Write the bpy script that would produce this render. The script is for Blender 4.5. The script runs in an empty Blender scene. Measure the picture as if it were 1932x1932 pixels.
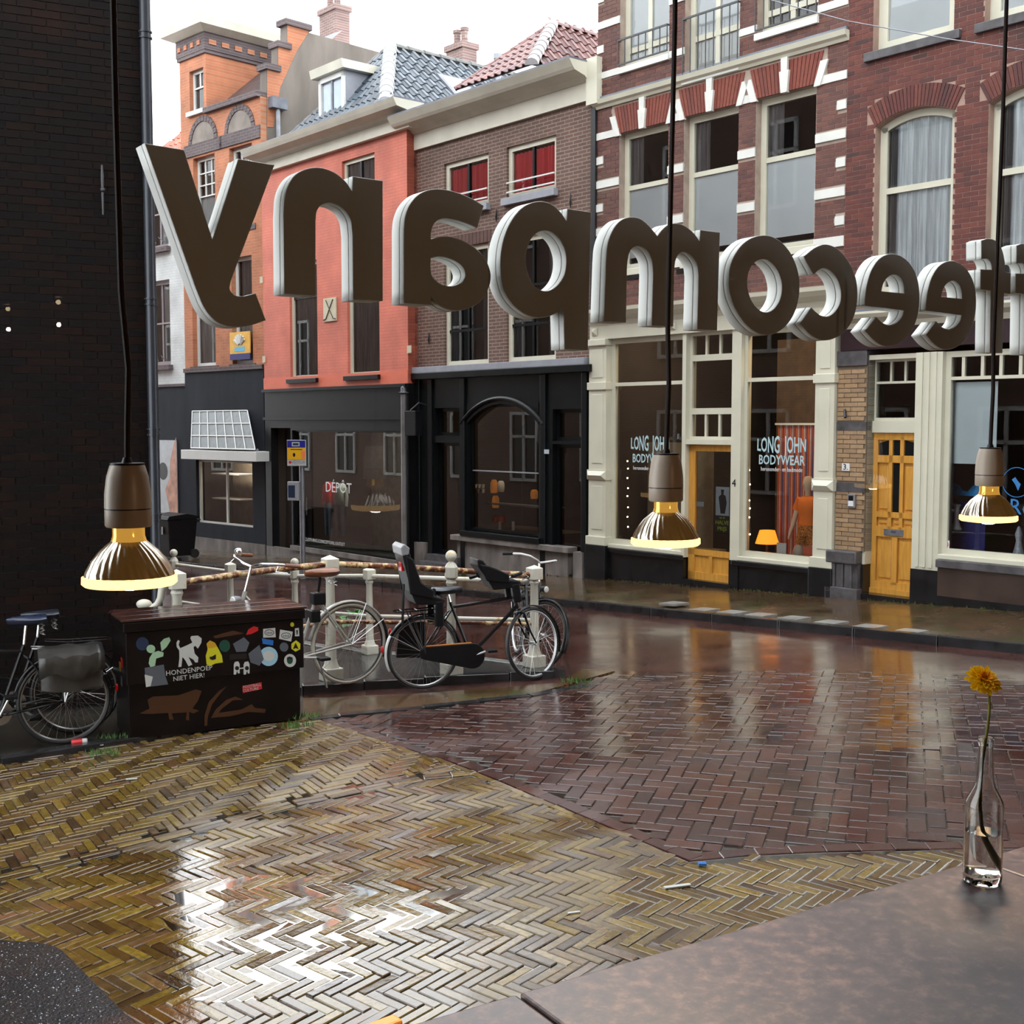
import bpy, bmesh, math, random
from mathutils import Vector, Matrix
R = math.radians
random.seed(11)
sc = bpy.context.scene
col = sc.collection

# ------------------------------------------------------------------ camera
FPX, CX, CY = 2300.0, 966.0, 966.0          # focal length in pixels of the 1932 frame
EYE = 2.25                                   # eye height above the street datum
PITCH = math.atan(166 / FPX)
cam_d = bpy.data.cameras.new('camera')
cam_d.sensor_width = 36.0
cam_d.lens = 36.0 * FPX / 1932.0
cam_d.clip_start = 0.02
cam_d.clip_end = 300
cam = bpy.data.objects.new('camera', cam_d)
col.objects.link(cam)
cam.location = (0, 0, EYE)
cam.rotation_euler = (math.pi / 2 - PITCH, 0, 0)
sc.camera = cam

# ------------------------------------------------------------------ sky, exposure
world = bpy.data.worlds.new('overcast_sky')
sc.world = world
world.use_nodes = True
bg = world.node_tree.nodes['Background']
bg.inputs['Color'].default_value = (0.93, 0.97, 1.0, 1)
bg.inputs['Strength'].default_value = 4.3
sc.view_settings.view_transform = 'Standard'
sc.view_settings.look = 'None'
sc.view_settings.exposure = 0.0
sc.view_settings.gamma = 1.0
sc.view_settings.use_curve_mapping = False
sc.cycles.max_bounces = 12
sc.cycles.diffuse_bounces = 2
sc.cycles.glossy_bounces = 3
sc.cycles.transmission_bounces = 12
sc.cycles.transparent_max_bounces = 12
sc.cycles.use_adaptive_sampling = True
sc.cycles.adaptive_threshold = 0.08
sc.cycles.adaptive_min_samples = 16
sc.cycles.caustics_reflective = False
sc.cycles.caustics_refractive = False
sc.cycles.sample_clamp_indirect = 6.0

# ------------------------------------------------------------------ geometry helpers
CP, SP = math.cos(PITCH), math.sin(PITCH)
FA = R(40.5)                                 # direction in which the street front recedes
FD = (-math.sin(FA), math.cos(FA))
FP = (4.85, 15.40)                           # foot of the house front beside door no. 3
GR = -0.0425                                 # the street falls away along the front
GX, GY = GR * FD[0], GR * FD[1]
GC = -(GX * FP[0] + GY * FP[1]) - .085

def ray(px, py):
    a, b = (px - CX) / FPX, (py - CY) / FPX
    return Vector((a, CP - b * SP, -SP - b * CP))

CRY, CRS = 8.0, 0.066                        # nearer than CRY the square drains towards the cafe

def gz(x, y):
    return GC + GX * x + GY * y + (CRS * (y - CRY) if y < CRY else 0.0)

def on_ground(px, py, dz=0.0):
    r = ray(px, py)
    k = (GC + dz - EYE) / (r.z - GX * r.x - GY * r.y)
    if k * r.y < CRY or k < 0:
        k = (GC - CRS * CRY + dz - EYE) / (r.z - GX * r.x - (GY + CRS) * r.y)
    return Vector((k * r.x, k * r.y, EYE + k * r.z))

def at_depth(px, py, Y):
    r = ray(px, py)
    k = Y / r.y
    return Vector((k * r.x, Y, EYE + k * r.z))

def project(p):
    x, y, z = p[0], p[1], p[2] - EYE
    d = y * CP - z * SP
    if d <= 0.05:
        return (-9e9, -9e9)
    return (CX + FPX * x / d, CY - FPX * (y * SP + z * CP) / d)

class Frame:
    """local x runs to the right along a wall, local y away from the camera, z up"""
    def __init__(s, org, ang):
        s.o = Vector((org[0], org[1])); s.a = ang
        s.x = Vector((math.cos(ang), math.sin(ang)))
        s.y = Vector((-math.sin(ang), math.cos(ang)))
    def q(s, px, py, y=0.0):
        r = ray(px, py)
        k = (s.o.dot(s.y) + y) / (r.x * s.y.x + r.y * s.y.y)
        p = Vector((k * r.x, k * r.y))
        return (p - s.o).dot(s.x), EYE + k * r.z
    def w(s, u, y, z):
        p = s.o + s.x * u + s.y * y
        return Vector((p.x, p.y, z))
    def rect(s, x0, yt, x1, yb, y=0.0):
        u0, zt = s.q(x0, yt, y); _, zb = s.q(x0, yb, y)
        u1, _ = s.q(x1, (yt + yb) / 2, y)
        return u0, u1, zb, zt
    def ground(s, u, y=0.0):
        p = s.o + s.x * u + s.y * y
        return gz(p.x, p.y)

class MB:
    def __init__(s, M=None):
        s.v = []; s.f = []; s.M = M
    def add(s, vs, fs):
        n = len(s.v)
        if s.M is not None:
            vs = [s.M @ Vector(v) for v in vs]
        s.v.extend([tuple(v) for v in vs])
        s.f.extend([tuple(i + n for i in f) for f in fs])
        return s
    def box(s, x0, x1, y0, y1, z0, z1):
        if x0 > x1: x0, x1 = x1, x0
        if y0 > y1: y0, y1 = y1, y0
        if z0 > z1: z0, z1 = z1, z0
        return s.add([(x0,y0,z0),(x1,y0,z0),(x1,y1,z0),(x0,y1,z0),(x0,y0,z1),(x1,y0,z1),(x1,y1,z1),(x0,y1,z1)],
                     [(0,3,2,1),(4,5,6,7),(0,1,5,4),(1,2,6,5),(2,3,7,6),(3,0,4,7)])
    def quad(s, a, b, c, d):
        return s.add([a, b, c, d], [(0, 1, 2, 3)])
    def prism(s, pts, a, b, axis='y'):
        """2-D polygon extruded from a to b along an axis"""
        n = len(pts)
        def P(p, t):
            return (p[0], t, p[1]) if axis == 'y' else ((p[0], p[1], t) if axis == 'z' else (t, p[0], p[1]))
        vs = [P(p, a) for p in pts] + [P(p, b) for p in pts]
        fs = [tuple(range(n)), tuple(range(2 * n - 1, n - 1, -1))]
        fs += [(i, i + n, (i + 1) % n + n, (i + 1) % n) for i in range(n)]
        return s.add(vs, fs)
    def tube(s, pts, r, n=8, closed=False):
        pts = [Vector(p) for p in pts]
        rs = r if isinstance(r, (list, tuple)) else [r] * len(pts)
        m = len(pts); vs = []; fs = []
        prev = None
        for i, p in enumerate(pts):
            if closed: t = pts[(i + 1) % m] - pts[i - 1]
            elif i == 0: t = pts[1] - p
            elif i == m - 1: t = p - pts[i - 1]
            else: t = pts[i + 1] - pts[i - 1]
            t.normalize()
            if prev is None:
                ref = Vector((0, 0, 1)) if abs(t.z) < .9 else Vector((1, 0, 0))
                a = t.cross(ref).normalized()
            else:
                a = (prev - t * prev.dot(t)).normalized()
            prev = a
            b = t.cross(a)
            for k in range(n):
                c = 2 * math.pi * k / n
                vs.append(p + (a * math.cos(c) + b * math.sin(c)) * rs[i])
        rng = m if closed else m - 1
        for i in range(rng):
            j = (i + 1) % m
            for k in range(n):
                l = (k + 1) % n
                fs.append((i * n + k, i * n + l, j * n + l, j * n + k))
        if not closed:
            fs.append(tuple(range(n - 1, -1, -1)))
            fs.append(tuple((m - 1) * n + k for k in range(n)))
        return s.add(vs, fs)
    def lathe(s, prof, n=24, c=(0, 0, 0), axis='z', closed=False):
        vs = []; fs = []; m = len(prof)
        for r, h in prof:
            for k in range(n):
                a = 2 * math.pi * k / n
                p = (r * math.cos(a), r * math.sin(a), h)
                if axis == 'y': p = (p[0], p[2], p[1])
                elif axis == 'x': p = (p[2], p[0], p[1])
                vs.append((p[0] + c[0], p[1] + c[1], p[2] + c[2]))
        rng = m if closed else m - 1
        for i in range(rng):
            j = (i + 1) % m
            for k in range(n):
                l = (k + 1) % n
                fs.append((i * n + k, i * n + l, j * n + l, j * n + k))
        if not closed:
            if prof[0][0] > 1e-5: fs.append(tuple(range(n - 1, -1, -1)))
            if prof[-1][0] > 1e-5: fs.append(tuple((m - 1) * n + k for k in range(n)))
        return s.add(vs, fs)
    def ball(s, c, r, n=12, sc3=(1, 1, 1)):
        vs = []; fs = []; m = max(6, n // 2 + 2)
        for i in range(1, m):
            t = math.pi * i / m
            for k in range(n):
                a = 2 * math.pi * k / n
                vs.append((c[0] + r * sc3[0] * math.sin(t) * math.cos(a), c[1] + r * sc3[1] * math.sin(t) * math.sin(a), c[2] + r * sc3[2] * math.cos(t)))
        top = len(vs); vs.append((c[0], c[1], c[2] + r * sc3[2]))
        bot = len(vs); vs.append((c[0], c[1], c[2] - r * sc3[2]))
        for i in range(m - 2):
            for k in range(n):
                l = (k + 1) % n
                fs.append((i * n + k, (i + 1) * n + k, (i + 1) * n + l, i * n + l))
        for k in range(n):
            l = (k + 1) % n
            fs.append((top, k, l)); fs.append((bot, (m - 2) * n + l, (m - 2) * n + k))
        return s.add(vs, fs)
    def mesh(s, name, mat=None, smooth=False, fix=True):
        me = bpy.data.meshes.new(name)
        me.from_pydata(s.v, [], s.f)
        if fix:
            b = bmesh.new(); b.from_mesh(me)
            bmesh.ops.recalc_face_normals(b, faces=b.faces)
            b.to_mesh(me); b.free()
        if mat is not None: me.materials.append(mat)
        if smooth:
            for p in me.polygons: p.use_smooth = True
            try: me.set_sharp_from_angle(angle=R(40))
            except Exception: pass
        return me
    def build(s, name, mat, parent=None, smooth=False, bevel=0.0, fix=True):
        return link(name, s.mesh(name, mat, smooth, fix), parent, bevel)

def link(name, data, parent=None, bevel=0.0):
    o = bpy.data.objects.new(name, data)
    col.objects.link(o)
    if parent is not None: o.parent = parent
    if bevel:
        m = o.modifiers.new('bevel', 'BEVEL'); m.width = bevel; m.segments = 2; m.limit_method = 'ANGLE'
    return o

def tag(o, label, cat, group=None, kind=None):
    if label: o['label'] = label
    if cat: o['category'] = cat
    if group: o['group'] = group
    if kind: o['kind'] = kind
    return o

def thing(name, label, cat, loc=(0, 0, 0), rz=0.0, group=None, kind=None):
    o = bpy.data.objects.new(name, None); col.objects.link(o)
    o.empty_display_size = .1
    o.location = loc; o.rotation_euler = (0, 0, rz)
    return tag(o, label, cat, group, kind)

def in_poly(x, y, P):
    c = False; n = len(P)
    for i in range(n):
        x1, y1 = P[i]; x2, y2 = P[(i + 1) % n]
        if (y1 > y) != (y2 > y) and x < (x2 - x1) * (y - y1) / (y2 - y1) + x1:
            c = not c
    return c

def curve_mesh(name, loops, depth, bev=0.0, res=6, mat=None):
    """loops: list of lists of (x, y, corner) -> filled 2-D outline with holes, thickness 2*depth along local z"""
    cu = bpy.data.curves.new(name, 'CURVE'); cu.dimensions = '2D'; cu.fill_mode = 'BOTH'
    cu.extrude = depth; cu.bevel_depth = bev; cu.bevel_resolution = 1; cu.resolution_u = res
    for L in loops:
        sp = cu.splines.new('BEZIER'); sp.bezier_points.add(len(L) - 1); sp.use_cyclic_u = True
        n = len(L)
        for i, q in enumerate(L):
            bp = sp.bezier_points[i]
            bp.co = (q[0], q[1], 0)
            if q[2]:
                bp.handle_left_type = bp.handle_right_type = 'FREE'
        for i, q in enumerate(L):
            bp = sp.bezier_points[i]
            P = Vector((q[0], q[1])); A = Vector(L[i - 1][:2]); B = Vector(L[(i + 1) % n][:2])
            if q[2]:
                l = P + (A - P) / 3; r = P + (B - P) / 3
                # towards a smooth neighbour the corner handle follows the chord
            else:
                t = (B - A)
                if t.length > 1e-9: t.normalize()
                l = P - t * (P - A).length / 3; r = P + t * (B - P).length / 3
                bp.handle_left_type = bp.handle_right_type = 'FREE'
            bp.handle_left = (l.x, l.y, 0); bp.handle_right = (r.x, r.y, 0)
    ob = bpy.data.objects.new(name + '_tmp', cu); col.objects.link(ob)
    dg = bpy.context.evaluated_depsgraph_get()
    me = bpy.data.meshes.new_from_object(ob.evaluated_get(dg))
    bpy.data.objects.remove(ob); bpy.data.curves.remove(cu)
    me.name = name
    me.materials.clear()
    if mat is not None: me.materials.append(mat)
    return me

def text_mesh(name, s, size, mat, extr=0.001, align='CENTER', space=1.0, sx=1.0, bulge=0.0, bold=0.0):
    cu = bpy.data.curves.new(name, 'FONT'); cu.body = s; cu.size = size; cu.extrude = extr
    cu.align_x = align; cu.align_y = 'CENTER'; cu.space_character = space; cu.resolution_u = 2; cu.offset = bold
    ob = bpy.data.objects.new(name + '_tmp', cu); col.objects.link(ob)
    dg = bpy.context.evaluated_depsgraph_get()
    me = bpy.data.meshes.new_from_object(ob.evaluated_get(dg))
    bpy.data.objects.remove(ob); bpy.data.curves.remove(cu)
    me.name = name; me.materials.clear(); me.materials.append(mat)
    if sx != 1.0:
        for v in me.vertices: v.co.x *= sx
    if bulge:
        w = max(abs(v.co.x) for v in me.vertices)
        for v in me.vertices: v.co.y *= 1 + bulge * (1 - (v.co.x / w) ** 2)
    return me

def put_text(name, s, size, mat, parent, u, y, z, sx=1.0, rot=0.0, space=1.0, extr=.001, bulge=0.0, bold=0.0):
    """lettering standing upright in a wall frame (local x right, y away, z up)"""
    o = link(name, text_mesh(name, s, size, mat, extr, sx=sx, space=space, bulge=bulge, bold=bold), parent)
    o.location = (u, y, z); o.rotation_euler = (math.pi / 2, rot, 0)
    return o
# ------------------------------------------------------------------ materials
def lin(r, g, b):
    f = lambda c: (c / 255 / 12.92) if c / 255 <= .04045 else ((c / 255 + .055) / 1.055) ** 2.4
    return (f(r), f(g), f(b))

def mat_base(name):
    m = bpy.data.materials.new(name); m.use_nodes = True
    nt = m.node_tree
    return m, nt, nt.nodes['Principled BSDF']

def N(nt, t, **kw):
    n = nt.nodes.new(t)
    for k, v in kw.items():
        if k.startswith('i_'):
            n.inputs[k[2:].replace('_', ' ')].default_value = v
        else: setattr(n, k, v)
    return n

def pbr(name, c, rough=.5, metal=0.0, var=.12, vs=6.0, bump=0.0, bs=60.0, emit=None, es=0.0, coat=0.0, spec=.5, stretch=None):
    m, nt, b = mat_base(name)
    b.inputs['Roughness'].default_value = rough
    b.inputs['Metallic'].default_value = metal
    b.inputs['Specular IOR Level'].default_value = spec
    if coat: b.inputs['Coat Weight'].default_value = coat; b.inputs['Coat Roughness'].default_value = .05
    tc = N(nt, 'ShaderNodeTexCoord')
    src = tc.outputs['Object']
    if stretch:
        mp = N(nt, 'ShaderNodeMapping'); mp.inputs['Scale'].default_value = stretch
        nt.links.new(src, mp.inputs['Vector']); src = mp.outputs['Vector']
    if var:
        no = N(nt, 'ShaderNodeTexNoise'); no.inputs['Scale'].default_value = vs; no.inputs['Detail'].default_value = 5
        nt.links.new(src, no.inputs['Vector'])
        mx = N(nt, 'ShaderNodeMix', data_type='RGBA')
        mx.inputs[6].default_value = tuple(x * (1 - var) for x in c) + (1,)
        mx.inputs[7].default_value = tuple(min(1, x * (1 + var)) for x in c) + (1,)
        rm = N(nt, 'ShaderNodeMapRange'); rm.inputs[1].default_value = .3; rm.inputs[2].default_value = .7
        nt.links.new(no.outputs['Fac'], rm.inputs[0]); nt.links.new(rm.outputs[0], mx.inputs[0])
        nt.links.new(mx.outputs[2], b.inputs['Base Color'])
    else:
        b.inputs['Base Color'].default_value = tuple(c) + (1,)
    if bump:
        n2 = N(nt, 'ShaderNodeTexNoise'); n2.inputs['Scale'].default_value = bs; n2.inputs['Detail'].default_value = 4
        nt.links.new(src, n2.inputs['Vector'])
        bp = N(nt, 'ShaderNodeBump'); bp.inputs['Strength'].default_value = bump; bp.inputs['Distance'].default_value = .01
        nt.links.new(n2.outputs['Fac'], bp.inputs['Height']); nt.links.new(bp.outputs[0], b.inputs['Normal'])
    if emit:
        b.inputs['Emission Color'].default_value = tuple(emit) + (1,); b.inputs['Emission Strength'].default_value = es
    return m

def ramp(nt, cols, interp='LINEAR'):
    r = N(nt, 'ShaderNodeValToRGB'); e = r.color_ramp.elements
    r.color_ramp.interpolation = interp
    n = len(cols)
    e[0].position = 0; e[0].color = tuple(cols[0]) + (1,)
    e[1].position = 1; e[1].color = tuple(cols[-1]) + (1,)
    for i in range(1, n - 1):
        q = e.new(i / (n - 1)); q.color = tuple(cols[i]) + (1,)
    return r

def piece_mat(name, cols, rough=.6, grain=.25, gs=25, bump=.25, dirt=None, wet=None, spec=.5):
    """real bricks or tiles: one colour per piece (island or object), grain and wear on top"""
    m, nt, b = mat_base(name)
    g = N(nt, 'ShaderNodeNewGeometry'); oi = N(nt, 'ShaderNodeObjectInfo')
    ad = N(nt, 'ShaderNodeMath', operation='ADD'); fr = N(nt, 'ShaderNodeMath', operation='FRACT')
    nt.links.new(g.outputs['Random Per Island'], ad.inputs[0]); nt.links.new(oi.outputs['Random'], ad.inputs[1])
    nt.links.new(ad.outputs[0], fr.inputs[0])
    rp = ramp(nt, cols); nt.links.new(fr.outputs[0], rp.inputs[0])
    no = N(nt, 'ShaderNodeTexNoise'); no.inputs['Scale'].default_value = gs; no.inputs['Detail'].default_value = 6
    nt.links.new(g.outputs['Position'], no.inputs['Vector'])
    mr = N(nt, 'ShaderNodeMapRange'); mr.inputs[1].default_value = .3; mr.inputs[2].default_value = .7
    mr.inputs[3].default_value = 1 - grain; mr.inputs[4].default_value = 1 + grain
    nt.links.new(no.outputs['Fac'], mr.inputs[0])
    ml = N(nt, 'ShaderNodeVectorMath', operation='SCALE')
    nt.links.new(rp.outputs[0], ml.inputs[0]); nt.links.new(mr.outputs[0], ml.inputs['Scale'])
    out = ml.outputs[0]
    if dirt:
        n3 = N(nt, 'ShaderNodeTexNoise'); n3.inputs['Scale'].default_value = dirt[1]; n3.inputs['Detail'].default_value = 4
        nt.links.new(g.outputs['Position'], n3.inputs['Vector'])
        r3 = N(nt, 'ShaderNodeMapRange'); r3.inputs[1].default_value = dirt[2]; r3.inputs[2].default_value = dirt[3]
        nt.links.new(n3.outputs['Fac'], r3.inputs[0])
        mx = N(nt, 'ShaderNodeMix', data_type='RGBA'); mx.inputs[7].default_value = tuple(dirt[0]) + (1,)
        nt.links.new(r3.outputs[0], mx.inputs[0]); nt.links.new(out, mx.inputs[6]); out = mx.outputs[2]
    nt.links.new(out, b.inputs['Base Color'])
    b.inputs['Roughness'].default_value = rough; b.inputs['Specular IOR Level'].default_value = spec
    if wet:                                        # wet, dry and puddled places: gloss varies over the ground
        n4 = N(nt, 'ShaderNodeTexNoise'); n4.inputs['Scale'].default_value = wet[0]; n4.inputs['Detail'].default_value = 3
        nt.links.new(g.outputs['Position'], n4.inputs['Vector'])
        r4 = N(nt, 'ShaderNodeMapRange'); r4.inputs[1].default_value = .4; r4.inputs[2].default_value = .6
        r4.inputs[3].default_value = wet[1]; r4.inputs[4].default_value = wet[2]
        nt.links.new(n4.outputs['Fac'], r4.inputs[0])
        fac = r4.outputs[0]
        for (px_, py_, rad) in wet[3]:
            d = N(nt, 'ShaderNodeVectorMath', operation='DISTANCE'); d.inputs[1].default_value = (px_, py_, gz(px_, py_))
            n5 = N(nt, 'ShaderNodeTexNoise'); n5.inputs['Scale'].default_value = 2.2
            nt.links.new(g.outputs['Position'], n5.inputs['Vector'])
            nt.links.new(g.outputs['Position'], d.inputs[0])
            ad2 = N(nt, 'ShaderNodeMath', operation='MULTIPLY_ADD'); ad2.inputs[1].default_value = rad * 1.1; 
            nt.links.new(n5.outputs['Fac'], ad2.inputs[0]); nt.links.new(d.outputs['Value'], ad2.inputs[2])
            r5 = N(nt, 'ShaderNodeMapRange'); r5.inputs[1].default_value = rad; r5.inputs[2].default_value = rad * 1.6
            r5.inputs[3].default_value = 0.0; r5.inputs[4].default_value = 1.0
            nt.links.new(ad2.outputs[0], r5.inputs[0])
            mm = N(nt, 'ShaderNodeMath', operation='MULTIPLY'); nt.links.new(fac, mm.inputs[0]); nt.links.new(r5.outputs[0], mm.inputs[1])
            mxx = N(nt, 'ShaderNodeMath', operation='MAXIMUM'); mxx.inputs[1].default_value = .03
            nt.links.new(mm.outputs[0], mxx.inputs[0]); fac = mxx.outputs[0]
        nt.links.new(fac, b.inputs['Roughness']); nt.links.new(fac, b.inputs['Coat Roughness']); b.inputs['Coat Weight'].default_value = 1.0; b.inputs['Coat IOR'].default_value = 1.33
    if bump:
        bp = N(nt, 'ShaderNodeBump'); bp.inputs['Strength'].default_value = bump; bp.inputs['Distance'].default_value = .004
        nt.links.new(no.outputs['Fac'], bp.inputs['Height']); nt.links.new(bp.outputs[0], b.inputs['Normal'])
    return m

def masonry(name, c1, c2, mortar, bw=.21, bh=.062, mw=.009, rough=.7, dirt=None, bump=.4, flat=False, wetr=None):
    """brickwork too far away (or too shiny) to pick apart: brick texture on wall or ground"""
    m, nt, b = mat_base(name)
    tc = N(nt, 'ShaderNodeTexCoord'); sx = N(nt, 'ShaderNodeSeparateXYZ'); cb = N(nt, 'ShaderNodeCombineXYZ')
    nt.links.new(tc.outputs['Object'], sx.inputs[0])
    nt.links.new(sx.outputs[0], cb.inputs[0]); nt.links.new(sx.outputs[1 if flat else 2], cb.inputs[1])
    br = N(nt, 'ShaderNodeTexBrick'); br.inputs['Scale'].default_value = 1.0
    br.inputs['Brick Width'].default_value = bw; br.inputs['Row Height'].default_value = bh; br.inputs['Mortar Size'].default_value = mw
    br.inputs['Mortar Smooth'].default_value = .2
    br.inputs['Color1'].default_value = tuple(c1) + (1,); br.inputs['Color2'].default_value = tuple(c2) + (1,); br.inputs['Mortar'].default_value = tuple(mortar) + (1,)
    nt.links.new(cb.outputs[0], br.inputs['Vector'])
    no = N(nt, 'ShaderNodeTexNoise'); no.inputs['Scale'].default_value = 1.6; no.inputs['Detail'].default_value = 6
    nt.links.new(tc.outputs['Object'], no.inputs['Vector'])
    mr = N(nt, 'ShaderNodeMapRange'); mr.inputs[1].default_value = .3; mr.inputs[2].default_value = .7; mr.inputs[3].default_value = .78; mr.inputs[4].default_value = 1.2
    nt.links.new(no.outputs['Fac'], mr.inputs[0])
    ml = N(nt, 'ShaderNodeVectorMath', operation='SCALE'); nt.links.new(br.outputs['Color'], ml.inputs[0]); nt.links.new(mr.outputs[0], ml.inputs['Scale'])
    out = ml.outputs[0]
    if dirt:
        n3 = N(nt, 'ShaderNodeTexNoise'); n3.inputs['Scale'].default_value = dirt[1]; n3.inputs['Detail'].default_value = 5
        nt.links.new(tc.outputs['Object'], n3.inputs['Vector'])
        r3 = N(nt, 'ShaderNodeMapRange'); r3.inputs[1].default_value = dirt[2]; r3.inputs[2].default_value = dirt[3]
        nt.links.new(n3.outputs['Fac'], r3.inputs[0])
        mx = N(nt, 'ShaderNodeMix', data_type='RGBA'); mx.inputs[7].default_value = tuple(dirt[0]) + (1,)
        nt.links.new(r3.outputs[0], mx.inputs[0]); nt.links.new(out, mx.inputs[6]); out = mx.outputs[2]
    nt.links.new(out, b.inputs['Base Color'])
    b.inputs['Roughness'].default_value = rough
    if wetr:
        n4 = N(nt, 'ShaderNodeTexNoise'); n4.inputs['Scale'].default_value = wetr[0]; n4.inputs['Detail'].default_value = 4
        nt.links.new(tc.outputs['Object'], n4.inputs['Vector'])
        r4 = N(nt, 'ShaderNodeMapRange'); r4.inputs[1].default_value = .35; r4.inputs[2].default_value = .65
        r4.inputs[3].default_value = wetr[1]; r4.inputs[4].default_value = wetr[2]
        nt.links.new(n4.outputs['Fac'], r4.inputs[0]); nt.links.new(r4.outputs[0], b.inputs['Roughness']); nt.links.new(r4.outputs[0], b.inputs['Coat Roughness']); b.inputs['Coat Weight'].default_value = .7; b.inputs['Coat IOR'].default_value = 1.33
    bp = N(nt, 'ShaderNodeBump'); bp.inputs['Strength'].default_value = bump; bp.inputs['Distance'].default_value = .006; bp.invert = True
    nt.links.new(br.outputs['Fac'], bp.inputs['Height']); nt.links.new(bp.outputs[0], b.inputs['Normal'])
    return m

def glass_thin(name, tint=(.9, .93, .92), boost=1.0, rough=0.0):
    m = bpy.data.materials.new(name); m.use_nodes = True; nt = m.node_tree; nt.nodes.clear()
    o = N(nt, 'ShaderNodeOutputMaterial'); mx = N(nt, 'ShaderNodeMixShader'); t = N(nt, 'ShaderNodeBsdfTransparent'); g = N(nt, 'ShaderNodeBsdfGlossy')
    t.inputs[0].default_value = tuple(tint) + (1,); g.inputs['Roughness'].default_value = rough
    fr = N(nt, 'ShaderNodeFresnel'); fr.inputs[0].default_value = 1.5
    ml = N(nt, 'ShaderNodeMath', operation='MULTIPLY'); ml.inputs[1].default_value = boost; ml.use_clamp = True
    nt.links.new(fr.outputs[0], ml.inputs[0]); nt.links.new(ml.outputs[0], mx.inputs[0])
    nt.links.new(t.outputs[0], mx.inputs[1]); nt.links.new(g.outputs[0], mx.inputs[2]); nt.links.new(mx.outputs[0], o.inputs[0])
    return m

def glass_solid(name, colr=(1, 1, 1), ior=1.45, rough=0.0):
    m, nt, b = mat_base(name)
    b.inputs['Base Color'].default_value = tuple(colr) + (1,)
    b.inputs['Transmission Weight'].default_value = 1.0; b.inputs['IOR'].default_value = ior; b.inputs['Roughness'].default_value = rough
    return m

def glow(name, c, s):
    m = bpy.data.materials.new(name); m.use_nodes = True; nt = m.node_tree; nt.nodes.clear()
    o = N(nt, 'ShaderNodeOutputMaterial'); e = N(nt, 'ShaderNodeEmission'); e.inputs[0].default_value = tuple(c) + (1,); e.inputs[1].default_value = s
    nt.links.new(e.outputs[0], o.inputs[0]); return m

CREAM = pbr('cream_paint', (.60, .58, .47), .35, var=.05, vs=3)
WHITE = pbr('white_paint', (.66, .67, .65), .4, var=.05, vs=3)
CORN = pbr('cornice_paint', (.60, .575, .48), .5, var=.10, vs=2.5)
STONEW = pbr('white_stone', (.66, .66, .62), .6, var=.06)
BLACKP = pbr('black_paint', (.006, .0065, .008), .28, spec=.25, var=.3, vs=4)
BLACKG = pbr('black_green_paint', (.005, .007, .008), .28, spec=.25, var=.3, vs=4)
DKSTONE = pbr('dark_plinth_stone', (.008, .0085, .01), .25, var=.5, vs=5, bump=.1)
GRSTONE = pbr('grey_stone', (.17, .15, .14), .55, var=.45, vs=5, bump=.2, stretch=(1, 1, .35))
BLUESTONE = pbr('blue_stone', (.075, .07, .075), .4, var=.4, vs=8, bump=.15)
GREYP = pbr('grey_paint', (.28, .29, .33), .4, var=.1)
LEAD = pbr('lead', (.16, .17, .20), .45, var=.3, vs=4)
ZINC = pbr('zinc', (.25, .26, .29), .35, metal=.6, var=.2)
DARKROOM = pbr('dark_room', (.045, .035, .03), .9, var=.2, vs=1)
DARKWOOD = pbr('dark_wood', (.05, .03, .02), .5, var=.3)
OAK = pbr('varnished_oak', (.60, .29, .05), .3, var=.16, vs=5, stretch=(6, 6, .8), coat=.3)
IRON = pbr('black_iron', (.015, .015, .018), .4, var=.2)
PANE = glass_thin('window_pane', (.95, .97, .97), 1.3)
PANEDK = glass_thin('shop_pane', (.93, .95, .95), 1.5)
CAFEGL = glass_thin('cafe_pane', (.985, .99, .985), 1.1)
BLIND = pbr('pale_blind', (.88, .92, .95), .8, var=.05, vs=2)
BLIND2 = pbr('blue_grey_blind', (.72, .82, .86), .8, var=.06, vs=2)
NET = pbr('net_curtain', (.72, .75, .78), .9, var=.25, vs=6, stretch=(8, 8, .3))
REDCUR = pbr('red_curtain', (.95, .06, .08), .8, var=.2, vs=6, stretch=(8, 8, .3))
DIMCUR = pbr('dim_curtain', (.16, .14, .14), .9, var=.4, vs=6, stretch=(8, 8, .3))
CHROME = pbr('chrome', (.75, .75, .76), .15, metal=1, var=0)
RUBBER = pbr('tyre_rubber', (.012, .012, .013), .45, var=.2)
# ------------------------------------------------------------------ cafe window frame (local x right, y outwards, z up)
WA = R(90 - 55.5)
GL_O = Vector((-0.649, 1.633))
CF = Frame((GL_O.x, GL_O.y), WA)

# ------------------------------------------------------------------ street surfaces
def gp(px, py, dz=0): 
    p = on_ground(px, py, dz); return (p.x, p.y)

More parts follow.
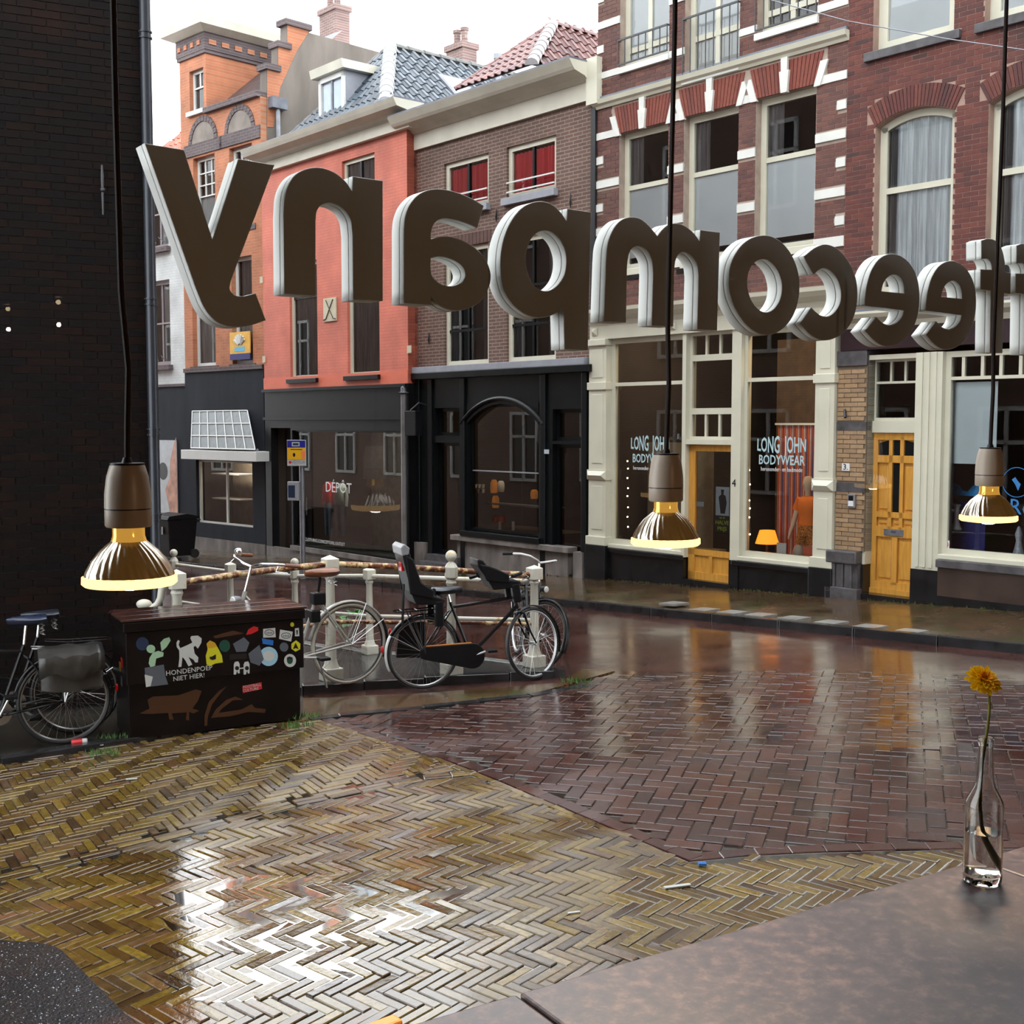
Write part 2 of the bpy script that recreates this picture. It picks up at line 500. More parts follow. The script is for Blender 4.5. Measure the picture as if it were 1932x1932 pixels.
def sheet(name, P, mat, dz, label, cat, thick=.12, bev=0):
    """flat piece of ground following the fall of the street"""
    n = len(P); cx = sum(p[0] for p in P) / n; cy = sum(p[1] for p in P) / n
    bm = bmesh.new()
    f = bm.faces.new([bm.verts.new((x, y, 0)) for x, y in P])
    bmesh.ops.bisect_plane(bm, geom=bm.verts[:] + bm.edges[:] + bm.faces[:], plane_co=(0, CRY, 0), plane_no=(0, 1, 0))
    for v in bm.verts: v.co = (v.co.x - cx, v.co.y - cy, gz(v.co.x, v.co.y) + dz - gz(cx, cy))
    bmesh.ops.triangulate(bm, faces=bm.faces[:])
    for q in bm.faces:
        q.normal_update()
        if q.normal.z < 0: q.normal_flip()
    r_ = bmesh.ops.extrude_face_region(bm, geom=bm.faces[:], use_keep_orig=True)
    for v in r_['geom']:
        if isinstance(v, bmesh.types.BMVert): v.co.z -= thick
    bmesh.ops.recalc_face_normals(bm, faces=bm.faces[:])
    me = bpy.data.meshes.new(name); bm.to_mesh(me); bm.free(); me.materials.append(mat)
    o = link(name, me)
    o.location = (cx, cy, gz(cx, cy))
    if label: tag(o, label, cat, kind='structure')
    return o

Y_COLS = [lin(52, 34, 16), lin(92, 70, 26), lin(70, 48, 22), lin(104, 84, 28), lin(58, 40, 26), lin(112, 90, 34), lin(84, 58, 38)]
R_COLS = [lin(50, 24, 21), lin(64, 31, 26), lin(44, 23, 23), lin(72, 38, 29), lin(57, 28, 26)]
PUD = [gp(520, 1755), gp(700, 1770), gp(410, 1700)]
YBRICK = piece_mat('wet_yellow_brick', Y_COLS, .3, .35, 30, .35, wet=(1.3, .10, .36, [(PUD[0][0], PUD[0][1], 1.15)]))
RBRICK = piece_mat('wet_red_brick', R_COLS, .3, .3, 30, .3, wet=(1.1, .10, .30, []))
SAND = pbr('wet_sand_joint', (.022, .018, .012), .08, var=.4, vs=9, bump=.05, bs=30, coat=1.0)
ROADM = masonry('wet_red_paving', lin(66, 38, 34), lin(84, 50, 42), lin(40, 26, 24), .21, .105, .008, .18, flat=True, bump=.25, wetr=(1.3, .10, .26))
WALKM = masonry('wet_sidewalk_paving', lin(74, 56, 34), lin(92, 66, 40), lin(40, 32, 24), .21, .105, .01, .2, flat=True, bump=.3, wetr=(1.3, .12, .3), dirt=(lin(56, 62, 24), 2.2, .5, .75))
STRIPM = masonry('wet_yellow_strip_paving', lin(84, 62, 30), lin(96, 66, 36), lin(44, 34, 20), .21, .055, .008, .2, flat=True, bump=.3, wetr=(1.5, .1, .3), dirt=(lin(60, 66, 24), 3, .5, .7))
KERBM = pbr('wet_dark_kerb', (.020, .020, .022), .14, var=.4, vs=5, bump=.1)
ISLM = pbr('wet_dark_flags', (.035, .035, .034), .16, var=.4, vs=4, bump=.15)
ASPH = pbr('wet_asphalt', (.09, .085, .09), .22, var=.25, vs=4, bump=.15, bs=120)

# big road sheet under everything
FFR = Frame(FP, R(-49.5))                      # street front: local x right, y inwards
road = sheet('road', [(-14, -4), (14, -4), (14, 22), (-6, 40), (-26, 44), (-26, 10)], ROADM, -.012, 'wet reddish paved street running past the shops', 'road', .3)

# bricks -------------------------------------------------------------
def table_hides(p):
    x, y = project(p); return y > 1932 - (x - 780) * .2925

def brick_mesh(l, w, h, mat, ch=.004):
    b = MB(); a, c = l / 2, w / 2
    b.add([(-a, -c, -h), (a, -c, -h), (a, c, -h), (-a, c, -h), (-a, -c, -ch), (a, -c, -ch), (a, c, -ch), (-a, c, -ch),
           (-a + ch, -c + ch, 0), (a - ch, -c + ch, 0), (a - ch, c - ch, 0), (-a + ch, c - ch, 0)],
          [(0, 1, 5, 4), (1, 2, 6, 5), (2, 3, 7, 6), (3, 0, 4, 7), (4, 5, 9, 8), (5, 6, 10, 9), (6, 7, 11, 10), (7, 4, 8, 11), (8, 9, 10, 11)])
    return b

def lay(parent, mat, items, l, w, n_single=300, mass='brick_mass', jit=.003, tilt=.012):
    """items: (x, y, angle, length-factor).  The bricks that show largest become single parts, the rest one part."""
    sc_ = []
    for it in items:
        p = Vector((it[0], it[1], gz(it[0], it[1])))
        X, Y = project(p)
        seen = -40 < X < 1972 and 1150 < Y < 1950 and not table_hides(p)
        sc_.append((p.xy.length if seen else 900 + p.xy.length, it))
    sc_.sort(key=lambda q: q[0])
    full = brick_mesh(l, w, .06, mat)
    me = full.mesh('brick', mat)
    rest = MB()
    nx = Vector((-GX, -GY, 1)).normalized()
    inv = parent.matrix_world.inverted()
    k = 0
    for d, (x, y, a, lf) in sc_:
        if d > 900 and (project((x, y, gz(x, y)))[0] < -400 or project((x, y, gz(x, y)))[0] > 2300): continue
        z = gz(x, y) + random.uniform(-jit, jit)
        rot = Matrix.Rotation(math.atan(GY + (CRS if y < CRY else 0)), 4, 'X') @ Matrix.Rotation(-math.atan(GX), 4, 'Y') @ Matrix.Rotation(a + random.gauss(0, .012), 4, 'Z')
        rot = rot @ Matrix.Rotation(random.gauss(0, tilt), 4, 'X') @ Matrix.Rotation(random.gauss(0, tilt * .6), 4, 'Y')
        M = Matrix.Translation((x, y, z)) @ rot @ Matrix.Diagonal((lf, 1, 1, 1))
        if d < 900 and k < n_single:
            o = link('brick', me, parent); o.matrix_local = inv @ M; k += 1
        else:
            rest.M = inv @ M; rest.add(full.v, full.f)
    if rest.v:
        o = rest.build(mass, mat, parent, fix=False); o['kind'] = 'stuff'

def herring(P, org, ang, l, w, n):
    """herringbone of n:1 bricks clipped to polygon P; ang is the direction of the zigzag rows"""
    s = w; a0 = ang - math.pi / 4
    ca, sa = math.cos(a0), math.sin(a0)
    xs = [p[0] for p in P]; ys = [p[1] for p in P]
    rad = max(math.hypot(x - org[0], y - org[1]) for x, y in P) + .5
    out = []
    kb = int(rad / (s * n * 1.414)) + 2; ka = int(rad / (s * 1.414)) + 2
    for j in range(-kb, kb + 1):
        for i in range(-ka - 0, ka + 1):
            bx, by = i - n * j, i + n * j
            for (cx, cy, aa) in ((bx + n / 2, by + .5, a0), (bx + .5, by + 1 + n / 2, a0 + math.pi / 2)):
                x = org[0] + (cx * ca - cy * sa) * s; y = org[1] + (cx * sa + cy * ca) * s
                if math.hypot(x - org[0], y - org[1]) > rad: continue
                h = l * .46; dx, dy = math.cos(aa) * h, math.sin(aa) * h
                if in_poly(x, y, P):
                    e1 = in_poly(x + dx, y + dy, P); e2 = in_poly(x - dx, y - dy, P)
                    if e1 and e2: out.append((x, y, aa, 1.0))
                    elif e1 or e2:
                        sg = 1 if e1 else -1
                        out.append((x + sg * dx * .5, y + sg * dy * .5, aa, .5))
    return out

def row(pts, l, gap=.006, off=0.0):
    out = []
    for (a, b) in zip(pts[:-1], pts[1:]):
        L = math.hypot(b[0] - a[0], b[1] - a[1]); n = max(1, round(L / (l + gap))); an = math.atan2(b[1] - a[1], b[0] - a[0])
        for i in range(n):
            t = (i + .5) / n
            out.append((a[0] + (b[0] - a[0]) * t - math.sin(an) * off, a[1] + (b[1] - a[1]) * t + math.cos(an) * off, an, L / n / (l + gap)))
    return out

def shift(pts, d):
    """offset an open polyline sideways"""
    out = []
    for i, p in enumerate(pts):
        a = pts[max(0, i - 1)]; b = pts[min(len(pts) - 1, i + 1)]
        an = math.atan2(b[1] - a[1], b[0] - a[0]); out.append((p[0] - math.sin(an) * d, p[1] + math.cos(an) * d))
    return out

cw = lambda t, y: (lambda p: (p.x, p.y))(CF.w(t, y, 0))
EDGE1 = [gp(605, 1358), gp(760, 1410), gp(940, 1472), gp(1130, 1552), gp(1300, 1624)]
EDGE2 = [gp(1300, 1624), gp(1430, 1612), gp(1560, 1606), gp(1820, 1600), gp(2250, 1596)]
KERBL = [gp(-420, 1500), gp(0, 1440), gp(300, 1392), gp(572, 1352), gp(605, 1358)]
near = [cw(6.0, .18), cw(-4.0, .18)]
YPOLY = KERBL[:-1] + EDGE1 + EDGE2[1:] + near
yp = sheet('pavement_square', YPOLY, SAND, -.0065, 'wet yellow herringbone brick square outside the cafe window', 'pavement', .2)
bpy.context.view_layer.update()
# two fields of herringbone laid in different directions, with a double running row between them
SPL = [gp(-250, 1712), gp(0, 1664), gp(300, 1588), gp(560, 1520), gp(800, 1470), gp(905, 1460)]
YA = KERBL[:-1] + EDGE1[:3] + shift(SPL, .11)[::-1]
YB = shift(SPL, -.005) + [EDGE1[2]] + EDGE1[3:] + EDGE2[1:] + near
YB_in = YB
items = herring(YA, gp(450, 1480), math.atan2(*(lambda a, b: (b[1] - a[1], b[0] - a[0]))(gp(330, 1600), gp(590, 1410))), .196, .0505, 4)
items += herring(YB_in, gp(700, 1760), math.atan2(*(lambda a, b: (b[1] - a[1], b[0] - a[0]))(gp(520, 1795), gp(1250, 1752))), .196, .0505, 4)
items += row(SPL, .2, off=.025) + row(SPL, .2, off=.08)
items += row(EDGE1, .2, off=-.03)
# keep the edge rows clear of the herringbone
lay(yp, YBRICK, items, .196, .046, jit=.0035, tilt=.014)

REDP = shift(EDGE1, .11)[:-1] + shift(EDGE2, .10) + [gp(2250, 1300), gp(1600, 1262), gp(1160, 1268), gp(1000, 1312), gp(800, 1336), gp(640, 1352)]
rp_ = sheet('pavement_roadway', [EDGE1[0]] + EDGE1[1:] + EDGE2[1:] + REDP[len(EDGE1) - 1 + len(EDGE2):], SAND, -.010, 'wet dark red brick roadway in the middle of the street', 'road', .2)
bpy.context.view_layer.update()
ritems = herring(REDP, gp(1200, 1450), math.atan2(*(lambda a, b: (b[1] - a[1], b[0] - a[0]))(gp(1000, 1500), gp(1350, 1430))), .2, .104, 2)
ritems += row(EDGE1, .2, off=.052) + row(EDGE2, .2, off=.052)
lay(rp_, RBRICK, ritems, .203, .098, jit=.003, tilt=.011)

# dark gutter arc between the bicycle strip and the roadway, strip and kerb island
strip = sheet('pavement_strip', [gp(560, 1362), gp(640, 1350), gp(800, 1334), gp(1000, 1311), gp(1160, 1266), gp(1100, 1262), gp(1060, 1288), gp(800, 1308), gp(560, 1318)], STRIPM, .002, 'brownish yellow strip of paving in front of the parked bicycles', 'pavement', .2)
GUT = [gp(585, 1358), gp(640, 1350), gp(800, 1334), gp(1000, 1312), gp(1130, 1290)]
g_ = thing('gutter', 'dark curved gutter line between bicycle strip and red roadway', 'gutter', (0, 0, 0), kind='structure')
for k, (x, y, a, lf) in enumerate(row(GUT, .5)):
    b = MB(Matrix.Translation((x, y, gz(x, y))) @ Matrix.Rotation(a, 4, 'Z')); b.box(-.25 * lf, .25 * lf, -.045, .045, -.1, .006)
    b.build('gutter_stone', KERBM, g_)
ISL = [gp(200, 1345), gp(400, 1322), gp(570, 1306), gp(800, 1290), gp(960, 1280), gp(1045, 1276), gp(1066, 1275), gp(1040, 1268), gp(900, 1256), gp(720, 1243), gp(560, 1222), gp(300, 1190), gp(150, 1180)]
isl = sheet('kerb_island', ISL, ISLM, .055, 'low dark stone island carrying the white railings', 'kerb', .2, bev=.012)
for a, b_, m in ((1, 5, KERBM), (7, 11, pbr('pale_kerb', (.16, .16, .15), .2, var=.3))):
    for (x, y, an, lf) in row(ISL[a:b_ + 1], .7):
        b = MB(Matrix.Translation((x, y, gz(x, y))) @ Matrix.Rotation(an, 4, 'Z')); b.box(-.345 * lf, .345 * lf, -.06, .06, -.1, .066)
        o = b.build('kerb_stone', m, None, bevel=.008); o.parent = isl; o.matrix_parent_inverse = Matrix.Translation(-Vector(isl.location))
# kerb along the brick wall and the dark ground behind it
kb = thing('kerb', 'dark wet stone kerb below the parked bicycles and utility cabinet', 'kerb', kind='structure')
for (x, y, a, lf) in row(KERBL[:-1], .9):
    b = MB(Matrix.Translation((x, y, gz(x, y))) @ Matrix.Rotation(a, 4, 'Z')); b.box(-.445 * lf, .445 * lf, -.01, .09, -.1, .035)
    b.build('kerb_stone', KERBM, kb, bevel=.008)
sheet('pavement_wallside', [KERBL[0], KERBL[1], KERBL[2], KERBL[3], gp(572, 1318), gp(330, 1190), (-3.0, 10.4), (-8, 8)], pbr('wet_dark_paving', (.03, .026, .02), .18, var=.5, vs=6, bump=.25, bs=20), .012, 'dark wet paving along the foot of the brick wall', 'pavement', .2)

# far sidewalk in the street frame
u_l, u_r = -34, 9.5
k0 = FFR.q; 
def foot(px, py, dz=0):
    p = on_ground(px, py, dz); d = Vector((p.x, p.y)) - FFR.o; return d.dot(FFR.x), d.dot(FFR.y)
SWY = (foot(1500, 1184)[1] + foot(1262, 1160)[1] + foot(1850, 1226)[1]) / 3 - .02
sw = thing('sidewalk', 'far sidewalk of wet brick with mossy edges along the shop fronts', 'sidewalk', (FP[0], FP[1], 0), R(-49.5), kind='structure')
b = MB()
vs = []; 
for (u, y) in ((u_l, SWY + .04), (u_r, SWY + .04), (u_r, .6), (u_l, .6)):
    vs.append((u, y, FFR.ground(u, y) + .085))
for (u, y) in ((u_l, SWY + .04), (u_r, SWY + .04), (u_r, .6), (u_l, .6)):
    vs.append((u, y, FFR.ground(u, y) - .3))
b.add(vs, [(0, 1, 2, 3), (7, 6, 5, 4), (0, 4, 5, 1), (1, 5, 6, 2), (2, 6, 7, 3), (3, 7, 4, 0)])
b.build('paving', WALKM, sw)
u = u_l
while u < u_r:
    w = 1.0
    b = MB(); z0 = FFR.ground(u, SWY) + .088; z1 = FFR.ground(u + w, SWY) + .088
    b.add([(u + .006, SWY - .06, z0 - .3), (u + w - .006, SWY - .06, z1 - .3), (u + w - .006, SWY + .1, z1 - .3), (u + .006, SWY + .1, z0 - .3),
           (u + .006, SWY - .05, z0), (u + w - .006, SWY - .05, z1), (u + w - .006, SWY + .05, z1), (u + .006, SWY + .05, z0)],
          [(0, 3, 2, 1), (4, 5, 6, 7), (0, 1, 5, 4), (1, 2, 6, 5), (2, 3, 7, 6), (3, 0, 4, 7)])
    b.build('kerb_stone', KERBM, sw, bevel=.01)
    u += w
TILE = pbr('pale_flagstone', (.24, .235, .22), .25, var=.2, vs=6)
for (px, py) in ((1262, 1138), (1318, 1150), (1372, 1155), (1425, 1160), (1488, 1166), (1558, 1174), (1631, 1182), (1707, 1191)):
    uu, yy = foot(px, py, .09)
    b = MB(); h = .14; yy += .10
    b.add([(uu + a * h, yy + c * h, FFR.ground(uu + a * h, yy + c * h) + .087) for a, c in ((-1, -1), (1, -1), (1, 1), (-1, 1))] +
          [(uu + a * h, yy + c * h, FFR.ground(uu + a * h, yy + c * h) + .06) for a, c in ((-1, -1), (1, -1), (1, 1), (-1, 1))],
          [(0, 1, 2, 3), (0, 4, 5, 1), (1, 5, 6, 2), (2, 6, 7, 3), (3, 7, 4, 0)])
    b.build('flagstone', TILE, sw)
# moss line along the foot of the house fronts
b = MB(); random.seed(5)
for i in range(900):
    uu = random.uniform(-7, 4.5); yy = random.uniform(-.10, -.005) * random.random() - .004; h = random.uniform(.01, .035); zz = FFR.ground(uu, yy) + .085
    a = random.uniform(0, 3.14); dx, dy = math.cos(a) * .02, math.sin(a) * .008
    b.add([(uu - dx, yy - dy, zz), (uu + dx, yy + dy, zz), (uu + random.uniform(-.01, .01), yy - .008, zz + h)], [(0, 1, 2)])
o = b.build('moss', pbr('moss_green', (.05, .065, .012), .8, var=.4, vs=10), sw, fix=False); o['kind'] = 'stuff'

# dark asphalt ramp in front of the far kerb and puddles on the square
sheet('road_ramp', [gp(900, 1108), gp(1040, 1124), gp(1180, 1133), gp(1262, 1153), gp(1255, 1160), gp(1040, 1141), gp(900, 1122)], KERBM, .02, 'black wet ramp at the end of the far kerb', 'road', .1)
WATER = glass_thin('puddle_water', (.93, .93, .90), 1.0, .05)
def puddle(pts, label):
    P = [gp(x, y) for x, y in pts]; n = len(P); Q = []
    for i in range(n):
        p0, p1, p2, p3 = P[i - 1], P[i], P[(i + 1) % n], P[(i + 2) % n]
        for k in range(5):
            t = k / 5; Q.append(tuple(.5 * ((2 * p1[j]) + (-p0[j] + p2[j]) * t + (2 * p0[j] - 5 * p1[j] + 4 * p2[j] - p3[j]) * t * t + (-p0[j] + 3 * p1[j] - 3 * p2[j] + p3[j]) * t ** 3) for j in (0, 1)))
    cx = sum(p[0] for p in Q) / len(Q); cy = sum(p[1] for p in Q) / len(Q)
    b = MB().add([(x - cx, y - cy, gz(x, y) - gz(cx, cy)) for x, y in Q], [tuple(range(len(Q)))])
    o = b.build('puddle', WATER, None, fix=False); o.location = (cx, cy, gz(cx, cy) - .0020); return tag(o, label, 'puddle')
puddle([(300, 1690), (420, 1650), (620, 1660), (760, 1690), (900, 1668), (870, 1720), (700, 1770), (560, 1800), (420, 1790), (330, 1760)], 'wide shallow puddle mirroring the sky on the herringbone bricks')
puddle([(330, 1830), (460, 1800), (640, 1800), (700, 1835), (560, 1872), (420, 1890), (320, 1870)], 'rippled puddle in front of the black terrace table')
# ------------------------------------------------------------------ the cafe: room round the camera, window, outside wall
cafe_loc = (GL_O.x, GL_O.y, 0)
FLOORZ, CEILZ = .62, 3.75
WIN = (-1.15, 3.2, 1.05, 3.62)                # t0, t1, z0, z1 of the glass
INT = pbr('cafe_interior_wall', (.13, .08, .05), .7, var=.2, vs=2)
INTF = pbr('cafe_floor_boards', (.10, .06, .035), .5, var=.3, vs=3)
CEIL = pbr('cafe_ceiling', (.12, .10, .085), .8, var=.1)
CBR = masonry('cafe_brick_front', lin(84, 58, 48), lin(98, 66, 52), lin(120, 110, 100), rough=.6)
def cstruct(name, b, mat, label, cat):
    o = b.build(name, mat, None); o.location = cafe_loc; o.rotation_euler = (0, 0, WA)
    return tag(o, label, cat, kind='structure')
T0, T1, YB_ = -2.6, 5.0, -5.2
cstruct('floor', MB().box(T0, T1, YB_, 0, FLOORZ - .1, FLOORZ), INTF, 'dark wooden floor of the cafe', 'floor')
cstruct('ceiling', MB().box(T0, T1, YB_, -.02, CEILZ, CEILZ + .1), CEIL, 'dark cafe ceiling above the pendant bulbs', 'ceiling')
cstruct('wall_back', MB().box(T0, T1, YB_ - .1, YB_, FLOORZ, CEILZ), INT, 'brown back wall of the cafe', 'wall')
cstruct('wall_cafe_left', MB().box(T0 - .1, T0, YB_, -.02, FLOORZ, CEILZ), INT, 'brown side wall of the cafe at the window corner', 'wall')
cstruct('wall_cafe_right', MB().box(T1, T1 + .1, YB_, -.02, FLOORZ, CEILZ), INT, 'brown side wall at the far cafe end', 'wall')
# outside wall of the cafe building with the shop window opening and upper windows
def holed(b, u0, u1, z0, z1, holes, y0=0.0, t=.25):
    us = sorted(set([u0, u1] + [h[0] for h in holes] + [h[1] for h in holes]))
    zs = sorted(set([z0, z1] + [h[2] for h in holes] + [h[3] for h in holes]))
    us = [u for u in us if u0 - 1e-6 <= u <= u1 + 1e-6]; zs = [z for z in zs if z0 - 1e-6 <= z <= z1 + 1e-6]
    inside = lambda u, z: any(h[0] < u < h[1] and h[2] < z < h[3] for h in holes)
    for i in range(len(us) - 1):
        for j in range(len(zs) - 1):
            if not inside((us[i] + us[i + 1]) / 2, (zs[j] + zs[j + 1]) / 2):
                a, c, d, e = us[i], us[i + 1], zs[j], zs[j + 1]
                b.quad((a, y0, d), (c, y0, d), (c, y0, e), (a, y0, e))
                b.quad((a, y0 + t, e), (c, y0 + t, e), (c, y0 + t, d), (a, y0 + t, d))
    for h in holes:
        a, c, d, e = h[:4]
        b.quad((a, y0, d), (a, y0 + t, d), (a, y0 + t, e), (a, y0, e))
        b.quad((c, y0, e), (c, y0 + t, e), (c, y0 + t, d), (c, y0, d))
        b.quad((a, y0, e), (a, y0 + t, e), (c, y0 + t, e), (c, y0, e))
        b.quad((a, y0 + t, d), (a, y0, d), (c, y0, d), (c, y0 + t, d))
    b.quad((u0, y0, z0), (u0, y0, z1), (u0, y0 + t, z1), (u0, y0 + t, z0)); b.quad((u1, y0, z1), (u1, y0, z0), (u1, y0 + t, z0), (u1, y0 + t, z1))
    b.quad((u0, y0, z1), (u1, y0, z1), (u1, y0 + t, z1), (u0, y0 + t, z1))
    return b
up = [(-4 + k * 1.9, -3 + k * 1.9, z, z + 1.7) for k in range(7) for z in (4.6, 7.6)]
b = holed(MB(), -5.5, 11, -.3, 10.5, [WIN] + up, 0.0, .12)
wc = cstruct('wall_cafe_front', b, CBR, 'brick street wall of the cafe building round the window', 'wall')
MB().box(-5.5, 11, -6, -5.4, CEILZ + .2, 10.4).build('rear_wall', DARKROOM, wc)
MB().box(-5.5, 11, -6, -.02, 10.4, 10.5).build('roof_deck', DARKROOM, wc)
MB().box(-5.5, 11, -5.3, -.02, CEILZ + .12, CEILZ + .18).build('upper_floor', DARKROOM, wc)
for h in up:
    f = MB()
    a, c, d, e = h; s = .07
    for (x0, x1, z0, z1) in ((a, a + s, d, e), (c - s, c, d, e), (a, c, d, d + s), (a, c, e - s, e), (a, c, d + 1.0, d + 1.06), ((a + c) / 2 - .02, (a + c) / 2 + .02, d, e)):
        f.box(x0, x1, .02, .08, z0, z1)
    fo = f.build('window_frame', WHITE, wc)
    MB().box(a, c, .04, .046, d, e).build('pane', PANE, fo)
g = MB().box(WIN[0], WIN[1], .02, .028, WIN[2], WIN[3])
# single sheet of glass
g = MB().quad((WIN[0], .0, WIN[2]), (WIN[1], .0, WIN[2]), (WIN[1], .0, WIN[3]), (WIN[0], .0, WIN[3]))
cstruct('window_1', g, CAFEGL, 'large clear cafe window pane behind the pendant bulbs', 'window')

# ------------------------------------------------------------------ neighbouring dark brick wall with down pipe
LW_A = math.atan2(.44, .9)
lw_r = on_ground(290, 1300)                    # foot of its corner, hidden behind the cabinet
lwx, lwy = -3.03, 10.30
LF = Frame((lwx, lwy), LW_A)                   # local x right along the wall, y behind it; the corner is at x = 0
LWB = piece_mat('dark_wet_wall_brick', [(.0035, .0022, .0022), (.005, .0026, .0022), (.003, .0024, .0026), (.008, .0032, .002), (.003, .0022, .0025)], .6, .3, 18, .3, dirt=((.018, .006, .003), .9, .56, .75), spec=.12)
LWM = pbr('dark_wall_mortar', (.020, .017, .017), .9, var=.3)
lw = thing('wall_left', 'dark wet brick side wall of the neighbouring building', 'wall', (lwx, lwy, 0), LW_A, kind='structure')
SIDE = R(90 + 40.5) - LW_A                     # its long street side runs parallel to the shops opposite
c_, s_ = math.cos(SIDE), math.sin(SIDE)
FARL = 34.0
MB().prism([(-9, 0), (0, 0), (c_ * FARL, s_ * FARL), (c_ * FARL - 9, s_ * FARL)], -3, 11, 'z').build('core', LWM, lw)
SB = masonry('street_side_brick', lin(92, 62, 52), lin(104, 70, 58), lin(120, 108, 98), rough=.7)
st_ = bpy.data.objects.new('street_side', None); col.objects.link(st_); st_.parent = lw; st_.rotation_euler = (0, 0, SIDE)
MB().box(.3, FARL, -.06, .05, -3, 11).build('brickwork', SB, st_)
for k in range(11):
    for z in (.6, 3.9, 7.2):
        x = 1.6 + 2.9 * k; f = MB()
        for (a, c, e, g) in ((0, .09, 0, 2), (1.11, 1.2, 0, 2), (0, 1.2, 0, .09), (0, 1.2, 1.91, 2), (.56, .64, 0, 2), (0, 1.2, 1.25, 1.33)): f.box(x + a, x + c, -.13, -.05, z + e, z + g)
        f.build('window_frame', WHITE, st_); MB().box(x, x + 1.2, -.075, -.07, z, z + 2).build('window_pane', BLACKG, st_)

def brick_rows(parent, mat, frame, u0, u1, z0, z1, blocked, L=.215, Hc=.0625, j=.009, proud=.010, n_single=300, mass='brick_mass', y0=0.0, seed=3, hidden=None):
    """real running-bond bricks on a wall, split round the openings; blocked(z) -> list of (a, b) intervals"""
    rnd = random.Random(seed); full = {}; cand = []
    r = 0; z = z0
    while z + Hc <= z1 + 1e-6:
        zm = z + Hc / 2
        cuts = sorted(blocked(zm)); free = []; a = u0
        for (p, q) in cuts:
            if p > a: free.append((a, min(p, u1)))
            a = max(a, q)
        if a < u1: free.append((a, u1))
        off = (r % 2) * L / 2
        for (a, c) in free:
            k = math.floor((a - u0 + off) / L)
            x = u0 - off + k * L
            while x < c - .015:
                p, q = max(x, a), min(x + L, c)
                if q - p > .035: cand.append((p + j / 2, q - j / 2, z + j / 2, z + Hc - j / 2))
                x += L
        z += Hc; r += 1
    sc_ = []
    for (p, q, e, f) in cand:
        w = frame.w((p + q) / 2, y0, (e + f) / 2); X, Y = project(w)
        vis = -20 < X < 1950 and -20 < Y < 1950 and not (hidden and hidden(X, Y))
        sc_.append((w.xy.length - (q - p) * 2 if vis else 1e3 + w.xy.length, (p, q, e, f)))
    sc_.sort(key=lambda t: t[0])
    rest = MB()
    for i, (d, (p, q, e, f)) in enumerate(sc_):
        pr = y0 - proud - rnd.uniform(0, .003)
        if i < n_single and d < 1e3:
            key = (round(q - p, 3), round(f - e, 4))
            if key not in full:
                w, h = key[0] / 2, key[1] / 2
                full[key] = MB().add([(-w, 0, -h), (w, 0, -h), (w, 0, h), (-w, 0, h), (-w, proud + .01, -h), (w, proud + .01, -h), (w, proud + .01, h), (-w, proud + .01, h)],
                                     [(0, 1, 2, 3), (1, 5, 6, 2), (4, 0, 3, 7), (3, 2, 6, 7), (4, 5, 1, 0)]).mesh('brick', mat, fix=False)
            o = link('brick', full[key], parent); o.location = ((p + q) / 2, pr, (e + f) / 2)
        elif d < 1e3 or d < 1e3 + 40:
            rest.add([(p, pr, e), (q, pr, e), (q, pr, f), (p, pr, f), (p, y0 + .005, e), (q, y0 + .005, e), (q, y0 + .005, f), (p, y0 + .005, f)],
                     [(0, 1, 2, 3), (1, 5, 6, 2), (4, 0, 3, 7), (3, 2, 6, 7), (4, 5, 1, 0)])
    if rest.v:
        o = rest.build(mass, mat, parent, fix=False); o['kind'] = 'stuff'

brick_rows(lw, LWB, LF, -4.9, 0, -.1, 6.6, lambda z: [], L=.218, Hc=.064, seed=4)
PIPE = pbr('dark_blue_pipe', (.018, .022, .03), .3, var=.2, vs=3)
dp = thing('down_pipe', 'dark blue rain pipe on the corner of the brick wall', 'pipe', LF.w(-.002, -.060, 0), LW_A)
MB().tube([(0, 0, 0), (0, 0, 10.5)], .045, 14).build('pipe', PIPE, dp, True)
for py in (68, 570, 815, 975):
    z = at_depth(292, py, LF.w(.03, -.05, 0).y).z
    MB().lathe([(.046, z - .03), (.056, z - .03), (.056, z - .018), (.047, z - .018), (.047, z + .018), (.056, z + .018), (.056, z + .03), (.046, z + .03)], 14).build('collar', PIPE, dp, True)
an = thing('wall_anchor', 'black iron wall anchor high on the dark brick wall', 'anchor', (0, 0, 0))
p = LF.q(192, 360); an.location = LF.w(p[0], -.03, p[1]); an.rotation_euler = (0, 0, LW_A)
MB().tube([(0, -.01, .2), (0, -.015, .1), (0, -.01, -.2)], [.008, .014, .008], 6).build('bar', IRON, an)
MB().ball((0, -.015, 0), .022, 8).build('boss', IRON, an)

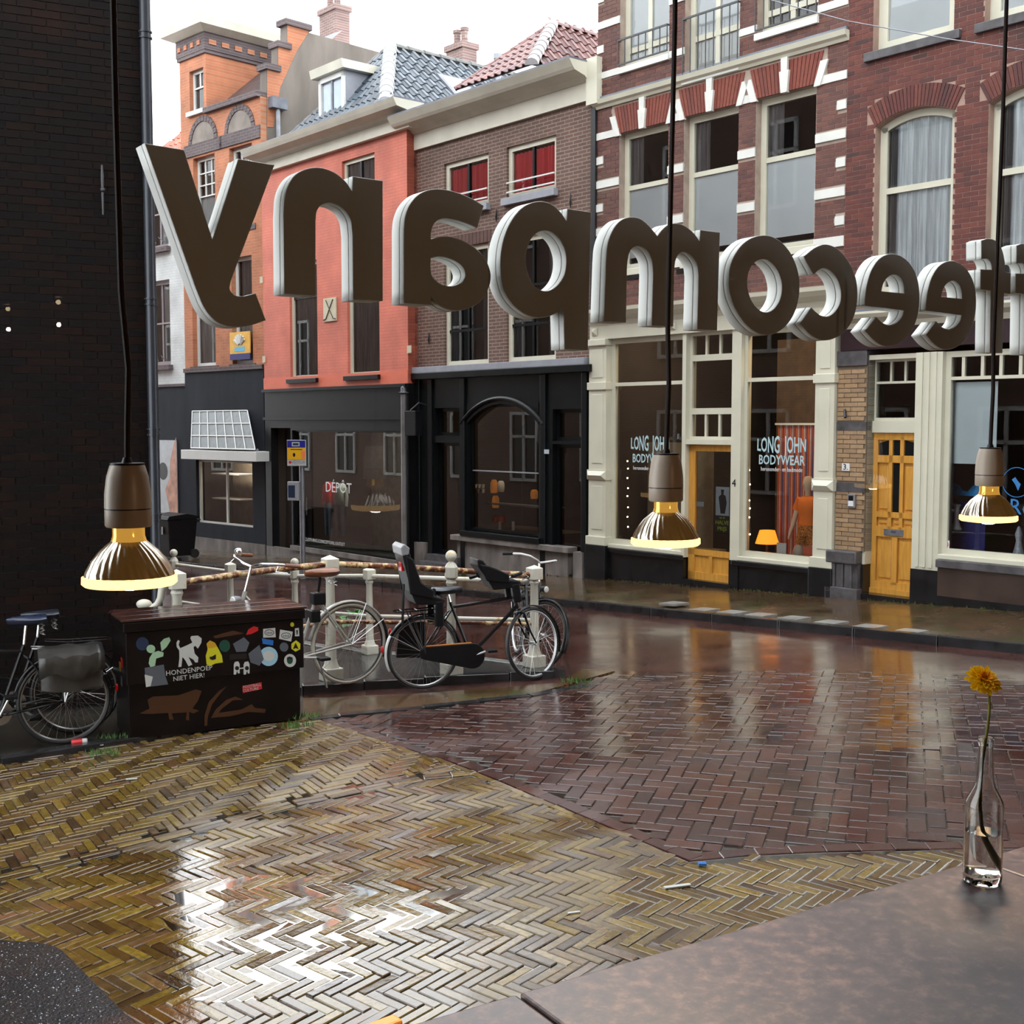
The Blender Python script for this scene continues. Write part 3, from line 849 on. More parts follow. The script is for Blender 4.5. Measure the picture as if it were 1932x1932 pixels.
# warm lamps deeper in the cafe (seen as reflections in the pane)
CAFEBULB = glow('cafe_bulb', (1, .75, .45), 12.0)
for (px, py, Y, lab) in ((110, 570, 4.4, 'small warm cafe lamp mirrored in the pane over the dark wall'), (15, 583, 4.9, 'second small warm cafe lamp mirrored in the pane over the dark wall')):
    v = at_depth(px, py, Y); d = Vector((v.x, v.y)) - CF.o; u, yl = d.dot(CF.x), d.dot(CF.y)
    u = min(max(u, T0 + .3), T1 - .3)
    t = thing('cafe_lamp', lab, 'lamp', CF.w(u, -yl, v.z), WA)
    MB().ball((0, 0, 0), .009, 12).build('bulb', CAFEBULB, t, True); MB().lathe([(0, .05), (.02, .05), (.02, .018), (.012, .015)], 12).build('socket', IRON, t, True); MB().tube([(0, 0, .05), (0, 0, CEILZ - v.z)], .003, 6).build('cord', IRON, t)
    ld = bpy.data.lights.new('lamp_light', 'POINT'); ld.energy = 9; ld.color = (1, .62, .34); ld.shadow_soft_size = .007
    lo = bpy.data.objects.new('lamp_light', ld); col.objects.link(lo); lo.parent = t; lo.location = (0, 0, -.08)
# ------------------------------------------------------------------ big sign letters outside the glass (seen from behind)
LETM, nt_, b_ = mat_base('white_foam_letter')
b_.inputs['Base Color'].default_value = (.72, .73, .70, 1); b_.inputs['Roughness'].default_value = .45
b_.inputs['Subsurface Weight'].default_value = 0.0; b_.inputs['Subsurface Radius'].default_value = (.02, .012, .006); b_.inputs['Subsurface Scale'].default_value = .5
Z1 = (240, 250, .2588); Z2 = (730, 340, .20704); Z3 = (1110, 380, .21739); Z4 = (1480, 420, .23395)
C = 1
GLY = {
 'y': (Z1, [[(135,85,C),(412,130,C),(622,795,C),(812,197,C),(1068,240,C),(752,1080,C),(745,1145,0),(785,1190,0),(850,1198,0),(935,1178,C),(1005,1365,C),(890,1402,0),(760,1410,0),(650,1372,0),(570,1285,0),(505,1140,C)]]),
 'n': (Z1, [[(1648,325,C),(1860,355,C),(1860,1222,C),(1652,1215,C),(1648,740,C),(1632,630,0),(1580,550,0),(1490,510,0),(1415,525,0),(1380,570,0),(1370,650,C),(1370,1185,C),(1150,1170,C),(1145,600,C),(1160,435,0),(1215,325,0),(1300,272,0),(1400,260,0),(1500,290,0),(1580,350,0),(1645,440,C)]]),
 'a': (Z2, [[(878,235,C),(822,428,C),(720,385,0),(600,350,0),(500,345,0),(430,390,0),(400,470,0),(398,545,C),(500,518,0),(620,530,0),(760,590,0),(880,700,0),(940,840,0),(930,960,0),(865,1085,0),(760,1155,0),(640,1182,0),(520,1160,0),(445,1110,0),(398,1040,C),(398,1132,C),(160,1115,C),(160,440,C),(172,330,0),(215,220,0),(300,130,0),(410,88,0),(520,88,0),(650,120,0),(780,175,0)],
          [(398,705,C),(480,690,0),(580,710,0),(680,770,0),(720,850,0),(700,920,0),(640,962,0),(560,970,0),(480,945,0),(412,880,0),(394,800,0)]]),
 'p': (Z2, [[(1648,265,C),(1858,295,C),(1828,1545,C),(1622,1535,C),(1614,1130,C),(1540,1205,0),(1440,1243,0),(1330,1240,0),(1230,1195,0),(1130,1100,0),(1065,970,0),(1040,800,0),(1050,620,0),(1090,470,0),(1155,345,0),(1240,252,0),(1340,205,0),(1430,200,0),(1510,230,0),(1580,295,0),(1642,385,C)],
          [(1262,720,0),(1282,600,0),(1340,495,0),(1420,455,0),(1500,470,0),(1580,540,0),(1630,650,0),(1640,760,0),(1618,870,0),(1560,960,0),(1480,1012,0),(1400,1005,0),(1330,950,0),(1282,850,0)]]),
 'm': (Z3, [[(975,252,C),(1140,272,C),(1115,1115,C),(950,1105,C),(962,640,C),(948,545,0),(900,470,0),(838,435,0),(788,450,0),(755,510,0),(742,610,C),(735,1080,C),(555,1072,C),(568,620,C),(555,500,0),(500,410,0),(430,383,0),(380,402,0),(347,470,0),(333,570,C),(325,1045,C),(140,1035,C),(158,520,C),(172,370,0),(220,242,0),(290,165,0),(370,140,0),(450,155,0),(525,215,0),(600,305,C),(645,248,0),(700,205,0),(760,195,0),(825,210,0),(890,255,0),(940,310,0),(968,358,C)]]),
 'o': (Z3, [[(1222,700,0),(1242,540,0),(1310,410,0),(1400,332,0),(1500,300,0),(1600,312,0),(1700,380,0),(1780,500,0),(1825,650,0),(1826,820,0),(1780,980,0),(1700,1090,0),(1600,1148,0),(1500,1148,0),(1400,1090,0),(1310,980,0),(1245,840,0)],
          [(1380,665,0),(1402,580,0),(1460,515,0),(1540,500,0),(1610,548,0),(1662,632,0),(1685,740,0),(1668,850,0),(1612,938,0),(1540,968,0),(1470,935,0),(1410,852,0),(1382,760,0)]]),
 'c': (Z4, [[(160,275,C),(235,415,C),(300,367,0),(360,380,0),(420,440,0),(455,530,0),(456,630,0),(420,710,0),(360,758,0),(300,755,0),(255,725,0),(217,688,C),(130,815,C),(200,890,0),(280,938,0),(370,940,0),(470,888,0),(545,790,0),(584,645,0),(580,480,0),(530,340,0),(440,225,0),(340,180,0),(250,205,0)]]),
 'e': (Z4, [[(650,665,C),(653,600,0),(668,500,0),(702,390,0),(762,300,0),(840,258,0),(920,265,0),(1000,320,0),(1060,420,0),(1086,545,0),(1084,680,0),(1050,820,0),(980,930,0),(890,985,0),(800,990,0),(722,945,0),(655,872,C),(742,765,C),(790,810,0),(850,830,0),(910,808,0),(950,762,0),(968,705,C)],
          [(780,557,C),(800,482,0),(848,427,0),(900,416,0),(945,450,0),(966,510,0),(970,575,C)]]),
 'f': (Z4, [[(1590,148,C),(1640,133,0),(1705,150,0),(1752,215,0),(1776,320,0),(1778,398,C),(1825,412,C),(1820,572,C),(1770,562,C),(1757,1048,C),(1660,1043,C),(1668,545,C),(1583,535,C),(1583,380,C),(1675,384,C),(1668,330,0),(1642,290,0),(1590,290,C)]]),
}
LY = .016
def glyph(ch):
    (ox, oy, s), loops = GLY[ch]
    L = [[CF.q(ox + x * s, oy + y * s, LY) + (c,) for x, y, c in lp] for lp in loops]
    u0 = min(p[0] for p in L[0])
    return u0, [[(p[0] - u0, p[1], p[2]) for p in lp] for lp in L]
words = {'y': 'leftmost white foam letter y with a slanting tail', 'n': 'white foam letter n in front of the salmon house', 'a': 'white foam letter a between the letters n and p',
         'p': 'white foam letter p whose stem hangs below its neighbours', 'm': 'white foam letter m behind the middle lamp cord', 'o': 'round white foam letter o beside the letter m',
         'c': 'open white foam letter c beside the letter o'}
def letter(ch, u0, L, label):
    base = min(p[1] for p in L[0])
    t = thing('sign_letter', label, 'letter', CF.w(u0, 0, base), WA, 'white foam letters of the window sign')
    LL = [[(p[0], p[1] - base, p[2]) for p in lp] for lp in L]
    for nm, yc, hd in (('back_slab', LY + .007, .007), ('front_slab', LY + .0155 + .0125, .0125)):
        me = curve_mesh(nm, LL, hd - .0012, .0012, 6, LETM)
        o = link(nm, me, t); o.rotation_euler = (math.pi / 2, 0, 0); o.location = (0, yc, 0)
    return t
gl = {}
for ch in 'ynapmoc':
    u0, L = glyph(ch); gl[ch] = (u0, L); letter(ch, u0, L, words[ch])
ue, Le = glyph('e'); uf, Lf = glyph('f')
letter('e', ue, Le, 'white foam letter e next to the letter c')
u2 = CF.q(1480 + 1142 * .23395, 420 + 700 * .23395, LY)[0]
letter('e', u2, Le, 'second white foam letter e, next to the letter f')
letter('f', uf, Lf, 'white foam letter f behind the rightmost lamp cord')
u3 = CF.q(1480 + 1872 * .23395, 420 + 250 * .23395, LY)[0]
letter('f', u3, Lf, 'white foam letter f cut off by the picture edge')

# ------------------------------------------------------------------ pendant bulbs
CERAM = pbr('porcelain_socket', (.62, .52, .42), .35, var=.08)
CORDM = pbr('brown_fabric_cord', (.018, .008, .008), .7, var=.3, vs=60)
SILVER = pbr('silvered_reflector', (.82, .76, .66), .2, metal=1, var=.25, vs=25, emit=(1, .45, .08), es=.05)
LENS = glow('lit_bulb_lens', (1.0, .60, .22), 2.6)
HOT = glow('bulb_hot_spot', (1.0, .9, .72), 60.0)
NECKM = pbr('gilded_glass_neck', (.55, .33, .08), .12, metal=.9, var=.3, vs=20, emit=(1, .5, .08), es=.5)
L0 = Vector((-.404, 1.28)); LZ = EYE - .163
def pendant(k, label, cordpts):
    p = L0 + CF.x * .752 * k
    t = thing('pendant_bulb', label, 'lamp', (p.x, p.y, LZ), WA, 'bare reflector bulbs hanging in the cafe window')
    z0 = 0.0                                     # rim of the lens
    b = MB(); n = 120
    prof = [(.0185, .040), (.022, .037), (.030, .030), (.038, .020), (.0445, .008), (.0465, .003)]
    vs = []; fs = []
    for i, (r, h) in enumerate(prof):
        for q in range(n):
            a = 2 * math.pi * q / n + i * .05
            rr = r * (1 + (.014 if q % 4 < 2 else -.014) * (0 if i in (0, 5) else 1))
            vs.append((rr * math.cos(a), rr * math.sin(a), h))
    for i in range(len(prof) - 1):
        for q in range(n):
            l = (q + 1) % n; fs.append((i * n + q, i * n + l, (i + 1) * n + l, (i + 1) * n + q))
    b.add(vs, fs); b.build('reflector', SILVER, t, True)
    MB().lathe([(.046, .004), (.0485, .003), (.0488, -.004), (.046, -.0065), (.03, -.0085), (.0, -.0095)], 40).build('lens', LENS, t, True)
    MB().ball((0, 0, -.0085), .008, 14, (1.6, 1.6, .5)).build('hot_spot', HOT, t, True)
    MB().lathe([(.0165, .056), (.0165, .046), (.0180, .041), (.0188, .039)], 24).build('neck', NECKM, t, True)
    MB().lathe([(.0, .055), (.0225, .055), (.0240, .057), (.0240, .073), (.0240, .0735)], 32).build('socket_ring', CERAM, t, True)
    MB().lathe([(.0236, .0735), (.0236, .0748)], 32).build('socket_seam', IRON, t, True)
    MB().lathe([(.0242, .0748), (.0238, .090), (.0215, .108), (.0182, .119), (.0175, .120), (0, .120)], 32).build('socket', CERAM, t, True)
    MB().lathe([(0, .1195), (.0175, .1195), (.0178, .1222), (.006, .1225), (.004, .128), (0, .128)], 24).build('socket_cap', IRON, t, True)
    MB().tube([(c[0], c[1], c[2]) for c in cordpts], .0034, 8).build('cord', CORDM, t, True)
    ld = bpy.data.lights.new('bulb_light', 'SPOT'); ld.energy = 38; ld.color = (1, .62, .30); ld.spot_size = R(95); ld.spot_blend = .8; ld.shadow_soft_size = .04
    lo = bpy.data.objects.new('bulb_light', ld); col.objects.link(lo); lo.parent = t; lo.location = (0, 0, -.02)
    return t
top = CEILZ - LZ
def cord(dx):
    return [(0, 0, .12), (.001, 0, .16), (.0035, 0, .22), (-.001 + dx * .1, 0, .30), (dx * .3, 0, .5), (dx * .45 + .002, 0, .7), (dx * .7, 0, 1.0), (dx, 0, top)]
pendant(0, 'nearest lit reflector bulb in front of the dark brick wall', cord(-.012))
pendant(1, 'middle lit reflector bulb in front of the cream shop front', cord(.014))
pendant(2, 'rightmost lit reflector bulb beside the flower bottle', cord(.016))
pendant(3, 'lit reflector bulb seen only as a reflection in the pane', cord(.01))

# ------------------------------------------------------------------ counter by the window
TZ = EYE - .737
TOPM, nt, bb = mat_base('dark_stone_counter')
tc = N(nt, 'ShaderNodeTexCoord')
n1 = N(nt, 'ShaderNodeTexNoise'); n1.inputs['Scale'].default_value = 38; n1.inputs['Detail'].default_value = 8; n1.inputs['Roughness'].default_value = .7
n2 = N(nt, 'ShaderNodeTexVoronoi'); n2.inputs['Scale'].default_value = 70
nt.links.new(tc.outputs['Object'], n1.inputs['Vector']); nt.links.new(tc.outputs['Object'], n2.inputs['Vector'])
rp2 = ramp(nt, [(.013, .009, .014), (.032, .023, .030), (.080, .058, .060)]); mrn = N(nt, 'ShaderNodeMapRange'); mrn.inputs[1].default_value = .36; mrn.inputs[2].default_value = .66; nt.links.new(n1.outputs['Fac'], mrn.inputs[0]); nt.links.new(mrn.outputs[0], rp2.inputs[0]); bb.inputs['Specular IOR Level'].default_value = .7
mr2 = N(nt, 'ShaderNodeMapRange'); mr2.inputs[1].default_value = .06; mr2.inputs[2].default_value = .10; mr2.inputs[3].default_value = .5; mr2.inputs[4].default_value = 0
nt.links.new(n2.outputs['Distance'], mr2.inputs[0])
mx2 = N(nt, 'ShaderNodeMix', data_type='RGBA'); mx2.inputs[7].default_value = (.11, .09, .08, 1); nt.links.new(mr2.outputs[0], mx2.inputs[0]); nt.links.new(rp2.outputs[0], mx2.inputs[6]); nt.links.new(mx2.outputs[2], bb.inputs['Base Color'])
mr3 = N(nt, 'ShaderNodeMapRange'); mr3.inputs[3].default_value = .28; mr3.inputs[4].default_value = .46; nt.links.new(n1.outputs['Fac'], mr3.inputs[0]); nt.links.new(mr3.outputs[0], bb.inputs['Roughness'])
def on_z(px, py, z):
    r = ray(px, py); k = (z - EYE) / r.z; return Vector((k * r.x, k * r.y, z))
e0 = on_z(800, 1925, TZ); e1 = on_z(1932, 1596, TZ)
TA = math.atan2(e1.y - e0.y, e1.x - e0.x)
TF = Frame((e0.x, e0.y), TA)                   # outer edge of the counter along local x, y towards the glass
tb = thing('window_counter', 'dark speckled stone counter running along the window', 'counter', (e0.x, e0.y, TZ), TA)
def tloc(px, py): 
    p = on_z(px, py, TZ); d = Vector((p.x, p.y)) - TF.o; return d.dot(TF.x), d.dot(TF.y)
j1 = tloc(985, 1880)[0]; j2 = tloc(1893, 1640)[0]
jl = [(-1.2, j1 - .003), (j1 + .003, j2 - .0015), (j2 + .0015, 3.2)]
for (a, c) in jl:
    MB().box(a, c, -.56, 0, -.04, 0).build('slab', TOPM, tb, bevel=.004)
MB().box(-1.2, 3.2, -.5, -.05, -.10, -.042).build('rail', DARKWOOD, tb)
for x in (-1.0, 3.0):
    MB().box(x - .04, x + .04, -.32, -.24, FLOORZ - TZ, -.10).build('leg', DARKWOOD, tb)

# bottle with one flower
BOT = glass_solid('clear_bottle_glass', (.97, .985, .97), 1.45)
WAT = glass_solid('bottle_water', (.99, 1, .985), 1.33)
bp = on_z(1853, 1664, TZ + .0005)
bt = thing('glass_bottle', 'small clear glass bottle half filled with water on the counter', 'bottle', bp, 0)
s = bp.y / CP / FPX * 1.0
S = 72 * s / .060                                # sized from its width in the picture
outer = [(.0, .0), (.026, .0), (.0295, .004), (.0300, .012), (.0300, .120), (.0298, .124), (.0285, .130), (.0225, .142), (.0165, .152), (.0135, .164), (.0120, .185), (.0113, .215), (.0115, .219), (.0128, .221), (.0128, .229), (.0118, .2305)]
inner = [(.0098, .2305), (.0095, .215), (.0103, .185), (.0118, .164), (.0148, .151), (.0208, .141), (.0268, .129), (.0280, .122), (.0280, .016), (.0, .014)]
k_ = S
hs = 284 * s / .2305 / 1.0
MB().lathe([(r * k_, h * hs) for r, h in outer + inner], 40).build('bottle_glass', BOT, bt, True)
MB().lathe([(.0, .0142 * hs), (.0279 * k_, .0165 * hs), (.0279 * k_, .082 * hs), (.0, .082 * hs)], 40).build('water', WAT, bt, True)
fl = thing('flower', 'single yellow orange gerbera standing in the glass bottle', 'flower', bp, 0)
def fpt(px, py, dy=0): return tuple(Vector(at_depth(px, py, bp.y + dy)) - Vector(bp))
STEM = pbr('flower_stem', (.17, .17, .03), .5, var=.4, vs=30)
st = [fpt(1884, 1645), fpt(1872, 1618), fpt(1858, 1580), fpt(1852, 1555), fpt(1849, 1520), fpt(1850, 1480), fpt(1853, 1440), fpt(1859, 1400), fpt(1864, 1368), fpt(1867, 1335), fpt(1866, 1308), fpt(1862, 1298)]
MB().tube(st, [.0052, .0045, .0038, .0034, .003, .0028, .0027, .0026, .0025, .0024, .0024, .003], 8).build('stem', STEM, fl, True)
def petal_mat(name, c):
    m, nt, b = mat_base(name); b.inputs['Base Color'].default_value = c + (1,); b.inputs['Roughness'].default_value = .5
    tl = N(nt, 'ShaderNodeBsdfTranslucent'); tl.inputs[0].default_value = c + (1,); mx = N(nt, 'ShaderNodeMixShader'); mx.inputs[0].default_value = .5
    out = nt.nodes['Material Output']; nt.links.new(b.outputs[0], mx.inputs[1]); nt.links.new(tl.outputs[0], mx.inputs[2]); nt.links.new(mx.outputs[0], out.inputs[0]); return m
PET = petal_mat('orange_petal', (1.0, .70, .012))
PET2 = petal_mat('deep_orange_petal', (1.0, .55, .006))
hc = Vector(fpt(1855, 1285))
Mh = Matrix.Translation(hc) @ Matrix.Rotation(R(38), 4, 'X') @ Matrix.Rotation(R(6), 4, 'Y')
rnd = random.Random(3)
for ringn, (n, l, w, up_, mt) in enumerate(((21, .0250, .0096, .05, PET), (19, .0225, .0085, .28, PET), (16, .016, .006, .55, PET), (14, .011, .0042, .9, PET2))):
    for i in range(n):
        a = 2 * math.pi * (i + .5 * (ringn % 2)) / n + rnd.uniform(-.08, .08); ll = l * rnd.uniform(.9, 1.08); e = up_ + rnd.uniform(-.18, .18)
        b = MB(Mh @ Matrix.Rotation(a, 4, 'Z') @ Matrix.Translation((.004, 0, .002 * ringn)) @ Matrix.Rotation(-e, 4, 'Y'))
        P = [(0, -w * .25, 0), (ll * .5, -w * .5, .001), (ll * .85, -w * .42, .0), (ll, -w * .12, -.001), (ll, w * .12, -.001), (ll * .85, w * .42, 0), (ll * .5, w * .5, .001), (0, w * .25, 0), (ll * .5, 0, -.0008)]
        b.add(P + [(p[0], p[1], p[2] - .0005) for p in P], [(0, 1, 8, 7), (1, 2, 8), (2, 3, 4, 5, 8), (5, 6, 8), (6, 7, 8), (9, 16, 17, 10), (10, 17, 11), (11, 17, 14, 13, 12), (14, 17, 15), (15, 17, 16)])
        b.build('petal', mt, fl, fix=False)
MB(Mh).ball((0, 0, .004), .006, 12, (1, 1, .6)).build('flower_centre', PET2, fl, True)
MB(Mh).lathe([(.003, -.008), (.006, -.004), (.0075, 0)], 12).build('calyx', STEM, fl, True)

# wet terrace table and chair outside the pane
WETT = pbr('wet_black_table_top', (.004, .004, .006), .35, var=.3, vs=20, bump=.3, bs=160, spec=.2)
tz2 = .95
c1 = on_z(92, 1778, tz2)
q1 = on_z(236, 1925, tz2); q0 = on_z(0, 1772, tz2)
dirr = Vector((q1.x - c1.x, q1.y - c1.y)).normalized(); ang = math.atan2(dirr.y, dirr.x)
tt = thing('terrace_table', 'black terrace table top beaded with raindrops', 'table', (0, 0, 0), 0)
dl = Vector((q0.x - c1.x, q0.y - c1.y)).normalized()
def rounded(P, r, n=6):
    out = []; m = len(P)
    for i in range(m):
        p = Vector(P[i]); a = (Vector(P[i - 1]) - p).normalized(); c = (Vector(P[(i + 1) % m]) - p).normalized()
        for k in range(n + 1):
            t = k / n; out.append(tuple((p + a * r) * (1 - t) ** 2 + p * 2 * t * (1 - t) + (p + c * r) * t ** 2))
    return out
A = Vector((c1.x, c1.y)) + dl * -.02; B = A + dirr * .62; Cc = B + dl * .62; D = A + dl * .62
ctr = (A + Cc) / 2; tt.location = (ctr.x, ctr.y, gz(ctr.x, ctr.y))
zt = tz2 - gz(ctr.x, ctr.y)
P = rounded([tuple(v - ctr) for v in (A, B, Cc, D)], .07)
MB().prism(P, zt - .028, zt, 'z').build('table_top', WETT, tt, bevel=.004)
MB().tube([(0, 0, 0), (0, 0, zt - .03)], .03, 12).build('column', IRON, tt, True)
for k in range(4):
    a = k * math.pi / 2 + .4; MB().tube([(0, 0, .06), (.2 * math.cos(a), .2 * math.sin(a), .02), (.28 * math.cos(a), .28 * math.sin(a), .012)], .012, 8).build('foot', IRON, tt, True)
DROP = glass_solid('rain_drop', (1, 1, 1), 1.33)
b = MB(); rnd = random.Random(8)
for i in range(900):
    x, y = rnd.uniform(-.33, .33), rnd.uniform(-.33, .33); p = A * 0
    u = rnd.uniform(.03, .97); v = rnd.uniform(.03, .97); q = A + (B - A) * u + (D - A) * v - ctr; r = rnd.choice((.0008, .0012, .0018))
    if u < .08 and v < .08: continue
    n = 6; vs = [(q.x + r * math.cos(6.283 * k / n), q.y + r * math.sin(6.283 * k / n), zt + .0002) for k in range(n)] + [(q.x + r * .6 * math.cos(6.283 * k / n), q.y + r * .6 * math.sin(6.283 * k / n), zt + r * .45) for k in range(n)] + [(q.x, q.y, zt + r * .6)]
    b.add(vs, [(k, (k + 1) % n, (k + 1) % n + n, k + n) for k in range(n)] + [(k + n, (k + 1) % n + n, 2 * n) for k in range(n)])
o = b.build('raindrops', pbr('water_bead', (.35, .38, .42), .05, var=0, spec=1.0), tt, True, fix=False); o['kind'] = 'stuff'

CHW = pbr('orange_beech', (.62, .27, .06), .4, var=.2, vs=8)
ch = thing('bar_stool', 'beech stool whose pale backrest end shows below the counter edge', 'stool', (0, 0, 0), 0)
z_b = TZ - .06
a1 = on_z(752, 1917, z_b); a0 = on_z(690, 1940, z_b)
dv = Vector((a0.x - a1.x, a0.y - a1.y)).normalized(); ac = Vector((a1.x, a1.y)) + dv * .19
ch.location = (ac.x, ac.y, FLOORZ); ch.rotation_euler = (0, 0, math.atan2(-dv.y, -dv.x))
zb = z_b - FLOORZ
MB().box(-.19, .19, -.012, .012, zb - .11, zb).build('backrest', CHW, ch, bevel=.004)
MB().box(-.19, .19, -.40, -.02, zb - .30, zb - .27).build('seat', CHW, ch, bevel=.005)
for sx in (-.165, .165):
    for sy in (-.37, -.02):
        MB().tube([(sx, sy, 0), (sx, sy, (zb - .3) if sy < -.1 else zb - .06)], .015, 8).build('leg', CHW, ch, True)
# ------------------------------------------------------------------ house building tools
def house(name, label, px, ang=None, base=None):
    """an Empty at the foot of a house front; local x right, y into the house, z world height"""
    a = R(-49.5) if ang is None else ang
    if base is None:
        p = FFR.w(FFR.q(px, 700)[0], 0, 0); base = (p.x, p.y)
    fr = Frame(base, a)
    t = thing(name, label, 'building', (base[0], base[1], 0), a)
    return t, fr

def front_wall(t, r, holes, mat, y0=0.0, thick=.3, name='wall'):
    return holed(MB(), r[0], r[1], r[2], r[3], holes, y0, thick).build(name, mat, t)

def body(t, u0, u1, z0, z1, y0, y1, mat=None, name='body'):
    """sides, back and roof of a house behind its front"""
    b = MB()
    b.quad((u0, y0, z0), (u0, y0, z1), (u0, y1, z1), (u0, y1, z0)); b.quad((u1, y0, z0), (u1, y1, z0), (u1, y1, z1), (u1, y0, z1))
    b.quad((u0, y1, z0), (u0, y1, z1), (u1, y1, z1), (u1, y1, z0)); b.quad((u0, y0, z1), (u1, y0, z1), (u1, y1, z1), (u0, y1, z1)); b.quad((u0, y0, z0), (u0, y1, z0), (u1, y1, z0), (u1, y0, z0))
    return b.build(name, mat or DARKROOM, t, fix=False)

def curtain(parent, mat, u0, u1, z0, z1, y, n=7, amp=.025, name='curtain'):
    b = MB(); m = n * 6; vs = []; fs = []
    for i in range(m + 1):
        u = u0 + (u1 - u0) * i / m; yy = y + amp * math.sin(i / 6 * 2 * math.pi) + .3 * amp * math.sin(i * 1.7)
        vs += [(u, yy, z0), (u, yy, z1)]
    for i in range(m): fs.append((2 * i, 2 * i + 2, 2 * i + 3, 2 * i + 1))
    b.add(vs, fs); return b.build(name, mat, parent, True, fix=False)

def slab(parent, mat, u0, u1, z0, z1, y0, y1, name, bevel=0): return MB().box(u0, u1, y0, y1, z0, z1).build(name, mat, parent, bevel=bevel)

def win(t, r, depth=.14, fw=.07, mat=None, pane=None, hb=(), vb=(), bar=.03, cur=None, name='window', bmat=None, y0=0.0, only_rows=None, top=True):
    """frame (the part) with each pane, glazing bar and curtain as sub-parts.  hb: fractions of height, vb: fractions of width"""
    mat = mat or CREAM; pane = pane or PANE
    u0, u1, z0, z1 = r; d = y0 + depth
    f = MB(); f.box(u0, u0 + fw, d, d + .07, z0, z1); f.box(u1 - fw, u1, d, d + .07, z0, z1)
    f.box(u0 + fw, u1 - fw, d, d + .07, z0, z0 + fw)
    if top: f.box(u0 + fw, u1 - fw, d, d + .07, z1 - fw, z1)
    fo = f.build(name, mat, t)
    a, c, e, g = u0 + fw, u1 - fw, z0 + fw, z1 - (fw if top else 0)
    hs = [e] + [e + (g - e) * h for h in hb] + [g]; vs = [a] + [a + (c - a) * v for v in vb] + [c]
    for h in hs[1:-1]:
        slab(fo, bmat or mat, a, c, h - bar / 2, h + bar / 2, d + .005, d + .06, 'glazing_bar')
    rows = range(len(hs) - 1)
    for i in rows:
        lo = hs[i] + (bar / 2 if i else 0); hi = hs[i + 1] - (bar / 2 if i < len(hs) - 2 else 0)
        cols_ = vs if (only_rows is None or i in only_rows) else [a, c]
        for v in cols_[1:-1]:
            slab(fo, bmat or mat, v - bar / 2, v + bar / 2, lo, hi, d + .008, d + .055, 'glazing_bar')
        for j in range(len(cols_) - 1):
            p = cols_[j] + (bar / 2 if j else 0); q = cols_[j + 1] - (bar / 2 if j < len(cols_) - 2 else 0)
            MB().quad((p, d + .035, lo), (q, d + .035, lo), (q, d + .035, hi), (p, d + .035, hi)).build('pane', pane, fo, fix=False)
    if cur:
        for (m_, fu0, fu1, fz0, fz1, kind) in cur:
            p, q = a + (c - a) * fu0, a + (c - a) * fu1; lo, hi = e + (g - e) * fz0, e + (g - e) * fz1
            if kind == 'blind': slab(fo, m_, p, q, lo, hi, d + .045, d + .05, 'blind')
            else: curtain(fo, m_, p, q, lo, hi, d + .075, max(3, int((q - p) / .09)))
    return fo

def cornice(t, u0, u1, z0, z1, prof, mat, name='cornice'):
    """prof: list of (fraction of height, projection) from bottom to top"""
    pts = [(.02, z0)] + [(-pr, z0 + (z1 - z0) * h) for h, pr in prof] + [(.02, z1)]
    return MB().prism(pts, u0, u1, 'x').build(name, mat, t)

def pantile_mesh(w, l, mat):
    """one S-shaped roof tile: x across, y up the slope, z off the roof"""
    xs = [0, .15, .3, .45, .6, .75, .9, 1.0, 1.08]; zs = [.035, .048, .042, .022, .006, 0, .004, .02, .036]
    vs = []; n = len(xs)
    for yy, lift in ((0, .022), (l, 0.0)):
        for x, z in zip(xs, zs): vs.append((x * w, yy, z * (w / .2) + lift))
    for x, z in zip(xs, zs): vs.append((x * w, 0, z * (w / .2) + .002))
    fs = [(i, i + 1, n + i + 1, n + i) for i in range(n - 1)] + [(2 * n + i, 2 * n + i + 1, i + 1, i) for i in range(n - 1)]
    return MB().add(vs, fs).mesh('roof_tile', mat, True, fix=False)

def tile_roof(parent, A, U, V, poly, w, l, mat, n_single=300):
    """tiles on a slope: origin A, unit U across, unit V up the slope; poly in (u, v)"""
    Nn = U.cross(V).normalized()
    me = pantile_mesh(w, l * 1.12, mat)
    us = [p[0] for p in poly]; vs = [p[1] for p in poly]
    # decking below the tiles
    MB().add([A + U * p[0] + V * p[1] - Nn * .01 for p in poly], [tuple(range(len(poly)))]).build('roof_deck', LEAD, parent, fix=False)
    v = min(vs); cnt = 0; rest = MB()
    while v < max(vs):
        u = math.floor(min(us) / w) * w
        while u < max(us):
            if in_poly(u + w * .5, v + l * .5, poly):
                M = Matrix((( U.x, V.x, Nn.x, 0), (U.y, V.y, Nn.y, 0), (U.z, V.z, Nn.z, 0), (0, 0, 0, 1)))
                M = Matrix.Translation(A + U * u + V * v) @ M @ Matrix.Rotation(random.gauss(0, .01), 4, 'Z')
                if cnt < n_single:
                    o = link('roof_tile', me, parent); o.matrix_local = M; cnt += 1
                else:
                    rest.M = M; rest.add([x.co for x in me.vertices], [tuple(p.vertices) for p in me.polygons])
            u += w
        v += l
    if rest.v:
        o = rest.build('tile_mass', mat, parent, True, fix=False); o['kind'] = 'stuff'

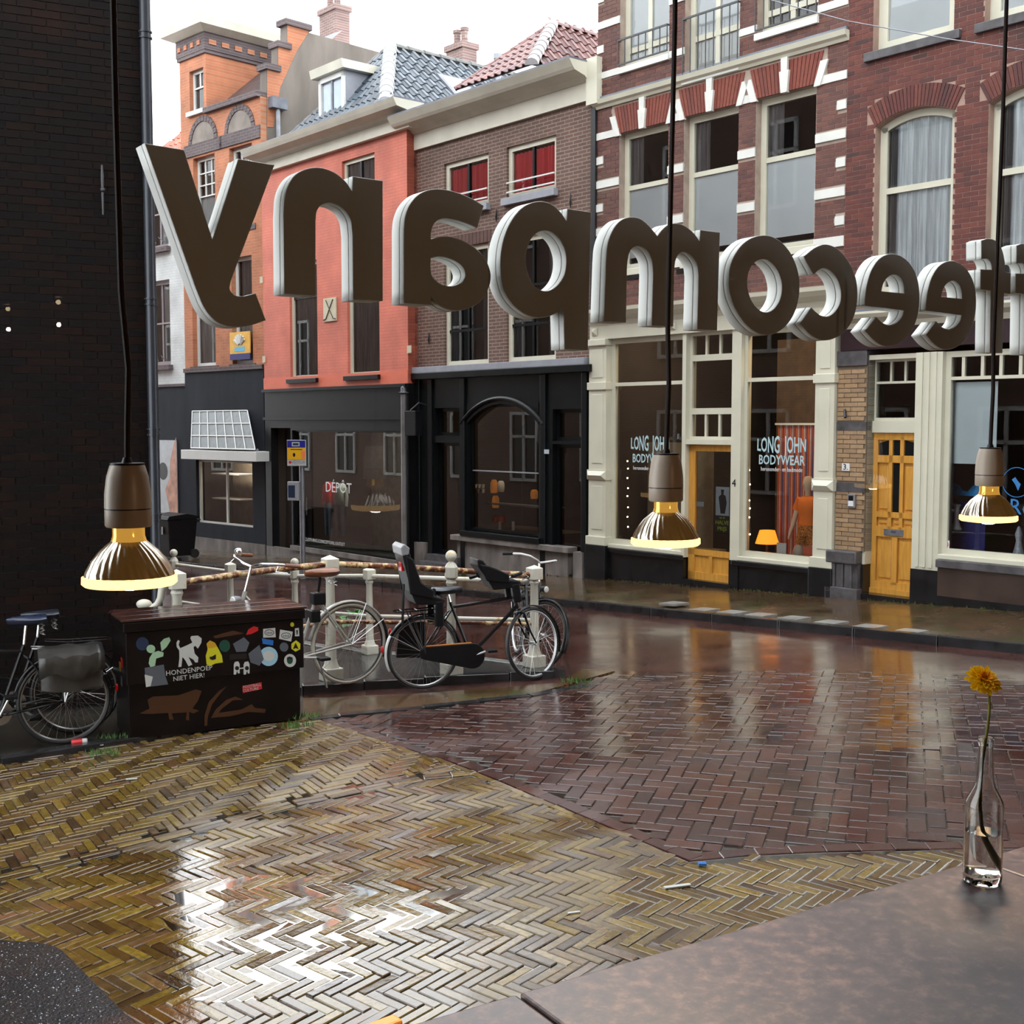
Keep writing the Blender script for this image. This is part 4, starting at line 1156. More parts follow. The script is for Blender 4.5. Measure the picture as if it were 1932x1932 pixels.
def hip_tiles(parent, A, B, mat, n, r=.1):
    d = (B - A) / n; dn = d.normalized(); ref = Vector((0, 0, 1)); a = dn.cross(ref).normalized(); c = a.cross(dn).normalized()
    if c.z < 0: c = -c
    for i in range(n):
        vs = []; fs = []; m = 7
        for (p, rr) in ((A + d * i, r * 1.12), (A + d * (i + 1.12), r * .9)):
            for k in range(m):
                t = math.pi * k / (m - 1); vs.append(p + a * rr * math.cos(t) + c * rr * math.sin(t))
        fs = [(k, k + 1, m + k + 1, m + k) for k in range(m - 1)] + [tuple(range(m))]
        MB().add(vs, fs).build('hip_tile', mat, parent, True, fix=False)
# ------------------------------------------------------------------ red brick house no. 3 with the oak door (far right)
GB = piece_mat('red_house_brick', [lin(82, 36, 31), lin(96, 42, 35), lin(76, 35, 32), lin(104, 50, 40), lin(88, 38, 32), lin(62, 33, 32)], .7, .2, 20, .2, dirt=(lin(44, 34, 34), .55, .60, .74))
GM = pbr('red_house_mortar', (.36, .24, .19), .9, var=.2, vs=4)
YPB = piece_mat('yellow_pier_brick', [lin(150, 122, 92), lin(164, 136, 104), lin(138, 112, 86), lin(158, 128, 94)], .7, .12, 20, .2)
G, gf = house('canal_house', 'red brick house with arched windows above the oak door number three', 1690)
uL = gf.q(1598, 200)[0]; uR = 6.5
zTop = 9.0; zShop = gf.q(1640, 588)[1]
up1 = gf.rect(1656, -330, 1804, 97); up2u = gf.q(1858, 40)[0]
up2 = (up2u, up2u + (up1[1] - up1[0]), up1[2], up1[3])
ar1 = gf.rect(1652, 240, 1797, 556); zc1 = gf.q(1726, 203)[1]
ar2u = gf.q(1866, 210)[0]; ar2 = (ar2u, ar2u + ar1[1] - ar1[0], ar1[2], ar1[3])
zs = ar1[3]; rise = zc1 - zs
def arch_pts(a, c, n=14, dz=0.0, dr=0.0):
    w = (c - a) / 2; Rr = (w * w + rise * rise) / (2 * rise); cx = (a + c) / 2; cz = zs + rise - Rr; th = math.asin(w / Rr)
    return [(cx + (Rr + dr) * math.sin(-th + 2 * th * k / n), cz + (Rr + dr) * math.cos(-th + 2 * th * k / n)) for k in range(n + 1)]
holes = [up1, up2, (ar1[0], ar1[1], ar1[2], zc1), (ar2[0], ar2[1], ar2[2], zc1)]
front_wall(G, (uL, uR, zShop, zTop), holes, GM, 0, .14)
body(G, uL, uR, -.6, zTop, .14, 6)
for (a, c, _, _) in (ar1, ar2):                    # brick segment over each arch
    P = arch_pts(a, c)
    b = MB()
    for k in range(len(P) - 1):
        (x0, z0), (x1, z1) = P[k], P[k + 1]
        b.add([(x0, 0, z0), (x1, 0, z1), (x1, 0, zc1), (x0, 0, zc1), (x0, .14, z0), (x1, .14, z1)], [(0, 1, 2, 3), (0, 4, 5, 1)])
    b.build('spandrel', GM, G, fix=False)
    w = (c - a) / 2; Rr = (w * w + rise * rise) / (2 * rise); cx = (a + c) / 2; cz = zs + rise - Rr; th = math.asin(w / Rr)
    n = 26
    for k in range(n):
        t0 = -th + 2 * th * (k + .08) / n; t1 = -th + 2 * th * (k + .92) / n
        pts = [(cx + (Rr + d) * math.sin(t), cz + (Rr + d) * math.cos(t)) for d, t in ((.005, t0), (.005, t1), (.27, t1), (.27, t0))]
        MB().prism(pts, -.014, .02, 'y').build('arch_brick', GB, G)
def blocked(z):
    out = []
    for h in (up1, up2):
        if h[2] - .13 < z < h[3]: out.append((h[0] - (.1 if z < h[2] else 0), h[1] + (.1 if z < h[2] else 0)))
    for (a, c, z0, _) in (ar1, ar2):
        w = (c - a) / 2; Rr = (w * w + rise * rise) / (2 * rise) + .285; cx = (a + c) / 2; cz = zs + rise - Rr + .285
        if z0 < z < zs + .05: out.append((a, c))
        elif zs + .05 <= z < cz + Rr:
            hw = math.sqrt(max(0, Rr * Rr - (z - cz) ** 2)); out.append((cx - min(hw, w + .12), cx + min(hw, w + .12)))
    return out
brick_rows(G, GB, gf, uL, 3.2, zShop + .05, 8.7, blocked, proud=.005, L=.205, Hc=.0605, seed=9, hidden=lambda X, Y: Y > 470)
for r in (up1, up2):
    win(G, r, .12, .13, CREAM, cur=[(BLIND, 0, 1, 0, 1, 'blind')])
    slab(G, BLUESTONE, r[0] - .1, r[1] + .1, r[2] - .11, r[2], -.06, .12, 'stone_sill', .008)
for (a, c, z0, z1) in (ar1, ar2):
    f = win(G, (a, c, z0, zs), .12, .1, CREAM, hb=(.60,), bar=.075, top=False, cur=[(NET, .10, 1.05, 0, 1.12, 'c'), (DIMCUR, 0, .12, 0, 1.08, 'c')])
    P = arch_pts(a, c); Q = arch_pts(a, c, dr=-.09)
    b = MB()
    for k in range(len(P) - 1):
        b.add([(P[k][0], .12, P[k][1]), (P[k + 1][0], .12, P[k + 1][1]), (Q[k + 1][0], .12, Q[k + 1][1]), (Q[k][0], .12, Q[k][1]),
               (Q[k + 1][0], .19, Q[k + 1][1]), (Q[k][0], .19, Q[k][1])], [(0, 1, 2, 3), (3, 2, 4, 5)])
    b.build('arched_head', CREAM, f, fix=False)
    MB().add([(x, .155, z) for x, z in Q] + [(a, .155, zs), (c, .155, zs)][::-1], [tuple(range(len(Q) + 2))]).build('pane', PANE, f, fix=False)
# shop cornice and dark name board
zb0 = gf.q(1600, 662)[1]; zb1 = gf.q(1600, 622)[1]; zc0 = zb1; zc2 = gf.q(1640, 590)[1]
cornice(G, uL, uR, zc0, zc2, [(0, .03), (.35, .06), (.6, .16), (.85, .2), (1, .2)], CREAM)
slab(G, LEAD, uL, uR, zc2, zc2 + .03, -.2, .14, 'lead_flashing')
slab(G, pbr('dark_purple_board', (.022, .008, .012), .35, var=.2), uL, uR, zb0, zb1, -.04, .12, 'name_board')
# pier of yellow bricks
pu0, pu1 = gf.q(1579, 850)[0], gf.q(1634, 850)[0]
zp0 = gf.q(1575, 1036)[1]; zp1 = gf.q(1580, 692)[1]
gnd = lambda u: gf.ground(u) + .085
slab(G, pbr('pier_mortar', (.16, .12, .085), .9), pu0, pu1, zp0, zp1, .0, .3, 'pier')
stones = [gf.rect(1579, 796, 1634, 812), gf.rect(1579, 910, 1634, 927)]
brick_rows(G, YPB, gf, pu0, pu1, zp0, zp1, lambda z: [(pu0, pu1)] if any(s[2] - .01 < z < s[3] + .01 for s in stones) else [], L=.205, Hc=.0605, n_single=150, seed=2, mass='pier_brick_mass')
for s in stones: slab(G, BLUESTONE, pu0, pu1, s[2], s[3], -.016, .1, 'stone_band')
slab(G, BLUESTONE, pu0 - .02, pu1 + .0, zp1, zb0, -.03, .3, 'capital', .008)
zb_ = gnd(pu0)
slab(G, BLUESTONE, pu0 - .07, pu1 - .04, zp0 - .17, zp0, -.12, .2, 'base_cap', .02)
for k in range(3):
    w = (pu1 - pu0 - .06) / 3; slab(G, BLUESTONE, pu0 - .04 + k * w, pu0 - .04 + (k + .8) * w, zp0 - .5, zp0 - .17, -.09, .2, 'base_flute', .015)
slab(G, BLUESTONE, pu0 - .03, pu1 - .05, zb_ + .1, zp0 - .16, -.06, .2, 'base_block')
slab(G, BLUESTONE, pu0 - .08, pu1 - .02, zb_ - .1, zb_ + .15, -.12, .2, 'base_foot', .01)
IV = pbr('enamel_white', (.7, .7, .7), .3, var=0)
o = slab(G, IV, *(lambda r: (r[0], r[1], r[2], r[3]))(gf.rect(1591, 874, 1605, 888)), -.03, -.014, 'number_plate')
r = gf.rect(1591, 874, 1605, 888)
put_text('number', '3.', .11, BLACKP, o, (r[0] + r[1]) / 2, -.033, (r[2] + r[3]) / 2)
r = gf.rect(1604, 932, 1617, 957)
it = slab(G, ZINC, r[0], r[1], r[2], r[3], -.06, -.01, 'intercom', .006)
slab(it, BLACKP, r[0] + .02, r[1] - .02, r[2] + (r[3] - r[2]) * .55, r[3] - .02, -.064, -.058, 'screen'); slab(it, IV, r[0] + .015, r[1] - .015, r[2] + .02, r[2] + (r[3] - r[2]) * .5, -.064, -.058, 'buttons')
p = gf.q(1600, 782); MB().tube([(p[0] - .04, -.02, p[1] + .06), (p[0] + .02, -.09, p[1] - .04)], .018, 8).build('flag_holder', IRON, G, True)

# oak door in its cream frame
d = .17
fu0, fu1 = gf.q(1634, 850)[0], gf.q(1776, 850)[0]
zh = gf.q(1640, 670)[1]
ds = gf.rect(1644, 816, 1737, 1117, d)
post_r = gf.q(1740, 850)[0]
slab(G, CREAM, fu0, ds[0], gnd(fu0) + .45, zh, .02, .3, 'door_post'); slab(G, DKSTONE, fu0 - .01, ds[0], gnd(fu0) - .1, gnd(fu0) + .45, .0, .3, 'door_post_base')
slab(G, CREAM, ds[1], fu1, gnd(fu1) + .42, zh, -.02, .3, 'door_post')
for k in range(3): slab(G, CREAM, ds[1] + .05 + k * (fu1 - ds[1] - .08) / 3, ds[1] + .05 + (k + .55) * (fu1 - ds[1] - .08) / 3, gnd(fu1) + .45, zh, -.035, 0, 'post_moulding')
slab(G, DKSTONE, ds[1], fu1 + .03, gnd(fu1) - .1, gnd(fu1) + .42, -.04, .3, 'door_post_base')
slab(G, CREAM, ds[0], ds[1], zh - .06, zh, .03, .3, 'door_head')
zt0, zt1 = gf.q(1652, 797, d)[1], gf.q(1652, 675, d)[1]
win(G, (ds[0], ds[1], zt0, zt1), d, .06, CREAM, PANE, hb=(.63,), vb=(.333, .667), bar=.03, only_rows=(1,), name='fanlight')
slab(G, CREAM, ds[0], ds[1], ds[3], zt0 + .02, d - .04, d + .08, 'transom')
door = slab(G, OAK, ds[0] + .01, ds[1] - .01, ds[2], ds[3], d + .04, d + .07, 'door')
W_ = ds[1] - ds[0]; Hh = ds[3] - ds[2]
def dv(fx0, fx1, fz0, fz1, y0, y1, m, n, bev=0): return slab(door, m, ds[0] + W_ * fx0, ds[0] + W_ * fx1, ds[2] + Hh * fz0, ds[2] + Hh * fz1, d + y0, d + y1, n, bev)
for (a, c) in ((.012, .14), (.86, .988)): dv(a, c, 0, 1, 0, .045, OAK, 'stile')
for (a, c) in ((.36, .43), (.58, .65)): dv(a, c, .36, .97, .0, .045, OAK, 'mullion')
dv(.45, .56, .06, .36, 0, .045, OAK, 'mullion')
for (a, c) in ((0, .075), (.355, .42), (.475, .51), (.815, .86), (.955, 1)): dv(.14, .86, a, c, 0, .045, OAK, 'rail')
for k, (a, c) in enumerate(((.14, .36), (.43, .58), (.65, .86))):
    z0_, z1_ = .86, .955
    p = [(ds[0] + W_ * a, ds[2] + Hh * z0_), (ds[0] + W_ * c, ds[2] + Hh * z0_), (ds[0] + W_ * c, ds[2] + Hh * (z1_ - (.02 if k == 2 else 0))), (ds[0] + W_ * a, ds[2] + Hh * (z1_ - (.02 if k == 0 else 0)))]
    MB().prism(p, d + .030, d + .038, 'y').build('pane', BLACKG, door)
dv(.43, .58, .51, .815, .030, .038, BLACKG, 'pane')
for (a, c, e, f) in ((.15, .35, .515, .805), (.66, .85, .515, .805), (.15, .35, .425, .47), (.66, .85, .425, .47), (.44, .57, .425, .47), (.16, .44, .085, .345), (.57, .85, .085, .345)):
    dv(a + .015, c - .015, e + .012, f - .012, .022, .045, OAK, 'panel', .008)
o = dv(.30, .68, .365, .405, -.012, .01, ZINC, 'letter_slot'); put_text('lettering', 'POST', .03, BLACKP, o, (ds[0] + ds[1]) / 2, d - .014, ds[2] + Hh * .388)
hd = dv(.93, .985, .385, .455, -.01, .005, CHROME, 'handle'); MB().tube([(ds[0] + W_ * .955, d - .01, ds[2] + Hh * .43), (ds[0] + W_ * .955, d - .06, ds[2] + Hh * .43), (ds[0] + W_ * .88, d - .06, ds[2] + Hh * .43)], .009, 8).build('lever', CHROME, hd, True)
dv(0, 1, -.012, .03, -.02, .03, OAK, 'weather_bar')
slab(G, DKSTONE, fu0, fu1, gnd(fu0) - .15, ds[2], -.05, .4, 'door_step')

# right-hand shop window
su0 = fu1; sr = (su0, uR, gf.q(1783, 1046)[1], zh)
zsm = gf.q(1783, 714)[1]
fr_h = sr[3] - sr[2]
sf = win(G, sr, .06, .07, CREAM, PANEDK, hb=((zsm - sr[2] - .07) / (fr_h - .14),), vb=[(gf.q(x, 690)[0] - su0 - .07) / (uR - su0 - .14) for x in (1812, 1848, 1883, 1920, 1958, 1998, 2040)], bar=.04, only_rows=(1,), name='shop_window')
slab(G, CREAM, su0, uR, sr[2] - .06, sr[2], -.03, .14, 'sill', .008)
slab(G, BLUESTONE, su0 + .0, uR, sr[2] - .16, sr[2] - .06, -.08, .2, 'stone_moulding', .01)
slab(G, pbr('brown_plinth_stone', (.05, .032, .026), .3, var=.3, vs=3), su0 + .02, uR, gnd(su0) + .12, sr[2] - .16, -.05, .2, 'plinth')
slab(G, DKSTONE, su0, uR, gnd(4) - .3, gnd(su0) + .12, -.06, .2, 'plinth_foot')
r = gf.rect(1786, 722, 1881, 874, .2)
slab(sf, BLIND2, r[0], r[1], r[2], r[3], .2, .206, 'blind')
r = gf.rect(1778, 1019, 1791, 1034, .08)
o = slab(sf, IV, r[0], r[1], r[2], r[3], .082, .085, 'no_smoking_sticker')
MB().lathe([(.030, -.002), (.038, -.002), (.038, .0), (.030, .0)], 20, ((r[0] + r[1]) / 2, .080, (r[2] + r[3]) / 2), 'y', True).build('lettering', pbr('sticker_red', (.5, .02, .03), .4, var=0), sf)
# display behind the glass: blue panel, white boot shaped stand, cloth
BLUEP = pbr('deep_blue_panel', (.010, .014, .16), .5, var=.2); TEAL = pbr('turquoise_cloth', (.01, .22, .55), .6, var=.4, vs=10)
def prop(fr, name, label, cat, px, py, y, group=None):
    u, z = fr.q(px, py, y); return thing(name, label, cat, fr.w(u, y, z), fr.a, group), u, z
t, u, z = prop(gf, 'blue_backdrop', 'deep blue display panel in the right shop window', 'panel', 1815, 1040, .6)
MB().box(-.3, .3, 0, .02, 0, .62).build('board', BLUEP, t)
t, u, z = prop(gf, 'display_cloth', 'turquoise cloth laid along a shelf in the right shop window', 'cloth', 1812, 935, .5)
b = MB(); 
for i in range(9):
    x0 = -.26 + i * .06; b.add([(x0, 0, 0), (x0 + .06, 0, 0), (x0 + .06, .1, .10 + .06 * math.sin(i * 1.3)), (x0, .1, .10 + .06 * math.sin((i - 1) * 1.3))], [(0, 1, 2, 3)])
b.build('cloth', TEAL, t, True, fix=False)
t, u, z = prop(gf, 'display_stand', 'white stand with a flared foot in the right shop window', 'stand', 1804, 1000, .4)
MB().lathe([(.06, 0), (.07, .01), (.05, .05), (.035, .1), (.034, .28), (.05, .32), (0, .32)], 14).build('stand', WHITE, t, True)
for k, (px, py, lab) in enumerate(((1921, 1052, 'small frosted ornament low in the right shop window'),)):
    t, u, z = prop(gf, 'ornament', lab, 'ornament', px, py, .3)
    MB().lathe([(.07, 0), (.075, .02), (.05, .1), (.03, .2), (.045, .28), (.02, .36), (0, .38)], 10).build('body', pbr('frosted', (.4, .42, .48), .3, var=.4, vs=30), t, True)
SIGNB = pbr('blue_window_lettering', (.02, .16, .42), .5, var=0)
put_text('lettering', 'Re', .26, SIGNB, sf, gf.q(1925, 958, .08)[0], .083, gf.q(1925, 958, .08)[1])
p = gf.q(1918, 910, .08)
MB().lathe([(.17, 0), (.178, 0), (.178, .003), (.17, .003)], 30, (p[0], .082, p[1]), 'y', True).build('emblem', SIGNB, sf)
MB().prism([(p[0] - .06, p[1] + .03), (p[0] - .02, p[1] - .02), (p[0] + .02, p[1] - .1), (p[0] + .05, p[1] - .02), (p[0] + .01, p[1] + .02), (p[0] - .02, p[1] + .06)], .081, .083, 'y').build('emblem', SIGNB, sf)
# ------------------------------------------------------------------ banded brick house with the cream shop front no. 4
FB = piece_mat('purple_red_brick', [lin(84, 50, 45), lin(97, 57, 49), lin(78, 46, 44), lin(106, 64, 54), lin(90, 52, 46)], .7, .2, 20, .2, dirt=(lin(110, 92, 72), .7, .60, .80))
FM = pbr('banded_house_mortar', (.36, .28, .23), .9, var=.2)
SOLD = piece_mat('bright_red_soldier', [lin(112, 52, 40), lin(124, 60, 46), lin(104, 50, 40)], .7, .15, 20, .2)
F, ff = house('canal_house', 'tall brick house with white stone bands above the cream shop front', 1360)
uL = ff.q(1127, 300)[0]; uR = ff.q(1598, 200)[0]
zTop = 10.2; zS = ff.q(1130, 585)[1]
zcb, zct = ff.q(1118, 211)[1], ff.q(1118, 195)[1]
W1 = ff.rect(1169, 252, 1260, 510); Wd = W1[1] - W1[0]
W2 = ff.rect(1291, 226, 1392, 510); W3 = ff.rect(1427, 188, 1538, 510)
zt, zbm = W1[3], W1[2]
wins = [(w[0], w[1], zbm, zt) for w in (W1, W2, W3)]
ups = [(W1[0], W1[1], ff.q(1169, 130)[1], 9.6), (W2[0], W2[1], ff.q(1291, 150)[1], 9.6), (W3[0], W3[1], ff.q(1427, 66)[1], 9.6)]
front_wall(F, (uL, uR, zS, zTop), wins + ups, FM, 0, .14)
body(F, uL, uR, -.8, zTop, .14, 6)
bands = []
for (yt, yb, full) in ((-42, -30, 1), (0, 8, 0), (45, 58, 1), (89, 103, 0), (140, 152, 1), (253, 266, 1), (298, 312, 0), (343, 357, 1), (387, 401, 0), (432, 446, 1), (477, 491, 0), (508, 524, 1)):
    bands.append((ff.q(1128, yb)[1], ff.q(1128, yt)[1], full))
piers = [(uL, W1[0]), (W1[1], W2[0]), (W2[1], W3[0]), (W3[1], uR)]
def nowin(a, c, z0, z1): return not any(h[0] < (a + c) / 2 < h[1] and h[2] < (z0 + z1) / 2 < h[3] for h in wins + ups)
qw = .14
stn = []
for (z0, z1, full) in bands:
    for i, (a, c) in enumerate(piers):
        if full: stn.append((a, c, z0, z1))
        elif i == 0: stn.append((a, a + qw, z0, z1))
        elif i == 3: stn.append((c - qw, c, z0, z1))
for (a, c, z0, z1) in stn: slab(F, STONEW, a, c, z0, z1, -.022, .02, 'stone_band')
def blkF(z):
    out = [(h[0], h[1]) for h in wins + ups if h[2] < z < h[3]]
    out += [(a, c) for (a, c, z0, z1) in stn if z0 - .02 < z < z1 + .02]
    if zt < z < zcb: out += [(w[0] - .16, w[1] + .16) for w in wins]
    if zcb - .01 < z < zct + .01: out.append((uL, uR))
    return out
brick_rows(F, FB, ff, uL, uR, zS + .03, 10.0, blkF, proud=.005, L=.205, Hc=.0605, seed=12)
cornice(F, uL - .05, uR + .02, zcb, zct, [(0, .03), (.3, .05), (.5, .09), (1, .11)], CREAM, 'string_course')
slab(F, LEAD, uL, uR, zct, zct + .05, -.05, .02, 'lead_flashing')
for (a, c, z0, z1) in wins:                        # flat arch: soldiers, skewbacks, keystone
    h = zcb - z1; b = MB(); n = int((c - a + .2) / .065); m = (a + c) / 2
    for k in range(n):
        f0, f1 = (k + .08) / n, (k + .92) / n
        x0, x1 = a + (c - a) * f0, a + (c - a) * f1; sp = 1.22
        b.prism([(x0, z1), (x1, z1), (m + (x1 - m) * sp, z1 + h * .92), (m + (x0 - m) * sp, z1 + h * .92)], -.016, .01, 'y')
    o = b.build('soldier_course', SOLD, F); o['kind'] = 'stuff'
    for s in (-1, 1):
        e = a if s < 0 else c
        MB().prism([(e - s * .03, z1 - .04), (e + s * .07, z1 - .04), (e + s * .19, z1 + h * .62), (e + s * .07, z1 + h * .62)], -.035, .01, 'y').build('skewback', STONEW, F)
    MB().prism([(m - .05, z1 - .02), (m + .05, z1 - .02), (m + .08, z1 + h * .6), (m + .05, z1 + h * .6), (m + .055, z1 + h), (m - .055, z1 + h), (m - .05, z1 + h * .6), (m - .08, z1 + h * .6)], -.055, .01, 'y').build('keystone', STONEW, F)
for i, w in enumerate(wins):
    fh = (ff.q(1183, 350)[1] - w[2]) / (w[3] - w[2])
    f = win(F, w, .12, .09, CREAM, PANE, hb=(fh,), bar=.07, cur=[(BLIND, 0, 1, 0.05, fh - .02, 'blind'), (DIMCUR, 0, .3, fh, 1, 'c')])
    slab(f, IRON, w[0] + .1, w[1] - .1, w[2] + .08, w[2] + .11, .15, .17, 'bottom_rail')
    slab(F, CREAM, w[0] - .03, w[1] + .03, w[2] - .1, w[2], -.04, .12, 'sill', .006)
    slab(F, DKSTONE, w[0] - .1, w[1] + .1, w[2] - .16, w[2] - .1, -.03, .02, 'drip_stone')
RAILM = pbr('dark_grey_railing', (.05, .05, .055), .4, var=0)
for i, w in enumerate(ups):
    win(F, w, .12, .09, CREAM, PANE, hb=(.10 if i != 1 else .22,), vb=(.5,), bar=.08, cur=[(BLIND, 0, 1, .0, 1, 'blind')] if i == 0 else ([(WHITE, .02, .98, 0, .2, 'blind'), (BLIND, 0, 1, .2, 1, 'blind')] if i == 1 else [(DIMCUR, 0, 1, 0, 1, 'c')]))
    slab(F, STONEW, w[0] - .02, w[1] + .02, w[2] - .09, w[2], -.05, .12, 'sill')
    hgt = .42 if i == 0 else .85
    rl = MB(); y = -.06
    z0 = w[2] + .03; z1 = w[2] + hgt
    rl.box(w[0], w[1], y, y + .025, z1 - .025, z1); rl.box(w[0], w[1], y, y + .02, z0, z0 + .02)
    for e in (w[0], w[1]): rl.box(e - .01, e + .01, y, .02, z1 - .02, z1)
    ro = rl.build('balcony_rail', RAILM, F)
    n = 7
    for k in range(n + 1):
        x = w[0] + (w[1] - w[0]) * k / n; slab(ro, RAILM, x - .006, x + .006, z0, z1, y + .004, y + .016, 'baluster')

# cream shop front ------------------------------------------------------
gnd = lambda u: ff.ground(u) + .085
pl0, pl1 = ff.q(1117, 800)[0], ff.q(1149, 800)[0]; pr0, pr1 = ff.q(1543, 800)[0], ff.q(1579, 800)[0]
zf0 = ff.q(1120, 642)[1]; zf1 = ff.q(1120, 588)[1]
cornice(F, pl0, pr1, zf0 + (zf1 - zf0) * .45, zf1, [(0, .06), (.3, .09), (.55, .2), (.8, .26), (1, .27)], CREAM)
slab(F, CREAM, pl0, pr1, zf0, zf0 + (zf1 - zf0) * .45, -.06, .14, 'fascia')
for u in (ff.q(1275, 606)[0], pr0 + .1, pl0 + .12):
    MB().add([(u - .06, -.07, zf0 + .06), (u + .06, -.07, zf0 + .06), (u + .06, -.07, zf0 + .18), (u - .06, -.07, zf0 + .18), (u, -.13, zf0 + .12)], [(0, 1, 4), (1, 2, 4), (2, 3, 4), (3, 0, 4), (0, 3, 2, 1)]).build('boss', CREAM, F)
zpb = ff.q(1117, 1026)[1]
def pyramid(t, u0, u1, z0, z1, y, mat, nm):
    cz = (z0 + z1) / 2; MB().add([(u0, y, z0), (u1, y, z0), (u1, y, z1), (u0, y, z1), (u0 + .07, y - .05, cz), (u1 - .07, y - .05, cz)], [(0, 1, 5, 4), (1, 2, 5), (2, 3, 4, 5), (3, 0, 4)]).build(nm, mat, t)
for (a, c, zz) in ((pl0, pl1, zpb), (pr0, pr1, ff.q(1540, 1066)[1] - .02)):
    slab(F, CREAM, a, c, zz, zf0, -.07, .2, 'pilaster')
    slab(F, CREAM, a - .02, c + .02, zf0 - .1, zf0, -.12, .1, 'capital', .01)
    zm = ff.q(1117, 728)[1]; slab(F, CREAM, a - .02, c + .02, zm - .07, zm + .05, -.10, .1, 'collar', .006)
    zq = ff.q(1117, 897)[1]; slab(F, CREAM, a - .02, c + .02, zq - .06, zq + .1, -.09, .1, 'block'); pyramid(F, a - .02, c + .02, zq - .06, zq + .08, -.09, CREAM, 'diamond_point')
    for (e0, e1) in ((zm + .12, zf0 - .16), (zq + .2, zm - .14), (zz + .25, zq - .16)):
        if e1 > e0: slab(F, CREAM, a + .07, c - .07, e0, e1, -.08, -.06, 'raised_panel', .006)
    slab(F, CREAM, a - .03, c + .03, zz, zz + .14, -.11, .1, 'pilaster_foot', .008)
    slab(F, DKSTONE, a - .03, c + .03, gnd(a) - .2, zz, -.12, .2, 'pilaster_base', .006)
lw0, lw1 = pl1, ff.q(1291, 800)[0]
dr0, dr1 = ff.q(1294, 970)[0], ff.q(1380, 970)[0]
rw0, rw1 = ff.q(1396, 850)[0], pr0
zsill = ff.q(1165, 1027)[1]
tr = ff.q(1168, 725)[1]
fx = lambda z, z0, z1: (z - z0 - .08) / (z1 - z0 - .16)
lwf = win(F, (lw0, lw1, zsill, zf0), .05, .08, CREAM, PANEDK, hb=(fx(tr, zsill, zf0),), bar=.055, name='shop_window')
zsr = ff.q(1403, 1050)[1]
rwf = win(F, (rw0, rw1, zsr, zf0), .05, .08, CREAM, PANEDK, hb=(fx(tr, zsr, zf0),), bar=.055, name='shop_window')
slab(F, CREAM, lw0, lw1, zsill - .06, zsill, -.04, .14, 'sill', .008); slab(F, CREAM, rw0, rw1, zsr - .06, zsr, -.04, .14, 'sill', .008)
slab(F, DKSTONE, lw0, dr0 - .02, gnd(lw0) - .3, zsill - .06, -.03, .2, 'stall_riser'); slab(F, DKSTONE, rw0 - .08, rw1, gnd(rw0) - .3, zsr - .06, -.03, .2, 'stall_riser')
slab(F, DKSTONE, lw0, dr0 - .02, zsill - .13, zsill - .06, -.07, .1, 'riser_moulding', .01); slab(F, DKSTONE, rw0 - .08, rw1, zsr - .13, zsr - .06, -.07, .1, 'riser_moulding', .01)
# door bay
dd = .06
slab(F, CREAM, lw1 - .02, dr0, gnd(dr0) + .42, zf0, -.03, .2, 'door_post'); slab(F, CREAM, dr1, rw0 + .03, gnd(dr1) + .42, zf0, -.03, .2, 'door_post')
slab(F, DKSTONE, dr1, rw0 + .03, gnd(dr1) - .2, gnd(dr1) + .42, -.05, .2, 'door_post_base')
zh = ff.q(1294, 838)[1]; z2 = ff.q(1300, 776)[1]; z1_ = ff.q(1300, 676)[1]
slab(F, CREAM, dr0, dr1, zh, zh + .07, -.02, .2, 'door_head')
win(F, (dr0, dr1, zh + .07, z2), dd, .045, CREAM, PANEDK, vb=(.333, .667), bar=.035, name='fanlight')
win(F, (dr0, dr1, z2, z1_), dd, .045, CREAM, PANEDK, name='fanlight')
win(F, (dr0, dr1, z1_, zf0), dd, .045, CREAM, PANEDK, vb=(.333, .667), bar=.035, name='fanlight')
zd0 = ff.q(1292, 1091)[1]
dm = MB(); sw_ = .12
dm.box(dr0, dr0 + sw_, dd, dd + .05, zd0, zh); dm.box(dr1 - sw_ * .6, dr1, dd, dd + .05, zd0, zh); dm.box(dr0, dr1, dd, dd + .05, zh - .1, zh)
zmid = ff.q(1292, 1037)[1]; dm.box(dr0, dr1, dd, dd + .05, zmid - .07, zmid + .02); dm.box(dr0, dr1, dd, dd + .05, zd0, zd0 + .11)
um = (dr0 + dr1) / 2; dm.box(um - .03, um + .03, dd, dd + .05, zd0 + .1, zmid - .06)
door = dm.build('door', OAK, F)
for (a, c) in ((dr0 + sw_, um - .03), (um + .03, dr1 - sw_ * .6)): slab(door, OAK, a, c, zd0 + .1, zmid - .06, dd + .025, dd + .04, 'panel')
MB().quad((dr0 + sw_, dd + .03, zmid), (dr1 - sw_ * .6, dd + .03, zmid), (dr1 - sw_ * .6, dd + .03, zh - .1), (dr0 + sw_, dd + .03, zh - .1)).build('pane', PANEDK, door, fix=False)
p = ff.q(1299, 985, dd); MB().tube([(p[0], dd, p[1]), (p[0], dd - .06, p[1]), (p[0] + .1, dd - .06, p[1])], .009, 8).build('handle', CHROME, door, True); slab(door, ZINC, p[0] - .018, p[0] + .018, p[1] - .2, p[1] + .03, dd - .008, dd, 'lock_plate')
slab(F, DKSTONE, dr0 - .05, dr1 + .05, gnd(dr0) - .2, zd0, -.06, .3, 'door_step')
p = ff.q(1385, 912, -.03); put_text('house_number', '4', .15, BLACKP, F, p[0], -.034, p[1])
p = ff.q(1284, 826, -.03); MB().tube([(p[0] - .04, -.03, p[1] + .05), (p[0] + .02, -.1, p[1] - .03)], .018, 8).build('flag_holder', IRON, F, True)
